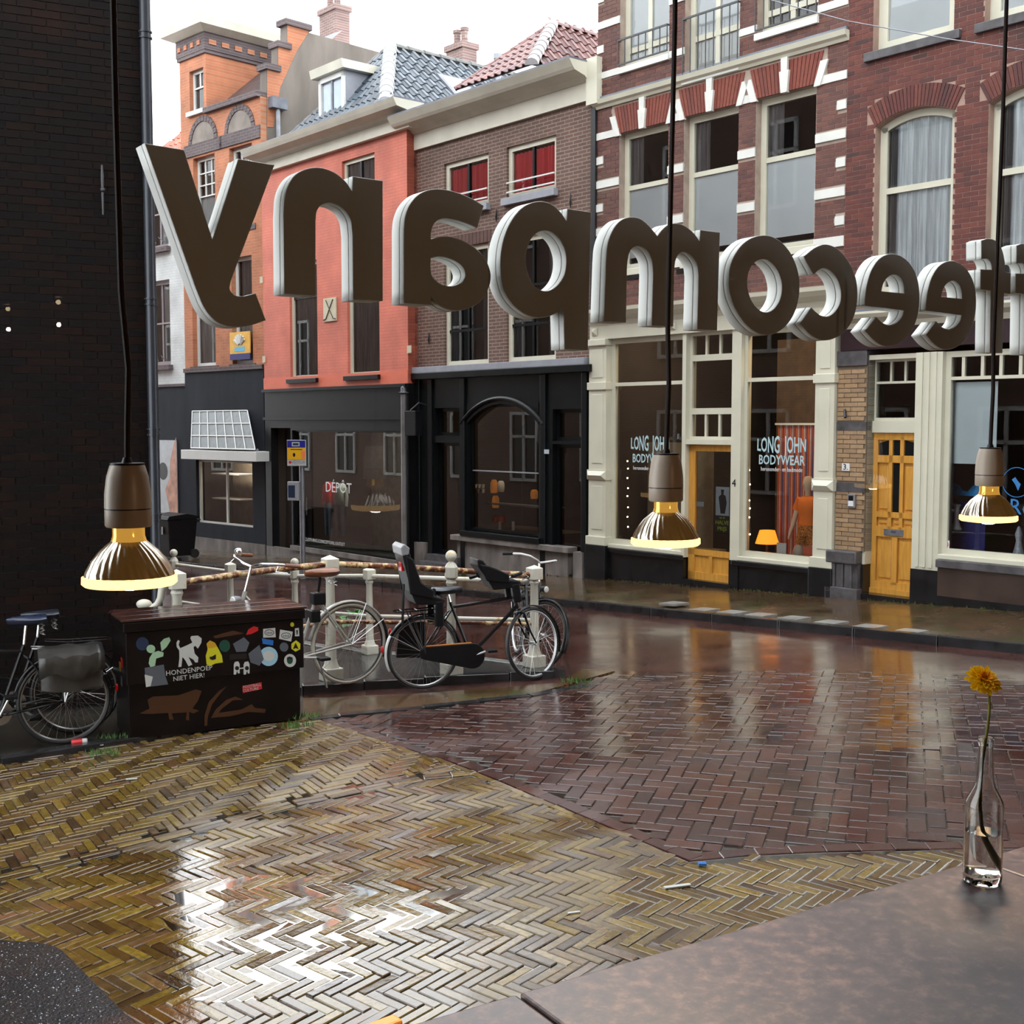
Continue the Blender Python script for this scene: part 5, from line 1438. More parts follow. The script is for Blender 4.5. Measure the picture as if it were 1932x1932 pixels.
# window lettering
LETB = pbr('pale_blue_lettering', (.42, .58, .62), .5, var=0); LETW = pbr('white_lettering', (.75, .75, .75), .5, var=0)
yy = .078
for (fo, cx, y1, y2, y3) in ((lwf, 1226, 838, 866, 884), (rwf, 1474, 841, 869, 886)):
    p = ff.q(cx, y1, yy); o = put_text('lettering', 'LONG  JOHN', .23, LETB, fo, p[0], yy, p[1], sx=.61 if fo is rwf else .59, bulge=.45, bold=.004)
    p = ff.q(cx, y2, yy); put_text('lettering', 'BODYWEAR', .185, LETB, fo, p[0], yy, p[1], sx=.76 if fo is rwf else .72, bold=.003)
    p = ff.q(cx, y3, yy); put_text('lettering', 'herenonder- en badmode', .085, LETW, fo, p[0], yy, p[1], sx=.8)
POSTW = pbr('poster_grey_blue', (.45, .50, .55), .5, var=.1); POSTB = pbr('poster_black', (.02, .02, .022), .5, var=.2); LIME = pbr('lime_print', (.45, .60, .02), .5, var=0)
r = ff.rect(1351, 918, 1376, 972, .10); ps = slab(door, POSTW, r[0], r[1], r[2], r[3], .096, .099, 'poster')
r2 = ff.rect(1350, 972, 1376, 1005, .10); slab(door, POSTB, r2[0], r2[1], r2[2], r2[3], .096, .099, 'poster')
cx, cz = (r[0] + r[1]) / 2, (r[2] + r[3]) / 2
MB().prism([(cx - .03, cz - .18), (cx + .05, cz - .18), (cx + .08, cz - .02), (cx + .06, cz + .08), (cx + .02, cz + .10), (cx + .03, cz + .17), (cx - .03, cz + .17), (cx - .02, cz + .1), (cx - .07, cz + .06), (cx - .05, cz - .06)], .094, .0955, 'y').build('printed_figure', POSTB, door)
cx, cz = (r2[0] + r2[1]) / 2, (r2[2] + r2[3]) / 2
put_text('lettering', 'op 2e', .045, LIME, door, cx, .0945, cz + .10); put_text('lettering', 'HALVE', .085, LIME, door, cx, .0945, cz + .025); put_text('lettering', 'PRIJS', .085, LIME, door, cx, .0945, cz - .065)
r = ff.rect(1312, 946, 1328, 955, .1); slab(door, POSTW, r[0], r[1], r[2], r[3], .096, .099, 'notice')
# inside the shop --------------------------------------------------------
slab(F, pbr('shop_back_panel', (.20, .17, .12), .8, var=.2), lw0, lw1 - .2, zsill - .1, zsill + 1.6, .9, .92, 'display_back')
slab(F, pbr('shop_brown_wall', (.06, .035, .02), .7, var=.3), lw1, rw1 + .2, gnd(rw0), zf0, 2.2, 2.22, 'back_wall')
slab(F, pbr('display_floor', (.25, .19, .1), .7, var=.2), rw0 - .05, rw1, zsr - .08, zsr - .04, .1, 1.6, 'display_floor')
slab(F, pbr('display_floor', (.25, .19, .1), .7, var=.2), lw0, lw1, zsill - .08, zsill - .04, .1, 1.0, 'display_floor')
def shop_fill(fr, u, y, z, e, c, r=.45):
    ld = bpy.data.lights.new('shop_fill_light', 'AREA'); ld.energy = e; ld.color = c; ld.shape = 'DISK'; ld.size = r
    o = bpy.data.objects.new('shop_fill_light', ld); col.objects.link(o); o.location = fr.w(u, y, z)
    o.rotation_euler = (R(50), 0, fr.a); return o            # added area light, out of view over the window head, brightens the display
shop_fill(ff, (rw0 + rw1) / 2 + .15, .35, zf0 + .25, 60, (1, .72, .42)); shop_fill(ff, (lw0 + lw1) / 2, .35, zf0 + .25, 30, (1, .75, .45))
STR = [pbr('strip_orange', (.52, .10, .03), .7, var=.15), pbr('strip_blue', (.06, .09, .25), .7, var=.15), pbr('strip_grey', (.45, .42, .42), .7, var=.15)]
t, u, z = prop(ff, 'strip_curtain', 'striped orange and blue strip curtain hanging behind the shop window', 'curtain', 1465, 1045, 1.0)
wcur = ff.q(1552, 900, 1.0)[0] - u; hcur = ff.q(1465, 802, 1.0)[1] - z
MB().box(-.05, wcur, -.02, .02, hcur, hcur + .03).build('rail', WHITE, t)
n = 30; seq = [0, 2, 0, 1]
for k in range(n):
    x = wcur * k / n; MB().box(x, x + wcur / n * .86, -.004 + .01 * (k % 2), .004 + .01 * (k % 2), 0, hcur).build('strip', STR[seq[k % 4]], t)
SKIN = pbr('mannequin_skin', (.72, .52, .36), .5, var=.05); ORA = pbr('orange_shirt', (.85, .20, .02), .8, var=.1); SHORTS = pbr('patterned_shorts', (.40, .14, .02), .8, var=.9, vs=45)
t, u, z = prop(ff, 'mannequin', 'shop mannequin in orange shirt and patterned shorts', 'mannequin', 1522, 1062, .55)
s_ = (ff.q(1522, 898, .55)[1] - z) / 1.28
bdy = MB()
bdy.lathe([(.0, 1.28), (.05, 1.27), (.075, 1.22), (.08, 1.15), (.065, 1.09), (.045, 1.05), (.043, 1.0)], 16)
bdy.tube([(0, 0, 1.02), (0, 0, .96)], .045, 12)
bdy.tube([(-.15, 0, .92), (-.19, -.01, .75), (-.23, -.03, .55), (-.26, -.05, .46), (-.27, -.06, .40)], [.045, .042, .035, .028, .022], 10)
bdy.tube([(.15, 0, .92), (.20, .0, .75), (.22, -.01, .55), (.22, -.03, .42)], [.045, .042, .035, .025], 10)
bdy.tube([(-.075, 0, .45), (-.08, 0, .25), (-.085, 0, 0)], [.085, .075, .06], 12); bdy.tube([(.075, 0, .45), (.08, 0, .25), (.085, 0, 0)], [.085, .075, .06], 12)
for k in range(4): bdy.tube([(-.27 + .004 * k, -.075 + .012 * k, .41), (-.275 + .004 * k, -.085 + .012 * k, .36), (-.27, -.085 + .012 * k, .335 + .005 * (k % 2))], [.008, .008, .006], 6)
bdy.tube([(-.26, -.06, .42), (-.25, -.095, .39), (-.255, -.1, .37)], [.008, .008, .006], 6)
bdy.ball((-.03, -.075, 1.155), .013, 8, (.7, 1, 1.3))
bdy.v = [(x * s_, y * s_, zz * s_) for x, y, zz in bdy.v]; bdy.build('body', SKIN, t, True)
sh = MB(); 
for (zz, rx, ry) in ((.99, .06, .055), (.96, .13, .08), (.90, .165, .10), (.8, .15, .105), (.65, .13, .10), (.56, .135, .105)):
    for k in range(16): sh.v.append((rx * math.cos(6.2832 * k / 16), ry * math.sin(6.2832 * k / 16), zz))
sh.f = [(i * 16 + k, i * 16 + (k + 1) % 16, (i + 1) * 16 + (k + 1) % 16, (i + 1) * 16 + k) for i in range(5) for k in range(16)]
for sx in (-1, 1): sh.tube([(sx * .12, 0, .94), (sx * .175, 0, .83), (sx * .19, -.005, .77)], [.065, .062, .06], 12)
sh.v = [(x * s_, y * s_, zz * s_) for x, y, zz in sh.v]; sh.build('shirt', ORA, t, True)
so = MB(); so.lathe([(.13, .56), (.15, .45), (.155, .40)], 16); 
for sx in (-1, 1): so.tube([(sx * .075, 0, .44), (sx * .085, 0, .34), (sx * .09, 0, .27)], [.085, .095, .1], 14)
so.v = [(x * s_, y * s_, zz * s_) for x, y, zz in so.v]; so.build('shorts', SHORTS, t, True)
OSH = pbr('orange_lampshade', (.75, .22, .02), .7, var=.1, emit=(1, .28, .02), es=1.6)
t, u, z = prop(ff, 'table_lamp', 'small table lamp with a glowing orange shade in the shop window', 'lamp', 1447, 1045, .45)
MB().lathe([(.09, 0), (.09, .015), (.02, .03), (.018, .17), (0, .17)], 14).build('base', DARKWOOD, t, True)
MB().lathe([(.17, .15), (.11, .34)], 24).build('lamp_shade', OSH, t, True, fix=False)
t, u, z = prop(ff, 'price_card', 'white handwritten card standing in the shop window', 'card', 1474, 1047, .22); MB().box(-.08, .08, 0, .006, 0, .17).build('card', IV, t)
t, u, z = prop(ff, 'gift_box', 'orange and navy box at the foot of the mannequin', 'box', 1528, 1062, .40)
MB().box(-.12, .1, 0, .15, 0, .08).build('box', pbr('navy', (.01, .015, .06), .5), t); MB().box(-.14, .1, .02, .15, .08, .22).build('lid', pbr('coral', (.65, .13, .06), .6), t)
t, u, z = prop(ff, 'grey_vase', 'pale oval vase beside the mannequin', 'vase', 1506, 1058, .42)
MB().lathe([(.05, 0), (.08, .05), (.085, .12), (.06, .2), (.04, .22)], 16).build('body', pbr('pale_grey_glaze', (.40, .36, .32), .4), t, True)
BULB = glow('fairy_bulb', (1, .72, .4), 25.0)
def fairy(px, ys, lab, dy):
    t, u, z = prop(ff, 'fairy_lights', lab, 'string lights', px, ys[-1], dy, 'fairy lights in the cream shop windows')
    pts = [ff.q(px + (k % 2), y, dy) for k, y in enumerate(ys)]
    MB().tube([(p[0] - u, 0, p[1] - z) for p in pts] + [(0, 0, -.05)], .004, 5).build('wire', IRON, t)
    for p in pts: MB().ball((p[0] - u, -.015, p[1] - z), .011, 8).build('bulb', BULB, t)
fairy(1185, [870, 884, 902, 921, 936, 957, 975, 994], 'string of fairy lights in the left cream shop window', .16)
fairy(1415, [887, 914, 944, 959, 976, 1008], 'string of fairy lights beside the orange table lamp', .16)
# ------------------------------------------------------------------ brown brick house with red curtains and a black shop front
EB = masonry('brown_house_brick', lin(92, 66, 58), lin(104, 76, 66), lin(134, 120, 108), .205, .06, .008, .75)
E, ef = house('canal_house', 'brown brick house with red curtained windows and a black arched shop front', 950)
uL, uR = ef.q(786, 500)[0], ef.q(1116, 500)[0]
zft = ef.q(785, 285)[1]
WA_ = ef.rect(838, 307, 922, 400); WB_ = ef.rect(956, 278, 1049, 376)
zt_, zb_2 = WB_[3], WB_[2]
WC = ef.rect(838, 472, 922, 692); WD = ef.rect(956, 450, 1049, 692)
top2, bot2 = WC[3], ef.q(838, 691)[1]
zled = ef.q(786, 696)[1]
wu = [(WA_[0], WA_[1], zb_2, zt_), (WB_[0], WB_[1], zb_2, zt_)]; wl = [(WC[0], WC[1], bot2, top2), (WD[0], WD[1], bot2, top2)]
front_wall(E, (uL, uR, zled, zft), wu + wl, EB, 0, .14)
body(E, uL, uR, -1.0, zft, .14, 6)
for i, w in enumerate(wu):
    f = win(E, w, .05, .085, CREAM, PANE, vb=(.5,), bar=.05, bmat=BLACKP, cur=[(REDCUR, 0, 1, 0, .95, 'c')])
    slab(E, GREYP, w[0] - .05, w[1] + .05, w[2] - .12, w[2], -.1, .1, 'sill', .006)
    for k in (.12, .3):
        z = w[2] + (w[3] - w[2]) * k; slab(E, WHITE, w[0] + .02, w[1] - .02, z - .012, z + .012, -.03, -.01, 'guard_bar')
for i, w in enumerate(wl):
    win(E, w, .05, .085, CREAM, PANE, hb=(.28, .62), vb=(.5,), bar=.045, bmat=BLACKG, cur=[(DIMCUR, 0, .25, 0, 1, 'c'), (DIMCUR, .8, 1, 0, 1, 'c')])
    b = MB(); n = 14
    for k in range(n): b.box(w[0] - .08 + (w[1] - w[0] + .16) * (k + .06) / n, w[0] - .08 + (w[1] - w[0] + .16) * (k + .94) / n, -.012, .01, w[3] + .01, w[3] + .22)
    o = b.build('soldier_course', pbr('brown_soldier', lin(86, 58, 52), .75, var=.2), E); o['kind'] = 'stuff'
for (px, py) in ((1078, 380), (938, 408), (811, 640)):
    p = ef.q(px, py); MB().tube([(p[0], -.02, p[1] + .12), (p[0], -.03, p[1]), (p[0], -.02, p[1] - .1)], [.008, .02, .006], 6).build('wall_anchor', IRON, E)
# great white cornice
cr = uR + .0
zct = ef.q(745, 220, -.45)[1]
slab(E, CORN, uL - .02, cr, zft, zft + (zct - zft) * .5, -.06, .1, 'frieze')
cornice(E, uL - .22, cr, zft + (zct - zft) * .5, zct, [(0, .08), (.12, .12), (.25, .16), (.45, .38), (.6, .42), (.8, .46), (1, .5)], CORN)
slab(E, CREAM, cr - .02, cr + .22, zft - .1, zct + .05, -.12, .1, 'cornice_end')
slab(E, LEAD, uL - .2, cr, zct, zct + .03, -.5, .1, 'gutter')
slab(E, IRON, cr + .02, cr + .12, zled - 3, zft, -.05, .05, 'down_pipe')
# roof: hipped end of reddish pantiles
RT = piece_mat('red_brown_pantile', [lin(108, 72, 70), lin(124, 82, 78), lin(98, 64, 64), lin(130, 90, 84)], .35, .2, 12, .15)
HT = piece_mat('pale_hip_tile', [lin(196, 190, 192), lin(214, 208, 208)], .45, .1, 12, .1)
def loc(fr, px, py, y): u, z = fr.q(px, py, y); return Vector((u, y, z))
A = loc(ef, 1003, 122, .5); B = loc(ef, 1043, 47, 1.9); Cc = loc(ef, 860, 172, .5)
Cc.z = A.z
roofE = MB().add([A, B, Cc], [(0, 1, 2)]).build('roof', LEAD, E, fix=False)
U = (A - Cc).normalized(); V = (B - Cc) - U * (B - Cc).dot(U); V.normalize()
tile_roof(roofE, Cc, U, V, [(0, 0), ((A - Cc).length, 0), ((B - Cc).dot(U), (B - Cc).dot(V))], .19, .26, RT)
Y1 = Vector((0, 1, 0))
A2 = A + Y1 * 4.5; V2 = (B - A) - Y1 * (B - A).dot(Y1); V2.normalize(); hgt = (B - A).dot(V2)
tile_roof(roofE, A, Y1, V2, [(0, 0), (4.5, 0), (4.5, hgt), ((B - A).y, hgt)], .22, .28, RT)
hip_tiles(roofE, A, B, HT, 9, .11)
hip_tiles(roofE, Cc, B, RT, 12, .07)
hip_tiles(roofE, B, B + Y1 * 3, RT, 8, .08)
p = ef.q(940, 130, 3.0)
vp = MB().tube([(p[0], 3, p[1] - .6), (p[0], 3, p[1] + .25)], .06, 10); vp.tube([(p[0], 3, p[1] + .2), (p[0], 3, p[1] + .3)], .1, 10); vp.build('flue', ZINC, E, True)
# grey ledge and black shop front
slab(E, GREYP, uL, cr - .02, zled - .09, zled + .02, -.14, .1, 'ledge', .006)
zsf = zled - .09
gnd = lambda u: ef.ground(u) + .085
Z = lambda px, py, y=0: ef.q(px, py, y)[1]
Uf = lambda px, y=0: ef.q(px, 850, y)[0]
slab(E, BLACKG, uL - .08, cr + .1, zsf - .12, zsf, -.16, .14, 'top_moulding', .01)
a0, a1 = Uf(883), Uf(1018)
zs0 = Z(885, 1000); zar = Z(885, 800); ztop = Z(945, 762)
dl0, dl1 = Uf(822), Uf(868); dr0, dr1 = Uf(1044), Uf(1098)
zdt = Z(826, 835); ztl0 = Z(826, 822); ztl1 = Z(826, 770)
holesE = [(a0, a1, zs0, ztop), (dl0, dl1, gnd(dl0) + .25, zdt), (dl0, dl1, ztl0, ztl1), (dr0, dr1, gnd(dr0) + .05, Z(1050, 838)), (dr0, dr1, Z(1050, 832), Z(1050, 772))]
front_wall(E, (uL, uR, gnd(uL) - .35, zsf - .1), holesE, BLACKG, -.02, .16, 'shop_front')
for u in (uL + .02, Uf(812), Uf(873), Uf(1024), Uf(1102)): slab(E, BLACKG, u, u + .12, gnd(u), zsf - .12, -.07, .0, 'pilaster', .01)
# arched head of the shop window
w = (a1 - a0) / 2; ris = ztop - zar; Rr = (w * w + ris * ris) / (2 * ris); cx = (a0 + a1) / 2; cz = ztop - Rr; th = math.asin(min(1, w / Rr))
P = [(cx + Rr * math.sin(-th + 2 * th * k / 16), cz + Rr * math.cos(-th + 2 * th * k / 16)) for k in range(17)]
b = MB()
for k in range(16): b.add([(P[k][0], -.03, P[k][1]), (P[k + 1][0], -.03, P[k + 1][1]), (P[k + 1][0], -.03, ztop + .02), (P[k][0], -.03, ztop + .02), (P[k][0], .1, P[k][1]), (P[k + 1][0], .1, P[k + 1][1])], [(0, 1, 2, 3), (0, 4, 5, 1)])
b.build('arch_spandrel', BLACKG, E, fix=False)
MB().tube([(cx + (Rr + .1) * math.sin(-th * 1.1 + 2.2 * th * k / 16), -.05, cz + (Rr + .1) * math.cos(-th * 1.1 + 2.2 * th * k / 16)) for k in range(17)], .035, 6).build('arch_moulding', BLACKP, E, True)
sfE = win(E, (a0, a1, zs0, ztop), .08, .05, BLACKG, PANEDK, hb=((Z(890, 888) - zs0) / (ztop - zs0),), bar=.02, bmat=GREYP, name='shop_window', y0=-.02)
for (u0_, u1_, z0_, z1_) in holesE[1:]:
    win(E, (u0_, u1_, z0_, z1_), .1, .06, BLACKG, PANEDK, name='door' if z1_ - z0_ > 1.2 else 'fanlight', y0=-.02)
slab(E, BLACKG, a0 - .08, a1 + .12, zs0 - .1, zs0, -.14, .1, 'sill', .01)
slab(E, GRSTONE, Uf(858), Uf(1082), zs0 - .2, zs0 - .1, -.12, .1, 'stone_sill', .01)
slab(E, GRSTONE, Uf(866), Uf(1076), gnd(a1) - .4, zs0 - .2, -.05, .1, 'stone_base')
slab(E, GRSTONE, Uf(789), Uf(808), gnd(uL) - .3, gnd(uL) + .45, -.12, .1, 'stone_block'); slab(E, GRSTONE, Uf(1092), Uf(1109), gnd(dr1) - .3, gnd(dr1) + .42, -.12, .1, 'stone_block')
for k in range(2): slab(E, BLUESTONE, dl0 - .1, dl1 + .1, gnd(dl0) - .2, gnd(dl0) + .12 * (k + 1), -.35 + .2 * k, .2, 'door_step')
slab(sfE, POSTW, Uf(1027, -.08), Uf(1036, -.08), Z(1027, 856, -.08), Z(1027, 848, -.08), -.085, -.08, 'name_plate')
# shelf display in the window
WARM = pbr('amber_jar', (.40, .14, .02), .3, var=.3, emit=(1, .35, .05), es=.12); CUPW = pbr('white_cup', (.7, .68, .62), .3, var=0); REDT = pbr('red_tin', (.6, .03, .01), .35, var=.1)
slab(E, ZINC, a0 + .05, a1 - .05, Z(890, 948, .5), Z(890, 945, .5), .4, .65, 'shelf')
slab(E, DARKWOOD, a0, a1, zs0 - .02, zs0 + .02, .1, 1.2, 'display_floor')
shop_fill(ef, cx, .4, ztop + .3, 30, (1, .75, .5)) if 'shop_fill' in globals() else None
def item(nm, lab, cat, px, py, y, prof, m, grp=None):
    t, u, z = prop(ef, nm, lab, cat, px, py, y, grp); MB().lathe(prof, 12).build('body', m, t, True); return t
for k in range(6): item('cup', ('upper' if k >= 3 else 'lower') + ' row ' + ('left', 'middle', 'right')[k % 3] + ' white cup on the dark shop shelf', 'cup', 897 + (k % 3) * 7, 930 if k < 3 else 921, .5, [(.025, 0), (.035, .07), (.03, .07)], CUPW, 'cups in the black shop window')
for k, (px, py, m, h, lab) in enumerate(((932, 930, WARM, .24, 'amber jar on the upper shelf of the black shop'), (945, 928, CUPW, .2, 'cream jar beside an amber jar on the upper shelf'), (935, 958, WARM, .22, 'round amber pot below the shelf in the black shop'), (1008, 941, WARM, .16, 'small amber bottle at the end of the shelf'), (937, 985, REDT, .12, 'bright red tin on the display floor'), (949, 986, REDT, .13, 'second red tin beside a white price card'))):
    item('jar', lab, 'jar', px, py, .5, [(.06, 0), (.07, h * .3), (.065, h * .8), (.04, h), (0, h)], m)
for px, lab in ((943, 'white price card left of the tins'), (968, 'white price card right of the tins')):
    t, u, z = prop(ef, 'price_card', lab, 'card', px, 1001, .12); MB().box(-.035, .035, 0, .006, 0, .16).build('card', CUPW, t)
# pipe with lantern box between the houses
pp = thing('rain_pipe', 'pale grey rain pipe between the salmon and brown houses', 'pipe', ef.w(uL - .06, -.28, 0), ef.a)
MB().tube([(0, 0, gnd(uL)), (0, 0, Z(784, 735, -.28))], .05, 10).build('pipe', pbr('pale_grey_pipe', (.16, .15, .15), .4, var=.3, vs=3), pp, True)
z = Z(784, 738, -.28); MB().lathe([(.05, z - .05), (.12, z - .02), (.05, z), (.05, z + .08), (0, z + .12)], 10).build('rain_head', ZINC, pp, True)
hs = thing('hanging_sign', 'dark square hanging sign box beside the black shop front', 'sign', ef.w(Uf(780, -.45), -.45, 0), ef.a)
r = (Z(780, 822, -.45), Z(780, 775, -.45)); MB().box(-.17, .17, -.08, .08, r[0], r[1]).build('box', BLACKP, hs, bevel=.01)
MB().tube([(-.1, 0, r[1]), (-.1, .2, r[1] + .15), (-.1, .4, r[1] + .1)], .015, 6).build('bracket', IRON, hs)
# ------------------------------------------------------------------ salmon painted house with the outlet shop
DB = masonry('salmon_painted_brick', (.58, .150, .095), (.61, .160, .102), (.50, .125, .08), .205, .06, .006, .6, bump=.6, dirt=((.50, .11, .065), 1.2, .55, .8))
D, df = house('canal_house', 'salmon painted house above the dark outlet shop', 640)
yo = -.22
uL, uR = df.q(497, 600, yo)[0], df.q(769, 500, yo)[0]
z0 = df.q(497, 735, yo)[1]; z1 = df.q(514, 322, yo)[1]
U1 = df.rect(645, 305, 707, 395, yo); l1 = df.rect(546, 545, 599, 716, yo); l2 = df.rect(655, 545, 716, 713, yo)
zlb = l1[2]; zlt = df.q(546, 500, yo)[1]
U0 = (l1[0], l1[1], U1[2], U1[3])
hol = [U1, U0, (l1[0], l1[1], zlb, zlt), (l2[0], l2[1], zlb, zlt)]
front_wall(D, (uL, uR, z0, z1), hol, DB, yo, .16)
MB().box(uR - .01, uR, yo, .3, z0, z1).build('side_return', DB, D)
body(D, uL, uR, -1.2, z1, yo + .16, 6)
for w in hol:
    low = w[3] - w[2] > 1.3
    win(D, w, .06, .075, CREAM, PANE, hb=(.72,) if low else (), vb=() if low else (.5,), bar=.06, bmat=BLACKP, cur=[(DIMCUR, 0, 1, 0, 1, 'c')], y0=yo)
    if low: slab(D, BLACKP, w[0] - .05, w[1] + .05, w[2] - .09, w[2], yo - .09, yo + .06, 'sill', .006)
CRE = pbr('plaque_cream', (.55, .50, .36), .6, var=.1)
r = df.rect(612, 564, 636, 608, yo); pq = slab(D, CRE, r[0], r[1], r[2], r[3], yo - .03, yo, 'plaque', .006)
for s in (-1, 1):
    cx, cz = (r[0] + r[1]) / 2, (r[2] + r[3]) / 2; hw, hh = (r[1] - r[0]) * .28, (r[3] - r[2]) * .42
    MB().tube([(cx + s * hw, yo - .035, cz + hh), (cx - s * hw, yo - .035, cz - hh * .9), (cx - s * hw * 1.7, yo - .035, cz - hh)], .012, 5).build('club_emblem', DARKWOOD, pq)
for (px, py) in ((494, 528), (499, 678), (773, 659)):
    p = df.q(px, py, yo); slab(D, CRE, p[0] - .06, p[0] + .06, p[1] - .07, p[1] + .07, yo - .02, yo, 'end_stone')
slab(D, pbr('salmon_band', (.66, .15, .085), .6, var=.05), uL, uR, z0, df.q(497, 714, yo)[1], yo - .02, yo, 'base_band')
# cornice and gutter
zct = df.q(753, 181, yo - .4)[1]
slab(D, CORN, uL, uR + .02, z1, z1 + (zct - z1) * .45, yo - .06, yo + .1, 'frieze')
cornice(D, uL - .1, uR + .22, z1 + (zct - z1) * .45, zct, [(0, .30), (.12, .34), (.3, .38), (.45, .6), (.7, .64), (1, .68)], CORN)
slab(D, CORN, uL - .1, uR + .2, z1 - .02, z1 + .1, yo - .1, yo + .05, 'bed_mould')
slab(D, LEAD, uL - .1, uR + .22, zct, zct + .03, yo - .42, .3, 'gutter')
# hipped roof of blue grey pantiles with white hip
BT = piece_mat('blue_grey_pantile', [lin(62, 70, 80), lin(80, 90, 100), lin(54, 62, 72), lin(90, 98, 108)], .28, .2, 12, .15)
A = loc(df, 727, 196, .1); B = loc(df, 737, 88, 1.7); Cc = loc(df, 545, 248, .1); Cc.z = A.z
roofD = MB().add([A, B, Cc], [(0, 1, 2)]).build('roof', LEAD, D, fix=False)
U = (A - Cc).normalized(); V = (B - Cc) - U * (B - Cc).dot(U); V.normalize()
tile_roof(roofD, Cc, U, V, [(0, 0), ((A - Cc).length, 0), ((B - Cc).dot(U), (B - Cc).dot(V))], .2, .28, BT, 120)
V2 = (B - A) - Y1 * (B - A).dot(Y1); V2.normalize(); hgt = (B - A).dot(V2)
tile_roof(roofD, A, Y1, V2, [(0, 0), (7, 0), (7, hgt), ((B - A).y, hgt)], .26, .30, BT, 300)
hip_tiles(roofD, A, B, pbr('white_hip_tile', (.62, .63, .64), .5, var=.1), 10, .14)
hip_tiles(roofD, B, B + Y1 * 6, pbr('grey_ridge_tile', (.13, .13, .125), .6, var=.3), 14, .09)
hip_tiles(roofD, Cc, B, pbr('grey_ridge_tile2', (.13, .13, .13), .6, var=.3), 12, .07)
# skylights on the right slope
Nn = Y1.cross(V2).normalized()
SKYL = pbr('skylight_glass', (.35, .40, .44), .04, var=0, spec=1)
for (yy, vv) in ((2.55, .45), (4.2, .45)):
    c = A + Y1 * yy + V2 * (hgt * vv); M = Matrix(((Y1.x, V2.x, Nn.x, c.x), (Y1.y, V2.y, Nn.y, c.y), (Y1.z, V2.z, Nn.z, c.z), (0, 0, 0, 1)))
    b = MB(M); b.box(-.36, .36, -.5, .5, .03, .10); o = b.build('skylight', LEAD, roofD)
    MB(M).box(-.29, .29, -.43, .43, .10, .105).build('pane', SKYL, roofD)
# dormer
dy = .35
r = df.rect(602, 150, 650, 226, dy); r = (r[0], r[1], r[2] - .1, r[3])
dm = slab(D, GREYP, r[0], r[1], r[2], r[3], dy + .03, dy + 2.2, 'dormer')
fo = MB(); fw = .09
fo.box(r[0], r[0] + fw, dy - .02, dy + .04, r[2], r[3]); fo.box(r[1] - fw, r[1], dy - .02, dy + .04, r[2], r[3]); fo.box(r[0], r[1], dy - .02, dy + .04, r[3] - .12, r[3]); fo.build('dormer_frame', WHITE, dm)
um = (r[0] + r[1]) / 2
for (a, c) in ((r[0] + fw, um - .02), (um + .02, r[1] - fw)): slab(dm, pbr('dormer_pane', (.35, .42, .50), .08, var=.05), a + .03, c - .03, r[2], r[3] - .17, dy + .02, dy + .028, 'pane')
slab(dm, LEAD, um - .03, um + .03, r[2], r[3] - .12, dy, dy + .03, 'mullion')
MB().prism([(dy - .16, r[3] + .17), (dy - .12, r[3]), (dy + 2.2, r[3]), (dy + 2.2, r[3] + .17)], r[0] - .14, r[1] + .14, 'x').build('dormer_cornice', CORN, dm)
# chimneys
CHB = masonry('chimney_brick', lin(134, 106, 100), lin(120, 94, 90), lin(150, 140, 136), .21, .065, .008, .8)
def chimney(px0, yt, px1, yb, y, lab):
    u0, u1, zb, zt = df.rect(px0, yt, px1, yb, y)
    t = thing('chimney', lab, 'chimney', df.w((u0 + u1) / 2, y, 0), df.a)
    w = (u1 - u0) / 2 * .62; MB().box(-w * .9, w * .9, -.22, .22, zb - 1.5, zt - .12).build('stack', CHB, t); MB().box(-w, w, -.27, .27, zt - .14, zt).build('cap', CHB, t)
    for s in (-.45, .35): MB().lathe([(.09, zt), (.09, zt + .32), (.11, zt + .33), (.11, zt + .40), (.08, zt + .4)], 10, (w * s, 0, 0)).build('chimney_pot', CHB, t, True)
chimney(604, 30, 659, 80, 4.5, 'brick chimney with two pots beyond the stepped gable')
chimney(843, 97, 899, 130, 5.5, 'low brick chimney with two pots behind the blue grey roof')
# dark shop front --------------------------------------------------------
gnd = lambda u: df.ground(u) + .085
Z = lambda px, py, y=0: df.q(px, py, y)[1]
Uf = lambda px, y=0: df.q(px, 880, y)[0]
sw0, sw1 = Uf(552, yo), Uf(766, yo); zs1 = Z(560, 812, yo); zs0 = Z(552, 1028, yo)
de0, de1 = Uf(512, yo), Uf(549, yo)
DKP = pbr('anthracite_panel', (.008, .008, .0095), .4, spec=.15, var=.3, vs=3)
front_wall(D, (uL, uR + .02, gnd(uL) - .4, z0), [(sw0, sw1, zs0, zs1), (de0, de1, gnd(de0), zs1 + .05)], DKP, yo, .18, 'shop_front')
MB().box(uR, uR + .02, yo, .3, gnd(uL) - .4, z0).build('shop_return', DKP, D)
for (z, pr) in ((Z(500, 790, yo), .05), (Z(500, 738, yo), .08)): slab(D, DKP, uL, uR, z - .03, z + .03, yo - pr, yo, 'moulding')
sfD = win(D, (sw0, sw1, zs0, zs1), .05, .03, BLACKP, PANEDK, name='shop_window', y0=yo)
slab(sfD, pbr('frosted_green_film', (.16, .24, .23), .3, var=.15), sw0 + .03, sw1 - .03, zs0, zs0 + .2, yo + .1, yo + .104, 'frosted_film')
slab(D, GRSTONE, sw0 - .05, sw1, zs0 - .1, zs0, yo - .06, yo + .1, 'sill')
slab(D, GRSTONE, uL, uR, gnd(uL) - .4, zs0 - .1, yo - .01, yo + .1, 'stone_base')
dr = slab(D, BLACKP, de0, de1, gnd(de0), zs1 + .05, yo + .5, yo + .55, 'door'); slab(dr, CHROME, de1 - .14, de1 - .11, gnd(de0) + .9, gnd(de0) + 1.3, yo + .45, yo + .5, 'handle')
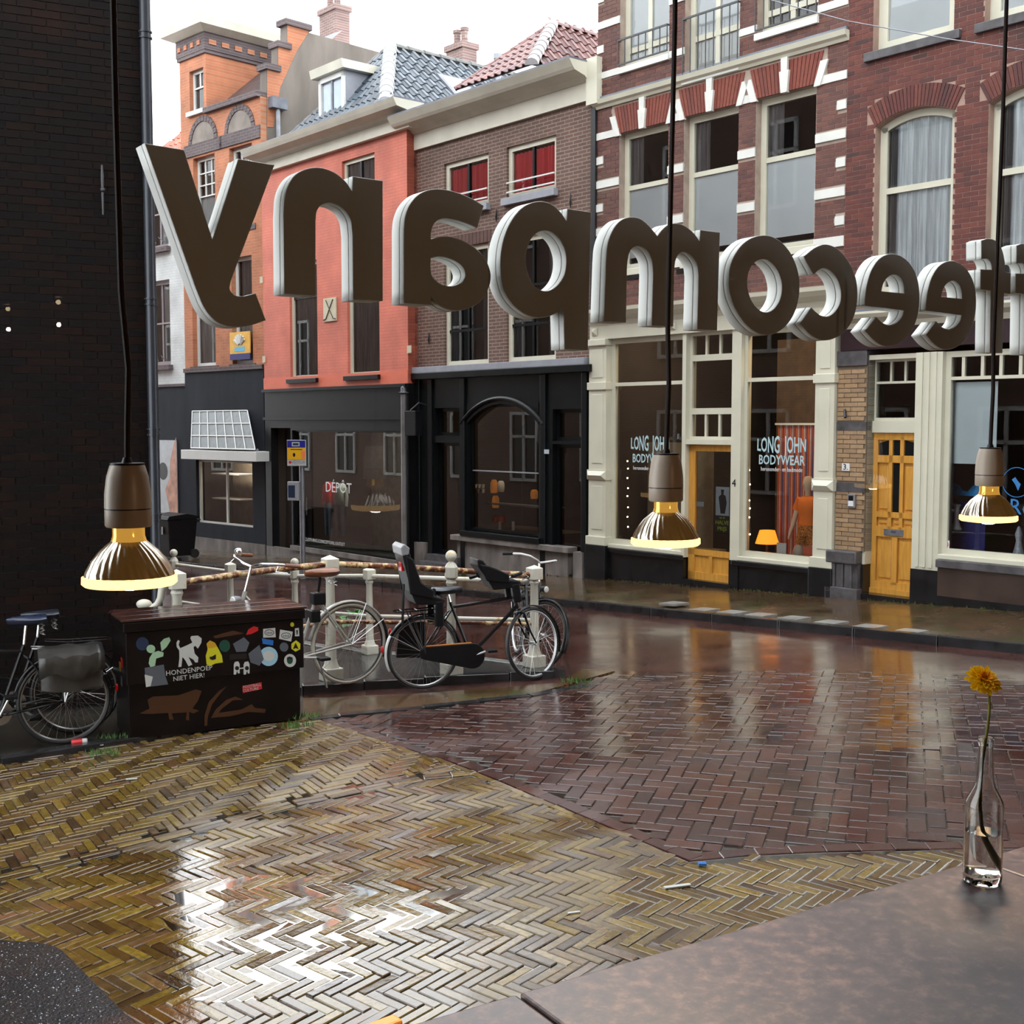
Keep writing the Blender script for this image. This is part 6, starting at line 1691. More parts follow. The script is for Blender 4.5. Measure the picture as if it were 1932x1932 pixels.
put_text('lettering', 'DÉPÔT', .30, LETW, sfD, df.q(638, 920, yo + .08)[0], yo + .082, Z(638, 921, yo + .08), sx=1.05)
put_text('lettering', 'CLOTHING.CONCEPTUAL.OUTLET', .10, LETW, sfD, df.q(612, 1024, yo + .08)[0], yo + .082, Z(615, 1023, yo + .08))
slab(D, pbr('shop_grey_wall', (.09, .08, .07), .8, var=.2), uL, uR, gnd(uL), z0 - .2, 2.6, 2.62, 'back_wall')
shop_fill(df, (sw0 + sw1) / 2 - .3, .25, zs1 + .3, 70, (1, .85, .7))
def mannequin(px, py, top, lab, shirt, jeans):
    t, u, z = prop(df, 'clothes_dummy', lab, 'mannequin', px, py, .35)
    s = df.q(px, top, .35)[1] - z
    tr = MB(); 
    for sx in (-1, 1): tr.tube([(sx * .05, 0, .62), (sx * .06, 0, .4), (sx * .06, 0, .05)], [.065, .055, .045], 10)
    tr.v = [(x * s / .95, y * s / .95, zz * s / .95) for x, y, zz in tr.v]; tr.build('trousers', jeans, t, True)
    sh = MB(); sh.lathe([(.10, .60), (.12, .62), (.12, .75), (.14, .88), (.10, .95), (.03, .98)], 14)
    for sx in (-1, 1): sh.tube([(sx * .13, 0, .9), (sx * .17, 0, .75), (sx * .17, -.02, .58)], [.05, .045, .04], 10)
    sh.v = [(x * s / .95, y * .6 * s / .95, zz * s / .95) for x, y, zz in sh.v]; sh.build('top', shirt, t, True)
mannequin(622, 1016, 912, 'dummy in a red jacket and pale jeans behind the outlet window', pbr('red_jacket', (.55, .02, .02), .7), pbr('pale_jeans', (.16, .24, .32), .8, var=.3))
mannequin(645, 1016, 915, 'dummy in a pale green top and dark jeans behind the outlet window', pbr('mint_top', (.28, .36, .32), .7), pbr('dark_jeans', (.03, .05, .08), .8, var=.3))
# ------------------------------------------------------------------ orange brick house with the square tower, and the white house
BO = masonry('orange_brick', lin(186, 116, 80), lin(172, 104, 74), lin(172, 128, 100), .21, .065, .008, .75, dirt=(lin(110, 84, 78), 1.0, .62, .85))
BDK = masonry('soot_brick', lin(92, 78, 80), lin(80, 70, 74), lin(110, 100, 98), .21, .065, .008, .75)
p0 = df.w(df.q(497, 600, -.1)[0], -.1, 0)
BANG = R(-44.3)
B_, bf = house('canal_house', 'orange brick house with a square cornice tower and arched windows', 0, BANG, (p0.x, p0.y))
uR = 0.0; uT0 = bf.q(344, 400)[0]; uT1 = bf.q(391, 300)[0]
zb = bf.q(350, 696)[1]; ztw = bf.q(344, 88)[1]
zpar = bf.q(425, 200)[1]
L1 = bf.rect(364, 300, 406, 440); L2 = bf.rect(432, 272, 476, 440)
lo1 = bf.rect(362, 540, 406, 692); lo2 = bf.rect(436, 500, 476, 678)
zlo0, zlo1 = lo1[2], bf.q(362, 500)[1]
zup0, zup1 = bf.q(364, 445)[1], L1[3]
hb_ = [(L1[0], L1[1], zup0, zup1), (L2[0], L2[1], zup0, zup1), (lo1[0], lo1[1], zlo0, zlo1), (lo2[0], lo2[1], zlo0, zlo1)]
front_wall(B_, (uT0, uR, zb, zpar), hb_, BO, 0, .2)
body(B_, uT0, uR, -1.4, zpar, .2, 6)
for w in hb_: win(B_, w, .12, .08, WHITE, PANE, hb=(.5, .66, .83) if w[2] > zlo1 else (.55,), vb=(.33, .67), bar=.03, only_rows=(1, 2, 3) if w[2] > zlo1 else (), cur=[(NET, 0, .9, 0, .5, 'c'), (DIMCUR, .1, 1, .5, 1, 'c')])
for w in hb_: slab(B_, BDK, w[0] - .12, w[1] + .12, w[2] - .12, w[2], -.02, .1, 'sill')
for w in hb_[:2]:
    cx = (w[0] + w[1]) / 2; hw = (w[1] - w[0]) / 2 + .02; zz = w[3] + .30
    slab(B_, BDK, w[0] - .35, w[1] + .35, w[3] + .05, w[3] + .33, -.03, .02, 'stone_band')
    P = [(cx + hw * math.cos(math.pi * k / 14), zz + hw * 1.0 * math.sin(math.pi * k / 14)) for k in range(15)]
    MB().prism(P, -.015, -.004, 'y').build('arch_panel', pbr('grey_plaster', (.22, .19, .165), .8, var=.25, vs=3), B_)
    n = 13
    for k in range(n):
        t0, t1 = math.pi * (k + .06) / n, math.pi * (k + .94) / n
        MB().prism([(cx + hw * q * math.cos(t), zz + hw * 1.0 * q * math.sin(t)) for q, t in ((1.02, t0), (1.02, t1), (1.28, t1), (1.28, t0))], -.03, .02, 'y').build('arch_brick', BDK, B_)
slab(B_, BDK, uT1, uR, zpar - .04, zpar + .08, -.1, .3, 'parapet_coping')
# tower
ztt = bf.q(390, 92)[1]
tw_y = 2.1
tw = holed(MB(), uT0, uT1, zpar, ztt, [(lambda r: (r[0], r[1], r[2], r[3]))(bf.rect(357, 136, 384, 214))], 0, .2).build('tower', BO, B_)
MB().box(uT1 - .02, uT1, .2, tw_y, zpar - 1.5, ztt).build('tower_side', BO, tw); MB().box(uT0, uT0 + .02, .2, tw_y, zpar - 1, ztt).build('tower_side', BO, tw); MB().box(uT0, uT1, tw_y - .02, tw_y, zpar - 1, ztt).build('tower_back', BO, tw)
r = bf.rect(357, 136, 384, 214); win(B_, r, .1, .07, WHITE, PANE, hb=(.6,), vb=(.5,), bar=.04, only_rows=(1,), cur=[(DIMCUR, 0, 1, 0, 1, 'c')])
slab(B_, WHITE, r[0] - .06, r[1] + .06, r[2] - .1, r[2], -.08, .1, 'sill')
zfr = bf.q(390, 60)[1]; zco = bf.q(383, 22, -.35)[1]
fz = MB().box(uT0 - .06, uT1 + .06, -.06, tw_y + .06, ztt, zfr).build('tower_frieze', BDK, B_)
for k in range(4): slab(fz, BO, uT0 + .05 + k * (uT1 - uT0) / 4, uT0 + (k + .6) * (uT1 - uT0) / 4, ztt + .12, zfr - .15, -.085, -.05, 'brick_dentil')
for k in range(6): slab(fz, BO, uT1 + .05, uT1 + .085, ztt + .12, zfr - .15, .05 + k * tw_y / 6, .05 + (k + .55) * tw_y / 6, 'brick_dentil')
def ring(t, e0, e1, za, zb2, mat, nm):
    return MB().add([(uT0 - e0, -e0, za), (uT1 + e0, -e0, za), (uT1 + e0, tw_y + e0, za), (uT0 - e0, tw_y + e0, za), (uT0 - e1, -e1, zb2), (uT1 + e1, -e1, zb2), (uT1 + e1, tw_y + e1, zb2), (uT0 - e1, tw_y + e1, zb2)],
                    [(0, 3, 2, 1), (4, 5, 6, 7), (0, 1, 5, 4), (1, 2, 6, 5), (2, 3, 7, 6), (3, 0, 4, 7)]).build(nm, mat, t)
ring(B_, .1, .32, zfr, zfr + .1, CORN, 'tower_cornice'); ring(B_, .32, .36, zfr + .1, max(zco, zfr + .25), CORN, 'tower_cornice')
slab(B_, BDK, uT0 - .04, uT1 + .04, ztt - .08, ztt, -.05, tw_y + .05, 'string_course')
# stepped side gable and rendered side wall
SF = Frame((bf.w(uR, 0, 0).x, bf.w(uR, 0, 0).y), BANG + math.pi / 2)        # local x into the depth of the house
sg = [SF.q(x, y) for x, y in ((503, 330), (503, 166), (503, 128), (524, 126), (524, 88), (541, 84), (541, 41), (581, 47), (583, 62), (720, 100), (722, 330))]
side = MB().add([(uR + .01, p[0], p[1]) for p in sg] + [(uR - .25, p[0], p[1]) for p in sg], [tuple(range(len(sg))), tuple(range(2 * len(sg) - 1, len(sg) - 1, -1))] + [(i, i + len(sg), (i + 1) % len(sg) + len(sg), (i + 1) % len(sg)) for i in range(len(sg))])
side.build('side_wall', pbr('brown_render', (.17, .145, .125), .85, var=.25, vs=2, bump=.2, stretch=(1, 1, .25)), B_)
br = [SF.q(x, y) for x, y in ((503, 240), (503, 128), (524, 126), (524, 88), (541, 84), (541, 41), (581, 47), (581, 62), (560, 95), (528, 165), (515, 240))]
MB().add([(uR + .02, p[0], p[1]) for p in br], [tuple(range(len(br)))]).build('brick_edge', BO, B_, fix=False)
for (x0, x1, y) in ((500, 527, 126), (522, 547, 84), (537, 585, 42)):
    a = SF.q(x0, y); c = SF.q(x1, y); slab(B_, BDK, uR - .3, uR + .08, a[1] - .05, a[1] + .08, a[0] - .02, c[0], 'step_coping')
# roof between tower and gable, hopper and pipe
q0 = bf.q(425, 196); MB().add([(uT1, .1, zpar), (uR, .1, zpar), (uR, 2.3, zpar + 1.9), (uT1, 2.3, zpar + 1.9)], [(0, 1, 2, 3)]).build('roof', pbr('dark_slate', (.07, .06, .065), .4, var=.4, vs=6), B_, fix=False)
p = SF.q(519, 197); slab(B_, LEAD, uR + .02, uR + .2, p[1] - .12, p[1] + .12, p[0] - .2, p[0] + .2, 'rain_hopper'); MB().tube([(uR + .1, p[0], p[1] - .1), (uR + .1, p[0], p[1] - 2)], .05, 8).build('down_pipe', ZINC, B_, True)
# real estate board in the lower window
OBD = pbr('orange_yellow_board', (.75, .42, .07), .5, var=.1); NAVY = pbr('navy_print', (.02, .02, .14), .5, var=.1)
r = bf.rect(436, 628, 474, 680, -.02)
o = slab(B_, OBD, r[0], r[1], r[2] + (r[3] - r[2]) * .22, r[3], -.06, -.03, 'letting_board'); slab(o, NAVY, r[0], r[1], r[2], r[2] + (r[3] - r[2]) * .22, -.06, -.03, 'board_footer')
cx, cz = (r[0] + r[1]) / 2, r[2] + (r[3] - r[2]) * .5
for k in range(7):
    a = R(30 + 20 * k); MB().tube([(cx + .05 * math.cos(a), -.065, cz + .05 * math.sin(a)), (cx + .24 * math.cos(a), -.065, cz + .02 + .24 * math.sin(a))], [.02, .03], 5).build('crown_emblem', WHITE, o)
slab(o, pbr('sky_blue_print', (.15, .45, .62), .5, var=0), cx - .2, cx + .2, cz - .13, cz - .02, -.066, -.06, 'emblem_band')
# black shop front with glazed bay
DKG = pbr('charcoal_render', (.022, .025, .033), .7, spec=.15, var=.25, vs=2, stretch=(1, 1, .3))
gnd = lambda u: bf.ground(u) + .085
bay0, bay1 = bf.q(372, 930)[0], bf.q(478, 930)[0]
zs0 = bf.q(372, 985)[1]; zs1 = bf.q(372, 868)[1]
front_wall(B_, (uT0, uR, gnd(uT0) - .5, zb), [(bay0, bay1, zs0, zs1)], DKG, -.02, .22, 'shop_front')
slab(B_, BDK, uT0, uR, zb - .1, zb, -.06, .1, 'shop_moulding')
slab(B_, GRSTONE, uT0, uR, gnd(uT0) - .5, zs0 - .35, -.04, .1, 'stone_base')
sw_ = win(B_, (bay0, bay1, zs0, zs1), .08, .04, WHITE, PANEDK, vb=(.5,), bar=.06, name='shop_window', y0=-.02)
for z in (zs0 + .55, zs0 + 1.15, zs0 + 1.8): slab(B_, WHITE, bay0, (bay0 + bay1) / 2, z, z + .03, .4, .9, 'shelf')
slab(B_, pbr('beige_shop_wall', (.30, .25, .19), .8, var=.15), bay0 - .3, bay1 + .3, zs0 - .2, zs1 + .2, 1.2, 1.22, 'shop_back_wall')
shop_fill(bf, (bay0 + bay1) / 2, .3, zs1 + .25, 45, (1, .85, .68))
f0, f1, fzb, fzt = bf.rect(341, 850, 483, 866, -.5)
slab(B_, WHITE, f0, f1, fzb, fzt + .02, -.5, .0, 'awning_fascia', .01)
c0, c1 = bf.q(361, 845, -.45)[0], bf.q(482, 845, -.45)[0]; t0_, t1_ = bf.q(367, 776)[0], bf.q(471, 776)[0]; zt_a = bf.q(367, 776)[1]; zb_a = bf.q(361, 845, -.45)[1]
PALEG = pbr('reeded_glass', (.15, .17, .18), .3, var=.15, vs=10)
aw = MB().add([(c0, -.45, zb_a), (c1, -.45, zb_a), (t1_, -.05, zt_a), (t0_, -.05, zt_a)], [(0, 1, 2, 3)]).build('glazed_awning', PALEG, B_, fix=False)
for k in range(8):
    f = k / 7; MB().tube([(c0 + (c1 - c0) * f, -.46, zb_a), (t0_ + (t1_ - t0_) * f, -.06, zt_a)], .014, 5).build('glazing_bar', WHITE, aw)
for f in (0, .33, .66, 1): MB().tube([(c0 + (t0_ - c0) * f, -.46 + .4 * f, zb_a + (zt_a - zb_a) * f), (c1 + (t1_ - c1) * f, -.46 + .4 * f, zb_a + (zt_a - zb_a) * f)], .016, 5).build('glazing_bar', WHITE, aw)
p = bf.q(487, 853, -.03); put_text('house_number', '8', .2, IV, B_, p[0], -.05, p[1])

# white painted house further down, red tiled roof
WB = masonry('white_painted_brick', (.60, .62, .62), (.64, .66, .66), (.52, .54, .55), .21, .065, .006, .6, bump=.6)
A_, af = house('canal_house', 'white painted brick house with a red tiled roof at the street end', 0, BANG, (bf.w(uT0, .05, 0).x, bf.w(uT0, .05, 0).y))
ul = -4.0; zw0 = af.q(345, 724)[1]; zw1 = af.q(345, 282)[1]
wl_ = af.rect(297, 530, 321, 690); wl_ = (wl_[0] - .5, wl_[1], wl_[2], wl_[3]); wu_ = (wl_[0], wl_[1], af.q(318, 465)[1], af.q(318, 330)[1])
front_wall(A_, (ul, 0, zw0, zw1), [wl_, wu_], WB, 0, .2); body(A_, ul, 0, -1.6, zw1, .2, 6)
for w in (wl_, wu_):
    win(A_, w, .1, .1, pbr('mauve_frame', (.28, .22, .24), .5, var=.1), PANE, hb=(.5,), vb=(.5,), bar=.04, cur=[(NET, .3, .8, 0, 1, 'c')]); slab(A_, BDK, w[0] - .1, w[1] + .1, w[2] - .12, w[2], -.12, .1, 'sill')
    MB().tube([(w[0] + (w[1] - w[0]) * k / 6, -.12 - .05 * (k % 2), w[2] + .1 + .12 * (k % 2)) for k in range(7)], .012, 5).build('window_guard', IRON, A_)
RED = piece_mat('red_pantile', [lin(190, 110, 86), lin(176, 96, 76), lin(204, 124, 98)], .5, .2, 12, .1)
Ar = Vector((ul, 0, zw1)); rz_ = af.q(344, 190, 2.2)[1]
Vr = Vector((0, 2.2, max(1.5, rz_ - zw1))); vl = Vr.length; Vr.normalize()
roofA = MB().box(ul, 0, -.15, .1, zw1 - .1, zw1).build('roof', CORN, A_)
tile_roof(roofA, Ar, Vector((1, 0, 0)), Vr, [(2.6, 0), (4, 0), (4, vl), (2.6 + .9, vl)], .22, .3, RED, 80)
gnd = lambda u: af.ground(u) + .085
front_wall(A_, (ul, 0, gnd(0) - .5, zw0), [], DKG, -.02, .2, 'shop_front')
slab(A_, BDK, ul, 0, zw0 - .06, zw0, -.06, .1, 'ledge')
POSTER = pbr('pale_poster', (.5, .53, .56), .5, var=.1)
r = af.rect(294, 830, 335, 966, -.03); ps = slab(A_, POSTER, r[0] - .4, r[1], r[2], r[3], -.05, -.03, 'poster')
P = [(r[1], r[2]), (r[1] - .35, r[2]), (r[1] - .55, r[2] + .6), (r[1] - .32, r[2] + .9), (r[1] - .3, r[2] + 1.3), (r[1] - .12, r[2] + 1.7), (r[1], r[2] + 1.9)]
MB().prism(P, -.054, -.0505, 'y').build('printed_figure', pbr('poster_skin', (.52, .27, .19), .5, var=.35, vs=5), ps)
MB().lathe([(0, -.003), (.22, -.003), (.22, 0), (0, 0)], 14, (r[1] - .65, -.0505, r[2] + 1.05), 'y').build('printed_figure', POSTB, ps)
# ------------------------------------------------------------------ bicycles
WR, WBASE = .345, 1.10
BLACKM = pbr('gloss_black_frame', (.005, .005, .006), .25, var=.1, spec=.35)
SILVM = pbr('silver_grey_frame', (.42, .41, .38), .28, var=.05, metal=.3)
CHRM = CHROME
STEEL = pbr('dull_steel', (.45, .45, .45), .3, metal=.9, var=.1)
BROWNL = pbr('brown_leather', (.17, .055, .022), .35, var=.2, vs=20)
DKL = pbr('black_saddle', (.012, .014, .022), .3, var=.2)
CREAMT = pbr('cream_tyre', (.48, .45, .38), .5, var=.05)
REDR = pbr('red_reflector', (.5, .01, .01), .2, var=0, emit=(1, 0, 0), es=.02)
GRAYPL = pbr('grey_plastic', (.20, .20, .21), .35, var=.1)
BLKPL = pbr('black_plastic', (.006, .006, .007), .4, spec=.2, var=.2)
WHTP = pbr('white_plastic', (.65, .65, .64), .3, var=.05)

def circ(c, r, n, a0=0, a1=2 * math.pi, ax='y'):
    return [(c[0] + r * math.cos(a0 + (a1 - a0) * k / n), c[1], c[2] + r * math.sin(a0 + (a1 - a0) * k / n)) for k in range(n + (0 if abs(a1 - a0 - 2 * math.pi) < 1e-6 else 1))]

def wheel(t, M, tyre, rim, name='wheel'):
    w = MB(M); w.tube(circ((0, 0, 0), WR - .018, 40), .019, 8, closed=True); wo = w.build(name, tyre, t, True)
    r = MB(M); vs = []; 
    r.lathe([(WR - .036, -.013), (WR - .028, -.014), (WR - .028, .014), (WR - .036, .013), (WR - .042, 0)], 40, axis='y', closed=True); r.build('rim', rim, wo, True)
    h = MB(M); h.lathe([(0, -.05), (.012, -.05), (.02, -.03), (.02, .03), (.012, .05), (0, .05)], 12, axis='y'); h.build('hub', STEEL, wo, True)
    for k in range(28):
        a = 2 * math.pi * k / 28; s = 1 if k % 2 else -1; b = a + (.35 if (k // 2) % 2 else -.35)
        sp = MB(M); sp.tube([(.02 * math.cos(b), s * .028, .02 * math.sin(b)), ((WR - .038) * math.cos(a), 0, (WR - .038) * math.sin(a))], .0013, 3); sp.build('spoke', STEEL, wo, fix=False)
    return wo

def bike(label, rear, front, S, group='parked bicycles'):
    d = (front - rear); d.normalize(); side = Vector((0, 0, 1)).cross(d).normalized(); up = d.cross(side)
    lean = S.get('lean', 0)
    Mw = Matrix(((d.x, side.x, up.x, rear.x), (d.y, side.y, up.y, rear.y), (d.z, side.z, up.z, rear.z), (0, 0, 0, 1))) @ Matrix.Rotation(lean, 4, 'X') @ Matrix.Scale(S.get('scale', .95), 4)
    t = thing('bicycle', label, 'bicycle', (0, 0, 0), 0, group); t.matrix_world = Mw
    fm = S.get('frame', BLACKM); ra = Vector((0, 0, WR)); bb = Vector((.46, 0, .285)); st = Vector((.27, 0, .80)); ht = Vector((.90, 0, .86)); hb = Vector((.945, 0, .70)); fa = Vector((1.10, 0, WR))
    f = MB()
    f.tube([bb, st], .016, 8); f.tube([hb, ht], .019, 8)
    if S.get('style') == 'step':
        P = [hb + Vector((-.005, 0, .04)), Vector((.80, 0, .58)), Vector((.66, 0, .44)), Vector((.54, 0, .35)), bb]; f.tube(P, .024, 10)
        f.tube([ht + Vector((0, 0, -.04)), Vector((.78, 0, .68)), Vector((.62, 0, .52)), Vector((.40, 0, .47))], .012, 8)
    else:
        f.tube([hb + Vector((-.01, 0, .02)), bb], .018, 8); f.tube([st + Vector((.008, 0, -.05)), ht + Vector((0, 0, -.06))], .016, 8)
    for s in (-1, 1):
        f.tube([ra + Vector((0, s * .055, 0)), bb + Vector((-.06, s * .03, 0)), bb], .010, 6); f.tube([ra + Vector((0, s * .055, 0)), st + Vector((-.02, s * .035, -.10)), st + Vector((.01, 0, -.08))], .008, 6)
    fo = f.build('frame', fm, t, True)
    bbm = MB(); bbm.lathe([(0, -.035), (.024, -.035), (.024, .035), (0, .035)], 12, (bb.x, 0, bb.z), 'y'); bbm.build('bottom_bracket', fm, fo, True)
    wheel(t, Matrix.Translation(ra), S.get('tyre', RUBBER), S.get('rim', STEEL))
    # front assembly turns with the steering
    axis = (ht - hb).normalized()
    MS = Matrix.Translation(hb) @ Matrix.Rotation(S.get('steer', 0), 4, axis) @ Matrix.Translation(-hb)
    wheel(t, MS @ Matrix.Translation(fa), S.get('tyre', RUBBER), S.get('rim', STEEL))
    fk = MB(MS)
    fk.tube([hb + axis * -.01, hb - axis * .05], .02, 8)
    for s in (-1, 1): fk.tube([hb - axis * .05, Vector((.97, s * .05, .64)), Vector((1.03, s * .052, .47)), fa + Vector((0, s * .052, 0))], [.014, .013, .010, .008], 6)
    fk.build('fork', fm, t, True)
    hz = S.get('bar_z', 1.06)
    sm = MB(MS); sm.tube([ht, ht + axis * (hz - .9)], .012, 8); top = ht + axis * (hz - .9); sm.build('stem', CHRM, t, True)
    hbm = MB(MS)
    for s in (-1, 1):
        hbm.tube([top, top + Vector((.03, s * .06, .02)), top + Vector((.03, s * .17, .05)), top + Vector((-.03, s * .25, .055)), top + Vector((-.13, s * .285, .04)), top + Vector((-.22, s * .295, .025))], .011, 8)
    hn = hbm.build('handlebar', S.get('bar', CHRM), t, True)
    for s in (-1, 1):
        g = MB(MS); g.tube([top + Vector((-.11, s * .282, .043)), top + Vector((-.24, s * .297, .022))], .016, 8); g.build('grip', S.get('grip', BLKPL), hn, True)
        if not S.get('plain'):
            l = MB(MS); l.tube([top + Vector((-.06, s * .26, .04)), top + Vector((-.02, s * .28, .0)), top + Vector((-.12, s * .30, -.02))], .005, 5); l.build('brake_lever', CHRM, hn, True)
    if S.get('bell'):
        bl = MB(MS); bl.ball(tuple(top + Vector((-.03, S['bell'] * .20, .095))), .034, 14, (1, 1, .75)); bl.build('bell', CHRM, hn, True)
    # mudguards
    mg = S.get('guard', BLACKM)
    def guard(M, c, a0, a1, m, nm, w=.028):
        b = MB(M); n = 18; vs = []; fs = []
        for k in range(n + 1):
            a = a0 + (a1 - a0) * k / n
            for (yy, rr) in ((-w, -.012), (-w * .5, .0), (w * .5, .0), (w, -.012)):
                vs.append((c.x + (WR + .022 + rr) * math.cos(a), yy, c.z + (WR + .022 + rr) * math.sin(a)))
        for k in range(n):
            for j in range(3): fs.append((k * 4 + j, k * 4 + j + 1, k * 4 + 4 + j + 1, k * 4 + 4 + j))
        b.add(vs, fs); o = b.build(nm, m, t, True, fix=False)
        md = o.modifiers.new('solid', 'SOLIDIFY'); md.thickness = .003; return o
    guard(Matrix(), ra, R(10), R(150), mg, 'mudguard')
    guard(Matrix(), ra, R(150), R(205), S.get('flap', mg), 'mudguard_tip')
    guard(MS, fa, R(-20), R(125), mg, 'mudguard')
    for a in (R(150), R(115)):
        b = MB(); 
        for s in (-1, 1): b.tube([ra + Vector((0, s * .06, 0)), ra + Vector(((WR + .02) * math.cos(a), s * .03, (WR + .02) * math.sin(a)))], .003, 4)
        b.build('mudguard_stay', STEEL, t)
    lf = MB(); lf.ball((ra.x + (WR + .05) * math.cos(R(172)), 0, ra.z + (WR + .05) * math.sin(R(172))), .028, 10, (.5, .8, 1.2)); lf.build('rear_light', REDR, t, True)
    # saddle
    sz = S.get('sad_z', .97); sx_ = st.x - .03
    sp = MB(); sp.tube([st, Vector((sx_ + .01, 0, sz - .05))], .012, 8); sp.build('seat_post', S.get('post', CHRM), t, True)
    sd = MB(); prof = [(-.14, .02, .6), (-.13, .085, .9), (-.09, .105, 1), (-.02, .085, 1), (.04, .05, .95), (.10, .03, .85), (.145, .02, .6)]; vs = []; n = 10
    for (x, w, hgt) in prof:
        for k in range(n):
            a = 2 * math.pi * k / n; zz = math.sin(a); vs.append((sx_ + x, w * math.cos(a), sz + (.028 * hgt * zz if zz > 0 else .05 * hgt * zz) - .01 + .05 * max(0, -x - .05)))
    fs = [(i * n + k, i * n + (k + 1) % n, (i + 1) * n + (k + 1) % n, (i + 1) * n + k) for i in range(len(prof) - 1) for k in range(n)] + [tuple(range(n - 1, -1, -1)), tuple((len(prof) - 1) * n + k for k in range(n))]
    sd.add(vs, fs); so = sd.build('saddle', S.get('saddle', DKL), t, True)
    for s in (-1, 1):
        sq = MB(); sq.tube([(sx_ - .1 + .018 * math.cos(q * 1.2), s * .05 + .018 * math.sin(q * 1.2), sz - .04 - .007 * q) for q in range(14)], .004, 4); sq.build('saddle_spring', STEEL, so, True)
    # crank, pedals, chain case
    cs = S.get('case')
    if cs:
        P = [(bb.x + .12 * math.cos(a), bb.z + .12 * math.sin(a)) for a in [R(-95 + 19 * k) for k in range(11)]] + [(.0, .345 + .06), (-.05, .345 + .03), (-.05, .345 - .04), (.0, .345 - .06)]
        b = MB(); b.prism(P, -.075, -.045, 'y'); b.build('chain_case', cs, t, bevel=.006)
        if S.get('case_top'):
            b = MB(); b.tube([(P[10][0], -.06, P[10][1] + .005), (.0, -.06, .345 + .066)], .008, 6); b.build('chain_case_edge', S['case_top'], t, True)
    ca = S.get('crank', .6)
    cr = MB(); cr.lathe([(0, -.047), (.095, -.047), (.095, -.043), (0, -.043)], 24, (bb.x, 0, bb.z), 'y')
    for s, o in ((-1, 0), (1, math.pi)): cr.tube([bb + Vector((0, s * .06, 0)), bb + Vector((.17 * math.cos(ca + o), s * .085, .17 * math.sin(ca + o)))], .010, 6)
    co = cr.build('crank', STEEL, t, True)
    for s, o in ((-1, 0), (1, math.pi)):
        c = bb + Vector((.17 * math.cos(ca + o), s * .135, .17 * math.sin(ca + o))); slab(co, BLKPL, c.x - .045, c.x + .045, c.z - .012, c.z + .012, c.y - .045, c.y + .045, 'pedal', .004)
    # carrier
    if S.get('carrier', True):
        b = MB(); zc = WR * 2 + .06
        for s in (-1, 1): b.tube([(.22, s * .05, zc + .02), (.05, s * .065, zc), (-.26, s * .065, zc - .005), (-.28, 0, zc)], .007, 6)
        for x in (.1, -.06, -.2): b.tube([(x, -.065, zc), (x, .065, zc)], .006, 6)
        for s in (-1, 1):
            b.tube([(0, s * .07, WR), (-.14, s * .07, zc)], .006, 6); b.tube([(0, s * .07, WR), (.0, s * .07, zc)], .006, 6)
        b.build('carrier', S.get('carrier_m', BLACKM), t, True)
    if S.get('lamp', True):
        hl = MB(MS); hl.lathe([(0, -.05), (.025, -.045), (.035, .0), (.034, .02)], 14, (1.0, 0, .80), 'x'); ho = hl.build('headlamp', S.get('lamp_m', BLKPL), t, True)
        hg = MB(MS); hg.lathe([(0, .02), (.032, .02), (.028, .027), (0, .03)], 14, (1.0, 0, .80), 'x'); hg.build('lens', WHTP, ho, True)
    if S.get('stand'):
        b = MB(); b.tube([(.30, .05, .27), (.26, .12, .02)], .008, 6); b.build('kickstand', STEEL, t, True)
    return t

# silver bicycle with the brown saddle (leans at the railing, behind the cabinet)
r1 = on_ground(659, 1290, .06); f1 = on_ground(420, 1322, .06); f1 = r1 + (f1 - r1).normalized() * WBASE
B1 = bike('silver grey bicycle with brown saddle and cream tyres at the railing', r1, f1, dict(frame=SILVM, style='step', tyre=CREAMT, rim=RUBBER, guard=SILVM, flap=RUBBER, saddle=BROWNL, grip=BROWNL, bell=-1, steer=R(18), scale=1.05, carrier=False, sad_z=.98, bar_z=1.10, crank=.1, case=None, post=BLKPL, stand=True, lamp_m=GRAYPL))
lk = MB(); lk.box(.28, .36, -.07, .07, .56, .66); lk.box(.22, .33, -.05, .05, .70, .80); lk.build('frame_lock', BLKPL, B1, bevel=.01)
# black bicycle with two child seats
r2 = on_ground(800, 1300); f2 = r2 + Vector((math.cos(R(20)), math.sin(R(20)), 0)) * WBASE; f2.z = gz(f2.x, f2.y)
B2 = bike('black bicycle with child seats in front and behind', r2, f2, dict(style='diamond', flap=WHTP, case=BLKPL, case_top=pbr('orange_reflex', (.45, .16, .02), .3), steer=R(24), sad_z=.93, bar_z=1.04, bar=CHRM, crank=.3, saddle=DKL))
def child_seat(t, M, big, nm):
    s = MB(M)
    w = .16 if big else .13; h = .52 if big else .30
    # shell: back board with wings, seat pan, leg guards
    P = [(0, 0), (.26, -.02), (.28, .03), (.10, .09), (.03, .14), (-.06, h), (-.11, h + .02), (-.12, h - .05), (-.05, .12)]
    s.prism(P, -w, w, 'y')
    for q in (-1, 1):
        s.prism([(-.06, .1), (.16, .04), (.17, .12), (.05, .2), (-.02, h * .8), (-.10, h * .9)], q * w - .015, q * w + .015, 'y')
        s.box(.18, .26, q * (w - .03) - .035, q * (w - .03) + .035, -.22 if big else -.16, .02)
    o = s.build(nm, BLKPL, t, bevel=.012)
    return o
zc = WR * 2 + .07
cs1 = child_seat(B2, Matrix.Translation((-.10, 0, zc + .06)), True, 'rear_child_seat')
M1 = Matrix.Translation((-.10, 0, zc + .06))
rim_ = MB(M1); rim_.prism([(-.062, .46), (-.05, .52), (-.10, .56), (-.135, .53), (-.125, .45)], -.165, .165, 'y'); rim_.build('head_rest', GRAYPL, cs1, bevel=.01)
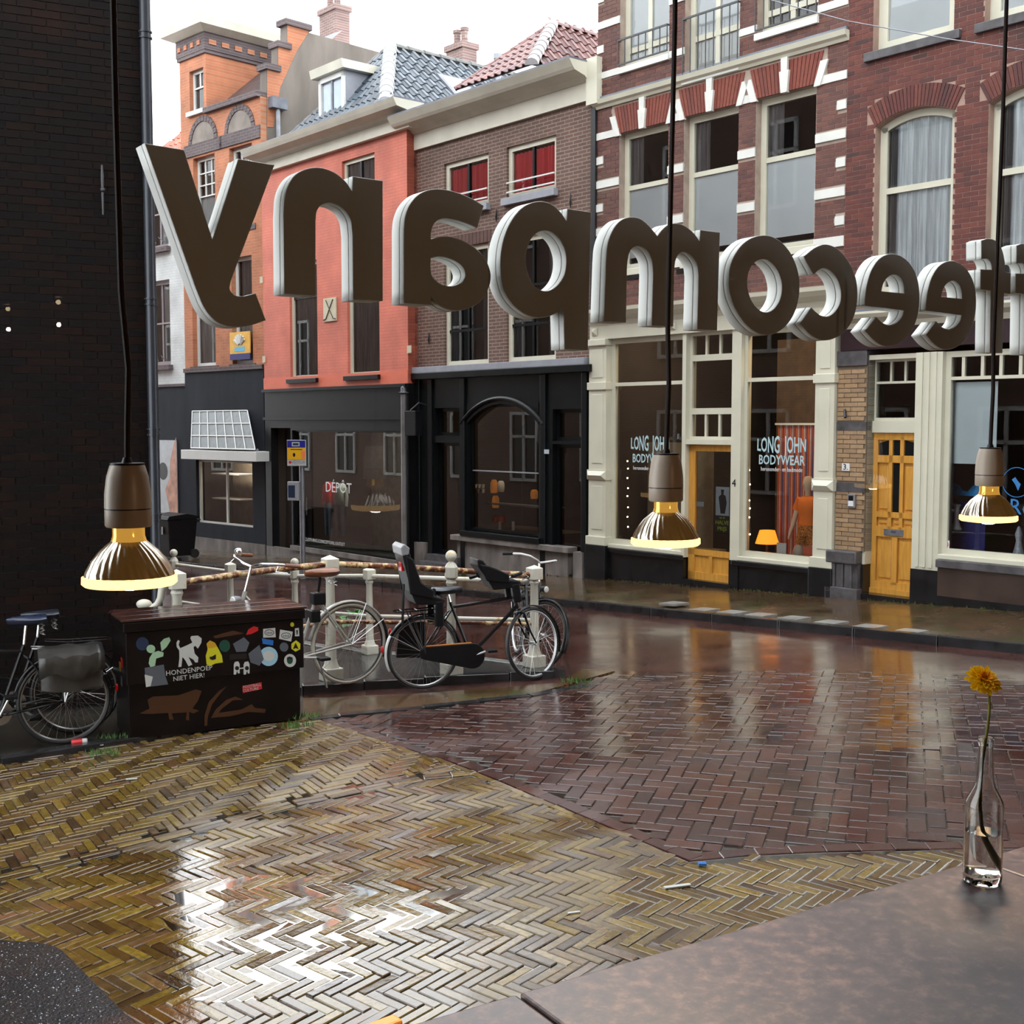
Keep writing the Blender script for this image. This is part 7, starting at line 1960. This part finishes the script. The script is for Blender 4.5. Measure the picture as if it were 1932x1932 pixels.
rr = MB(M1); rr.box(-.105, -.075, -.05, .05, .30, .38); rr.build('reflector', REDR, cs1)
stp = MB(M1); stp.tube([(-.12, -.17, .2), (-.13, -.18, .05), (-.14, -.17, -.18)], .012, 5); stp.build('strap', BLKPL, cs1)
child_seat(B2, Matrix.Translation((.66, 0, .90)) @ Matrix.Rotation(R(-8), 4, 'Y'), False, 'front_child_seat')
bag = MB(); bag.prism([(-.20, .62), (-.24, .30), (.02, .28), (.05, .62)], .075, .12, 'y'); bag.build('coat_guard', BLKPL, B2)
# third bicycle seen nearly end on behind the last post
r3 = on_ground(975, 1232); f3 = on_ground(1042, 1281); f3 = r3 + (f3 - r3).normalized() * WBASE
B3 = bike('dark bicycle with white handlebar behind the end post of the railing', r3, f3, dict(style='diamond', bar=WHTP, steer=R(30), sad_z=.9, bar_z=1.1, plain=True, lean=R(-4)))
# bicycles by the brick wall
r4 = on_ground(124, 1404, .012); f4 = r4 + Vector((-LF.x.x, -LF.x.y, -.0)) * WBASE; f4.z = gz(f4.x, f4.y) + .012
B4 = bike('dark bicycle with grey saddlebags by the brick wall', r4, f4, dict(style='diamond', saddle=pbr('navy_saddle', (.015, .022, .05), .25, var=.2), sad_z=1.0, case=None, steer=R(5), crank=-1.1, carrier_m=STEEL))
PAN = pbr('wet_grey_canvas', (.032, .03, .028), .3, var=.45, vs=7, bump=.5, bs=9)
for s in (-1, 1):
    b = MB(); n = 9; vs = []; fs = []
    for i in range(n):
        x = -.27 + .44 * i / (n - 1); bul = .06 + .05 * math.sin(math.pi * i / (n - 1)) + .008 * math.sin(i * 2.1)
        vs += [(x, s * .07, .42), (x, s * (.09 + bul), .45 + .01 * math.sin(i)), (x, s * (.10 + bul), .68), (x, s * .07, .72)]
    for i in range(n - 1):
        for j in range(4): fs.append((i * 4 + j, i * 4 + (j + 1) % 4, (i + 1) * 4 + (j + 1) % 4, (i + 1) * 4 + j))
    fs += [(0, 1, 2, 3), tuple((n - 1) * 4 + k for k in (3, 2, 1, 0))]
    b.add(vs, fs); po = b.build('saddlebag', PAN, B4, True)
    b = MB(); vs = []; fs = []
    for i in range(n):
        x = -.285 + .47 * i / (n - 1); bul = .075 + .055 * math.sin(math.pi * i / (n - 1)) + .012 * math.sin(i * 2.7)
        vs += [(x, 0, .765), (x, s * .08, .76 + .006 * math.sin(i * 1.9)), (x, s * (.10 + bul), .715 + .012 * math.sin(i * 2.3)), (x, s * (.115 + bul), .56 + .035 * math.sin(i * 1.1 + 1))]
    for i in range(n - 1):
        for j in range(3): fs.append((i * 4 + j, i * 4 + j + 1, (i + 1) * 4 + j + 1, (i + 1) * 4 + j))
    b.add(vs, fs); fo = b.build('bag_flap', PAN, po, True, fix=False); md = fo.modifiers.new('solid', 'SOLIDIFY'); md.thickness = .006
r5 = r4 + Vector((LF.y.x, LF.y.y, 0)) * .36 + Vector((LF.x.x, LF.x.y, 0)) * .12; r5.z = gz(r5.x, r5.y) + .012
f5 = r5 + Vector((-LF.x.x, -LF.x.y, 0)) * WBASE; f5.z = gz(f5.x, f5.y) + .012
bike('black bicycle squeezed between the saddlebag bicycle and the wall', r5, f5, dict(style='step', saddle=DKL, sad_z=.99, steer=R(-10), case=None))
# ------------------------------------------------------------------ white railings with rust
def rusty(name, lo, hi, base):
    m, nt, b = mat_base(name)
    tc = N(nt, 'ShaderNodeTexCoord'); no = N(nt, 'ShaderNodeTexNoise'); no.inputs['Scale'].default_value = 14; no.inputs['Detail'].default_value = 8; no.inputs['Roughness'].default_value = .7
    nt.links.new(tc.outputs['Object'], no.inputs['Vector'])
    mr = N(nt, 'ShaderNodeMapRange'); mr.inputs[1].default_value = lo; mr.inputs[2].default_value = hi; nt.links.new(no.outputs['Fac'], mr.inputs[0])
    rp = ramp(nt, [base, (.55, .40, .16), (.20, .055, .015), (.07, .02, .01)]); nt.links.new(mr.outputs[0], rp.inputs[0]); nt.links.new(rp.outputs[0], b.inputs['Base Color']); b.inputs['Roughness'].default_value = .4
    return m
POSTM = rusty('post_paint', .58, .82, (.56, .54, .46)); RUSTM = rusty('rusted_rail', .36, .56, (.5, .46, .38)); RAILP = rusty('rail_paint', .56, .8, (.56, .54, .48))
def post_at(px, ybase, ytop, dz=.055):
    p = on_ground(px, ybase, dz); top = at_depth(px, ytop, p.y); return p, top.z - p.z
def post(px, ybase, ytop, kind, label, grp, s=1.0):
    p, h = post_at(px, ybase, ytop)
    t = thing('railing_post', label, 'post', p, CF.a, grp)
    ball = .055 * s
    hh = h - (2 * ball + .02 if kind == 'ball' else 0)
    MB().box(-.085 * s, .085 * s, -.085 * s, .085 * s, 0, .12 * s).build('plinth', POSTM, t, bevel=.01)
    MB().lathe([(.075 * s, .12 * s), (.06 * s, .16 * s), (.05 * s, .2 * s), (.042 * s, hh * .55), (.038 * s, hh * .80), (.052 * s, hh * .83), (.04 * s, hh * .86), (.04 * s, hh * .88)], 14).build('shaft', POSTM, t, True)
    if kind == 'ball':
        MB().lathe([(.04 * s, hh * .86), (.065 * s, hh * .88), (.065 * s, hh * .97), (.045 * s, hh), (.02 * s, hh + .025)], 8).build('head', POSTM, t)
        MB().ball((0, 0, h - ball), ball, 14).build('ball_finial', POSTM, t, True)
    else:
        MB().box(-.062 * s, .062 * s, -.062 * s, .062 * s, hh * .86, hh * .97).build('head', POSTM, t, bevel=.006)
        MB().add([(-.062 * s, -.062 * s, hh * .97), (.062 * s, -.062 * s, hh * .97), (.062 * s, .062 * s, hh * .97), (-.062 * s, .062 * s, hh * .97), (0, 0, hh)], [(0, 1, 4), (1, 2, 4), (2, 3, 4), (3, 0, 4)]).build('cap', POSTM, t)
    return p, h
FR = 'posts of the front railing'; RE = 'posts of the rear railing'
q1, h1 = post(338, 1335, 1074, 'cap', 'capped white railing post behind the sticker covered cabinet', FR)
q2, h2 = post(625, 1284, 1047, 'cap', 'rusty capped railing post beside the brown saddle', FR)
q3, h3 = post(852, 1273, 1038, 'ball', 'white railing post with ball finial behind the child seat bicycle', FR, .95)
q4, h4 = post(1008, 1258, 1066, 'cap', 'capped white railing post at the end of the island', FR, .95)
e1, g1 = post(331, 1205, 1036, 'ball', 'far white railing post with ball finial beside the waste bin', RE, .8)
e2, g2 = post(437, 1215, 1060, 'cap', 'far white railing post behind the silver handlebar', RE, .8)
e3, g3 = post(558, 1222, 1053, 'ball', 'far white railing post with ball finial left of the brown saddle', RE, .8)
e4, g4 = post(698, 1234, 1070, 'cap', 'far white railing post seen through the cream tyred wheel', RE, .8)
def rail(name, label, pts, r, mat):
    o = thing(name, label, 'railing', pts[0]); c = Vector(pts[0])
    MB().tube([Vector(p) - c for p in pts], r, 10).build('rail', mat, o, True); return o
def rp_(p, h, f): return Vector((p.x, p.y, p.z + h * f))
def mid(a, b, f, lift=0): v = a.lerp(b, f); v.z += lift; return v
fT = [at_depth(262, 1100, q1.y - .1)] and [rp_(q1, h1, .90), mid(rp_(q1, h1, .9), rp_(q2, h2, .93), .5, .012), rp_(q2, h2, .93), mid(rp_(q2, h2, .93), rp_(q3, h3, .84), .5, .006), rp_(q3, h3, .84), rp_(q4, h4, .90)]
rail('railing', 'rust covered top rail of the front railing', fT, .028, RUSTM)
rail('railing', 'rusty lower rail of the front railing', [rp_(q1, h1, .42), rp_(q2, h2, .47), rp_(q3, h3, .42), rp_(q4, h4, .42)], .02, RUSTM)
rT = [rp_(e1, g1, .83), rp_(e2, g2, .88), rp_(e3, g3, .80), rp_(e4, g4, .90), rp_(q4, h4, .84)]
rail('railing', 'white top rail of the rear railing', rT, .021, RAILP)
rail('railing', 'white lower rail of the rear railing', [rp_(e1, g1, .42), rp_(e2, g2, .42), rp_(e3, g3, .42), rp_(e4, g4, .44), rp_(q4, h4, .46)], .018, RAILP)
hk = thing('rail_scroll', 'white curled end of the railing with a drop shaped tip', 'railing', q1)
hkp = lambda x, y: at_depth(x, y, q1.y - .02) - q1
P = [hkp(332, 1094), hkp(320, 1095), hkp(310, 1100), hkp(305, 1112), hkp(303, 1128), hkp(297, 1140), hkp(287, 1146), hkp(276, 1146)]
MB().tube(P, [.03, .03, .03, .029, .028, .027, .025, .023], 10).build('tube', POSTM, hk, True)
MB().ball(tuple(hkp(272, 1140)), .052, 14, (1.25, .8, .8)).build('drop_tip', POSTM, hk, True)
# small green plant on the island
pl = thing('weed', 'green leafy weed growing on the kerb island behind the wheel', 'plant', on_ground(655, 1222, .055))
LEAF = pbr('leaf_green', (.03, .15, .015), .4, var=.3); rnd = random.Random(4)
for i in range(16):
    a = rnd.uniform(0, 6.28); l = rnd.uniform(.12, .26); z = rnd.uniform(.22, .42); c = Vector((.16 * rnd.uniform(-1, 1), .08 * rnd.uniform(-1, 1), z)); dd_ = Vector((math.cos(a), math.sin(a), .2)) * l * .5; sd = Vector((-math.sin(a), math.cos(a), 0)) * l * .2
    MB().add([c - dd_, c + sd, c + dd_, c - sd], [(0, 1, 2, 3)]).build('leaf', LEAF, pl, fix=False)
    if i < 8: MB().tube([(c.x * .2, c.y * .2, 0), tuple(c - dd_)], .004, 4).build('stem', STEM, pl)

# ------------------------------------------------------------------ dark utility cabinet with stickers
cl = on_ground(245, 1393, .035); cr_ = on_ground(569, 1351, .035)
CA = math.atan2(cr_.y - cl.y, cr_.x - cl.x)
KF = Frame((cl.x, cl.y), CA); KW = (cr_ - cl).xy.length; KZ = (cl.z + cr_.z) / 2
cab = thing('utility_cabinet', 'dark brown street cabinet covered with stickers and graffiti', 'cabinet', (cl.x, cl.y, KZ - .02), CA)
DBR = pbr('dark_brown_steel', (.0045, .003, .0032), .3, spec=.25, var=.5, vs=5, bump=.05); LIDM = pbr('wet_brown_lid', (.040, .016, .012), .08, var=.4, vs=6, bump=.1)
kz = lambda px, py, y=0: KF.q(px, py, y)[1] - (KZ - .02)
ku = lambda px, y=0: KF.q(px, 1270, y)[0]
zlid = kz(245, 1192); zspl = kz(245, 1292)
MB().box(.0, KW, .02, .46, 0, zspl).build('lower_body', DBR, cab, bevel=.006)
MB().box(-.02, KW + .02, -.02, .48, zspl, zlid).build('upper_body', DBR, cab, bevel=.008)
MB().box(-.04, KW + .03, -.045, .50, zlid, zlid + .075).build('lid', DBR, cab, bevel=.01)
for k in range(3): MB().box(-.05, KW + .04, -.05 + .19 * k, .12 + .19 * k, zlid + .078, zlid + .098).build('lid_board', LIDM, cab, bevel=.006)
SC = {n: pbr('sticker_' + n, tuple(x * .85 for x in c), .4, var=.06) for n, c in dict(white=(.50, .51, .49), mint=(.33, .50, .33), yellow=(.55, .52, .02), orange=(.55, .30, .02), blue=(.02, .14, .45), pale=(.30, .50, .62), red=(.55, .015, .02), green=(.01, .06, .04), grey=(.09, .10, .12), black=(.006, .006, .007), tan=(.06, .022, .008), navy=(.015, .03, .07)).items()}
ZO = (220, 1080, 400 / 1932)
def kp(x, y, yy=-.021):
    u, z = KF.q(ZO[0] + x * ZO[2], ZO[1] + y * ZO[2], yy); return (u, z - (KZ - .02))
nst = [0]
def stick(pts, m, nm='sticker', yy=-.021):
    nst[0] += 1; o = nst[0] * .00003
    return MB().prism([kp(x, y, yy) for x, y in pts], yy - .0012 - o, yy - o, 'y').build(nm, SC[m], cab)
def ell(cx, cy, rx, ry, n=18): return [(cx + rx * math.cos(6.2832 * k / n), cy + ry * math.sin(6.2832 * k / n)) for k in range(n)]
stick(ell(235, 650, 58, 62), 'navy'); stick(ell(312, 697, 40, 38), 'mint'); stick([(405, 690), (398, 640), (430, 605), (480, 590), (492, 620), (455, 680), (410, 720)], 'mint')
stick([(300, 780), (330, 730), (380, 715), (428, 730), (425, 765), (360, 785), (350, 850), (310, 865), (292, 830)], 'mint')
stick([(545, 640), (560, 615), (575, 625), (565, 660), (580, 690), (650, 660), (690, 640), (672, 600), (680, 580), (740, 575), (775, 600), (772, 640), (740, 695), (718, 668), (700, 680), (712, 740), (745, 775), (740, 820), (715, 820), (700, 795), (655, 770), (690, 840), (655, 855), (625, 800), (600, 770), (590, 860), (562, 862), (572, 780), (570, 710), (548, 680)], 'white')
stick([(820, 650), (850, 620), (895, 640), (935, 710), (960, 760), (968, 820), (900, 830), (850, 852), (820, 840), (812, 760), (830, 700)], 'yellow'); stick([(822, 650), (850, 620), (892, 640), (915, 675), (870, 690), (828, 690)], 'orange')
stick([(845, 770), (870, 765), (905, 745), (905, 790), (875, 800), (850, 790)], 'black')
stick(ell(985, 670, 50, 55), 'green'); stick([(255, 870), (430, 840), (445, 950), (470, 1020), (270, 1045)], 'grey'); stick([(255, 930), (330, 950), (310, 1035), (268, 1045)], 'white')
stick([(1180, 570), (1200, 520), (1250, 490), (1290, 500), (1290, 530), (1230, 560)], 'red')
stick([(1335, 515), (1445, 505), (1450, 590), (1335, 595)], 'white'); stick([(1490, 520), (1605, 540), (1590, 630), (1480, 605)], 'white')
stick([(1325, 600), (1430, 620), (1425, 665), (1330, 650)], 'blue'); stick(ell(1385, 765, 85, 88), 'pale'); stick(ell(1385, 760, 55, 48, 11), 'white')
stick([(1592, 650), (1635, 618), (1675, 650), (1672, 700), (1630, 722), (1592, 695)], 'yellow'); stick([(1630, 640), (1660, 700), (1632, 690), (1605, 700)], 'black')
stick(ell(1580, 803, 55, 60), 'white'); stick(ell(1578, 805, 27, 30), 'green'); stick([(1625, 510), (1660, 505), (1665, 580), (1625, 582)], 'white'); stick([(1635, 525), (1652, 525), (1650, 565), (1640, 570)], 'black')
stick(ell(1600, 475, 18, 20), 'yellow')
for cx in (1095, 1185):
    stick([(cx - 28, 930), (cx - 28, 840), (cx - 18, 815), (cx + 14, 810), (cx + 26, 835), (cx + 26, 920), (cx + 10, 920), (cx + 4, 895), (cx - 8, 930)], 'white'); stick(ell(cx + 2, 872, 19, 19), 'black')
stick([(1120, 870), (1160, 866), (1160, 876), (1120, 880)], 'white'); stick([(1060, 650), (1160, 590), (1210, 640), (1180, 720), (1090, 725)], 'grey'); stick([(1200, 740), (1300, 660), (1340, 790), (1300, 850), (1220, 820)], 'grey'); stick(ell(1525, 680, 40, 42), 'grey'); stick([(1030, 745), (1185, 738), (1185, 785), (1030, 798)], 'black')
stick([(880, 580), (1060, 530), (1160, 555), (1080, 570), (900, 602)], 'tan')
LW_ = SC['white']
def kt(s, x, y, size, m, rot, yy=-.024):
    u, z = kp(x, y, yy); return put_text('lettering', s, size, m, cab, u, yy, z, rot=rot)
kt('HONDENPOEP', 662, 895, .052, LW_, R(-2)); kt('NIET HIER!', 660, 955, .050, LW_, R(-2)); 
for (cx, cy) in ((1391, 548), (1543, 575)):      # white stickers with an outlined oval mark
    stick(ell(cx, cy, 44, 28), 'black', 'sticker_print'); stick(ell(cx, cy, 38, 22), 'white', 'sticker_print')
    for k in range(4): stick([(cx - 26 + 14 * k, cy + 10), (cx - 20 + 14 * k, cy - 10 - 3 * (k % 2)), (cx - 15 + 14 * k, cy + 8)], 'black', 'sticker_print')
stick([(1550, 800), (1552, 775), (1575, 765), (1602, 775), (1606, 800), (1592, 785), (1562, 787)], 'black', 'sticker_print')
stick([(1145, 1035), (1320, 1000), (1325, 1060), (1150, 1100)], 'red', yy=.018)
kt('FOOTBALL', 1235, 1035, .029, LW_, R(-3), .014); kt('CULTURE.', 1225, 1068, .029, LW_, R(-3), .014)
for P in ([(210, 1285), (300, 1240), (280, 1160), (330, 1130), (560, 1120), (720, 1065), (775, 1080), (740, 1170), (690, 1240), (750, 1260), (700, 1285), (660, 1270), (660, 1350), (630, 1340), (640, 1275), (500, 1285), (520, 1340), (480, 1340), (470, 1280), (300, 1290)],
          [(800, 1400), (800, 1300), (840, 1180), (930, 1080), (1005, 1035), (940, 1110), (870, 1200), (830, 1320), (825, 1395)],
          [(870, 1310), (900, 1250), (1000, 1160), (1080, 1130), (1150, 1160), (1060, 1165), (960, 1240), (930, 1280), (1130, 1250), (1230, 1200), (1260, 1235), (1360, 1245), (1350, 1280), (1200, 1270), (1040, 1310), (860, 1325)]):
    stick(P, 'tan', 'graffiti', .018)
# side stickers
for k, (m, y0, z0) in enumerate((('red', .1, .52), ('orange', .16, .48), ('grey', .12, .38))):
    MB().box(-.0215, -.020, y0, y0 + .06, z0, z0 + .07).build('sticker', SC[m], cab)
for i, (px, py) in enumerate(((575, 1350), (560, 1368), (215, 1392), (190, 1420), (1085, 1285))):
    b = MB(); rnd = random.Random(i); p = on_ground(px, py, .03)
    t = thing('grass_tuft', ['grass tuft at the corner of the cabinet', 'moss tuft below the cabinet on the kerb', 'grass tuft between cabinet and saddlebag bicycle', 'grass tuft on the kerb below the bicycle wheel', 'grass tuft at the tip of the kerb island'][i], 'grass', p)
    for k in range(60):
        a = rnd.uniform(0, 6.28); r = rnd.uniform(0, .09); x, y = r * math.cos(a) * 1.6, r * math.sin(a); h = rnd.uniform(.015, .045)
        b.add([(x - .004, y, -.01), (x + .004, y, -.01), (x + rnd.uniform(-.02, .02), y + rnd.uniform(-.02, .02), h)], [(0, 1, 2)])
    b.build('blades', pbr('grass_green', (.04, .11, .012), .6, var=.3), t, fix=False)

# ------------------------------------------------------------------ waste bin, bus stop sign, litter, wire
bp_ = on_ground(330, 1052, .09); 
bn = thing('wheelie_bin', 'black wheeled waste bin in front of the pale poster', 'bin', bp_, BANG)
hgt_ = at_depth(330, 968, bp_.y).z - bp_.z; bw = (at_depth(366, 1000, bp_.y) - at_depth(302, 1000, bp_.y)).length / 2
MB().add([(-bw * .85, -.3, .06), (bw * .85, -.3, .06), (bw * .85, .3, .06), (-bw * .85, .3, .06), (-bw, -.36, hgt_ * .88), (bw, -.36, hgt_ * .88), (bw, .36, hgt_ * .88), (-bw, .36, hgt_ * .88)], [(0, 3, 2, 1), (4, 5, 6, 7), (0, 1, 5, 4), (1, 2, 6, 5), (2, 3, 7, 6), (3, 0, 4, 7)]).build('body', BLKPL, bn, bevel=.02)
MB().prism([(-.40, hgt_ * .88), (.38, hgt_ * .88), (.40, hgt_ * .93), (.1, hgt_), (-.35, hgt_ * .96)], -bw * 1.06, bw * 1.06, 'x').build('lid', BLKPL, bn, bevel=.01)
for s in (-1, 1): MB().lathe([(0, -.03), (.1, -.03), (.1, .03), (0, .03)], 14, (s * bw * .95, .28, .1), 'x').build('wheel', RUBBER, bn, True)
MB().tube([(-bw, .42, hgt_ * .85), (bw, .42, hgt_ * .85)], .02, 8).build('handle', BLKPL, bn); MB().box(-.1, .14, -.365, -.36, hgt_ * .55, hgt_ * .72).build('label_sticker', SC['white'], bn)
sp = on_ground(572, 1092, .05)
sg_ = thing('bus_stop_sign', 'bus stop pole with a blue, yellow and white sign', 'sign', sp, R(-8))
zt = at_depth(572, 842, sp.y).z - sp.z
ss = (at_depth(583, 850, sp.y) - at_depth(546, 850, sp.y)).length
MB().tube([(0, 0, 0), (0, 0, zt)], .045, 12).build('pole', ZINC, sg_, True)
def sy(py): return at_depth(565, py, sp.y).z - sp.z
def sx(px): return (px - 572) / FPX * sp.y
bd = MB().box(sx(546), sx(583), -.075, -.055, sy(879), sy(830)).build('sign_board', SC['white'], sg_, bevel=.006)
MB().box(sx(547), sx(582), -.079, -.075, sy(844), sy(831)).build('blue_field', pbr('sign_blue', (.015, .015, .22), .4, var=0), bd); MB().box(sx(547), sx(582), -.079, -.075, sy(867), sy(845)).build('yellow_field', pbr('sign_yellow', (.72, .38, .01), .4, var=0), bd)
MB().box(sx(574), sx(582), -.081, -.079, sy(865), sy(850)).build('orange_field', pbr('sign_orange', (.75, .22, .08), .4, var=0), bd)
MB().box(sx(556), sx(571), -.082, -.079, sy(842), sy(834)).build('bus_symbol', SC['white'], bd); MB().box(sx(558), sx(569), -.083, -.082, sy(840), sy(836)).build('bus_symbol', SC['navy'], bd)
put_text('lettering', 'VEOLIA', .075, pbr('sign_grey_print', (.2, .2, .24), .5, var=0), bd, sx(568), -.0765, sy(872)); MB().ball((sx(552), -.076, sy(872)), .025, 10, (1, .1, 1)).build('emblem', SC['red'], bd)
MB().box(sx(553), sx(576), -.0805, -.079, sy(848.5), sy(847.2)).build('printed_line', SC['black'], bd)
MB().ball((sx(560), -.08, sy(858)), .03, 8, (.8, .1, 1.2)).build('emblem', SC['black'], bd)
MB().box(sx(548), sx(570), -.14, -.05, sy(944), sy(908)).build('timetable_case', pbr('case_grey', (.28, .29, .31), .4, var=.05), sg_, bevel=.01)
MB().box(sx(550), sx(563), -.143, -.14, sy(938), sy(915)).build('timetable', SC['navy'], sg_)
# crushed can and its neighbour
c = on_ground(150, 1407, .012)
cn = thing('drink_can', 'crushed red and white drink can below the bicycle wheel', 'can', c + Vector((0, 0, .026)), R(20))
MB().lathe([(0, -.055), (.022, -.055), (.026, -.048), (.0262, .02)], 14, axis='x').build('red_end', SC['red'], cn, True); MB().lathe([(.0262, .02), (.025, .05), (.018, .056), (0, .056)], 14, axis='x').build('white_end', SC['white'], cn, True)
for i, (px, py, l, lab) in enumerate(((1278, 1672, .07, 'white strip of wet paper lying on the yellow bricks'), (248, 1470, .035, 'small white paper scrap near the kerb on the yellow bricks'), (1083, 1722, .03, 'tiny white scrap on the bricks near the counter'), (187, 1406, .03, 'white bottle cap beside the crushed can'))):
    p = on_ground(px, py, .006 if i != 3 else .016); t = thing('paper_scrap', lab, 'litter', p, R(18))
    MB().box(-l, l, -l * .12 - .004, l * .12 + .004, -.002, .004).build('scrap', SC['white'], t)
p = on_ground(1325, 1632, .008); t = thing('paper_scrap', 'small blue scrap at the tip of the red roadway', 'litter', p, 0); MB().box(-.02, .02, -.015, .015, 0, .012).build('scrap', SC['blue'], t)
wr = thing('overhead_wire', 'thin overhead wire crossing in front of the red house', 'wire', at_depth(1440, -2, 12))
MB().tube([at_depth(1380, -20, 12.3) - wr.location, at_depth(1600, 40, 11.6) - wr.location, at_depth(1790, 74, 11) - wr.location, at_depth(1960, 98, 10.5) - wr.location], .005, 5).build('wire', ZINC, wr, True)
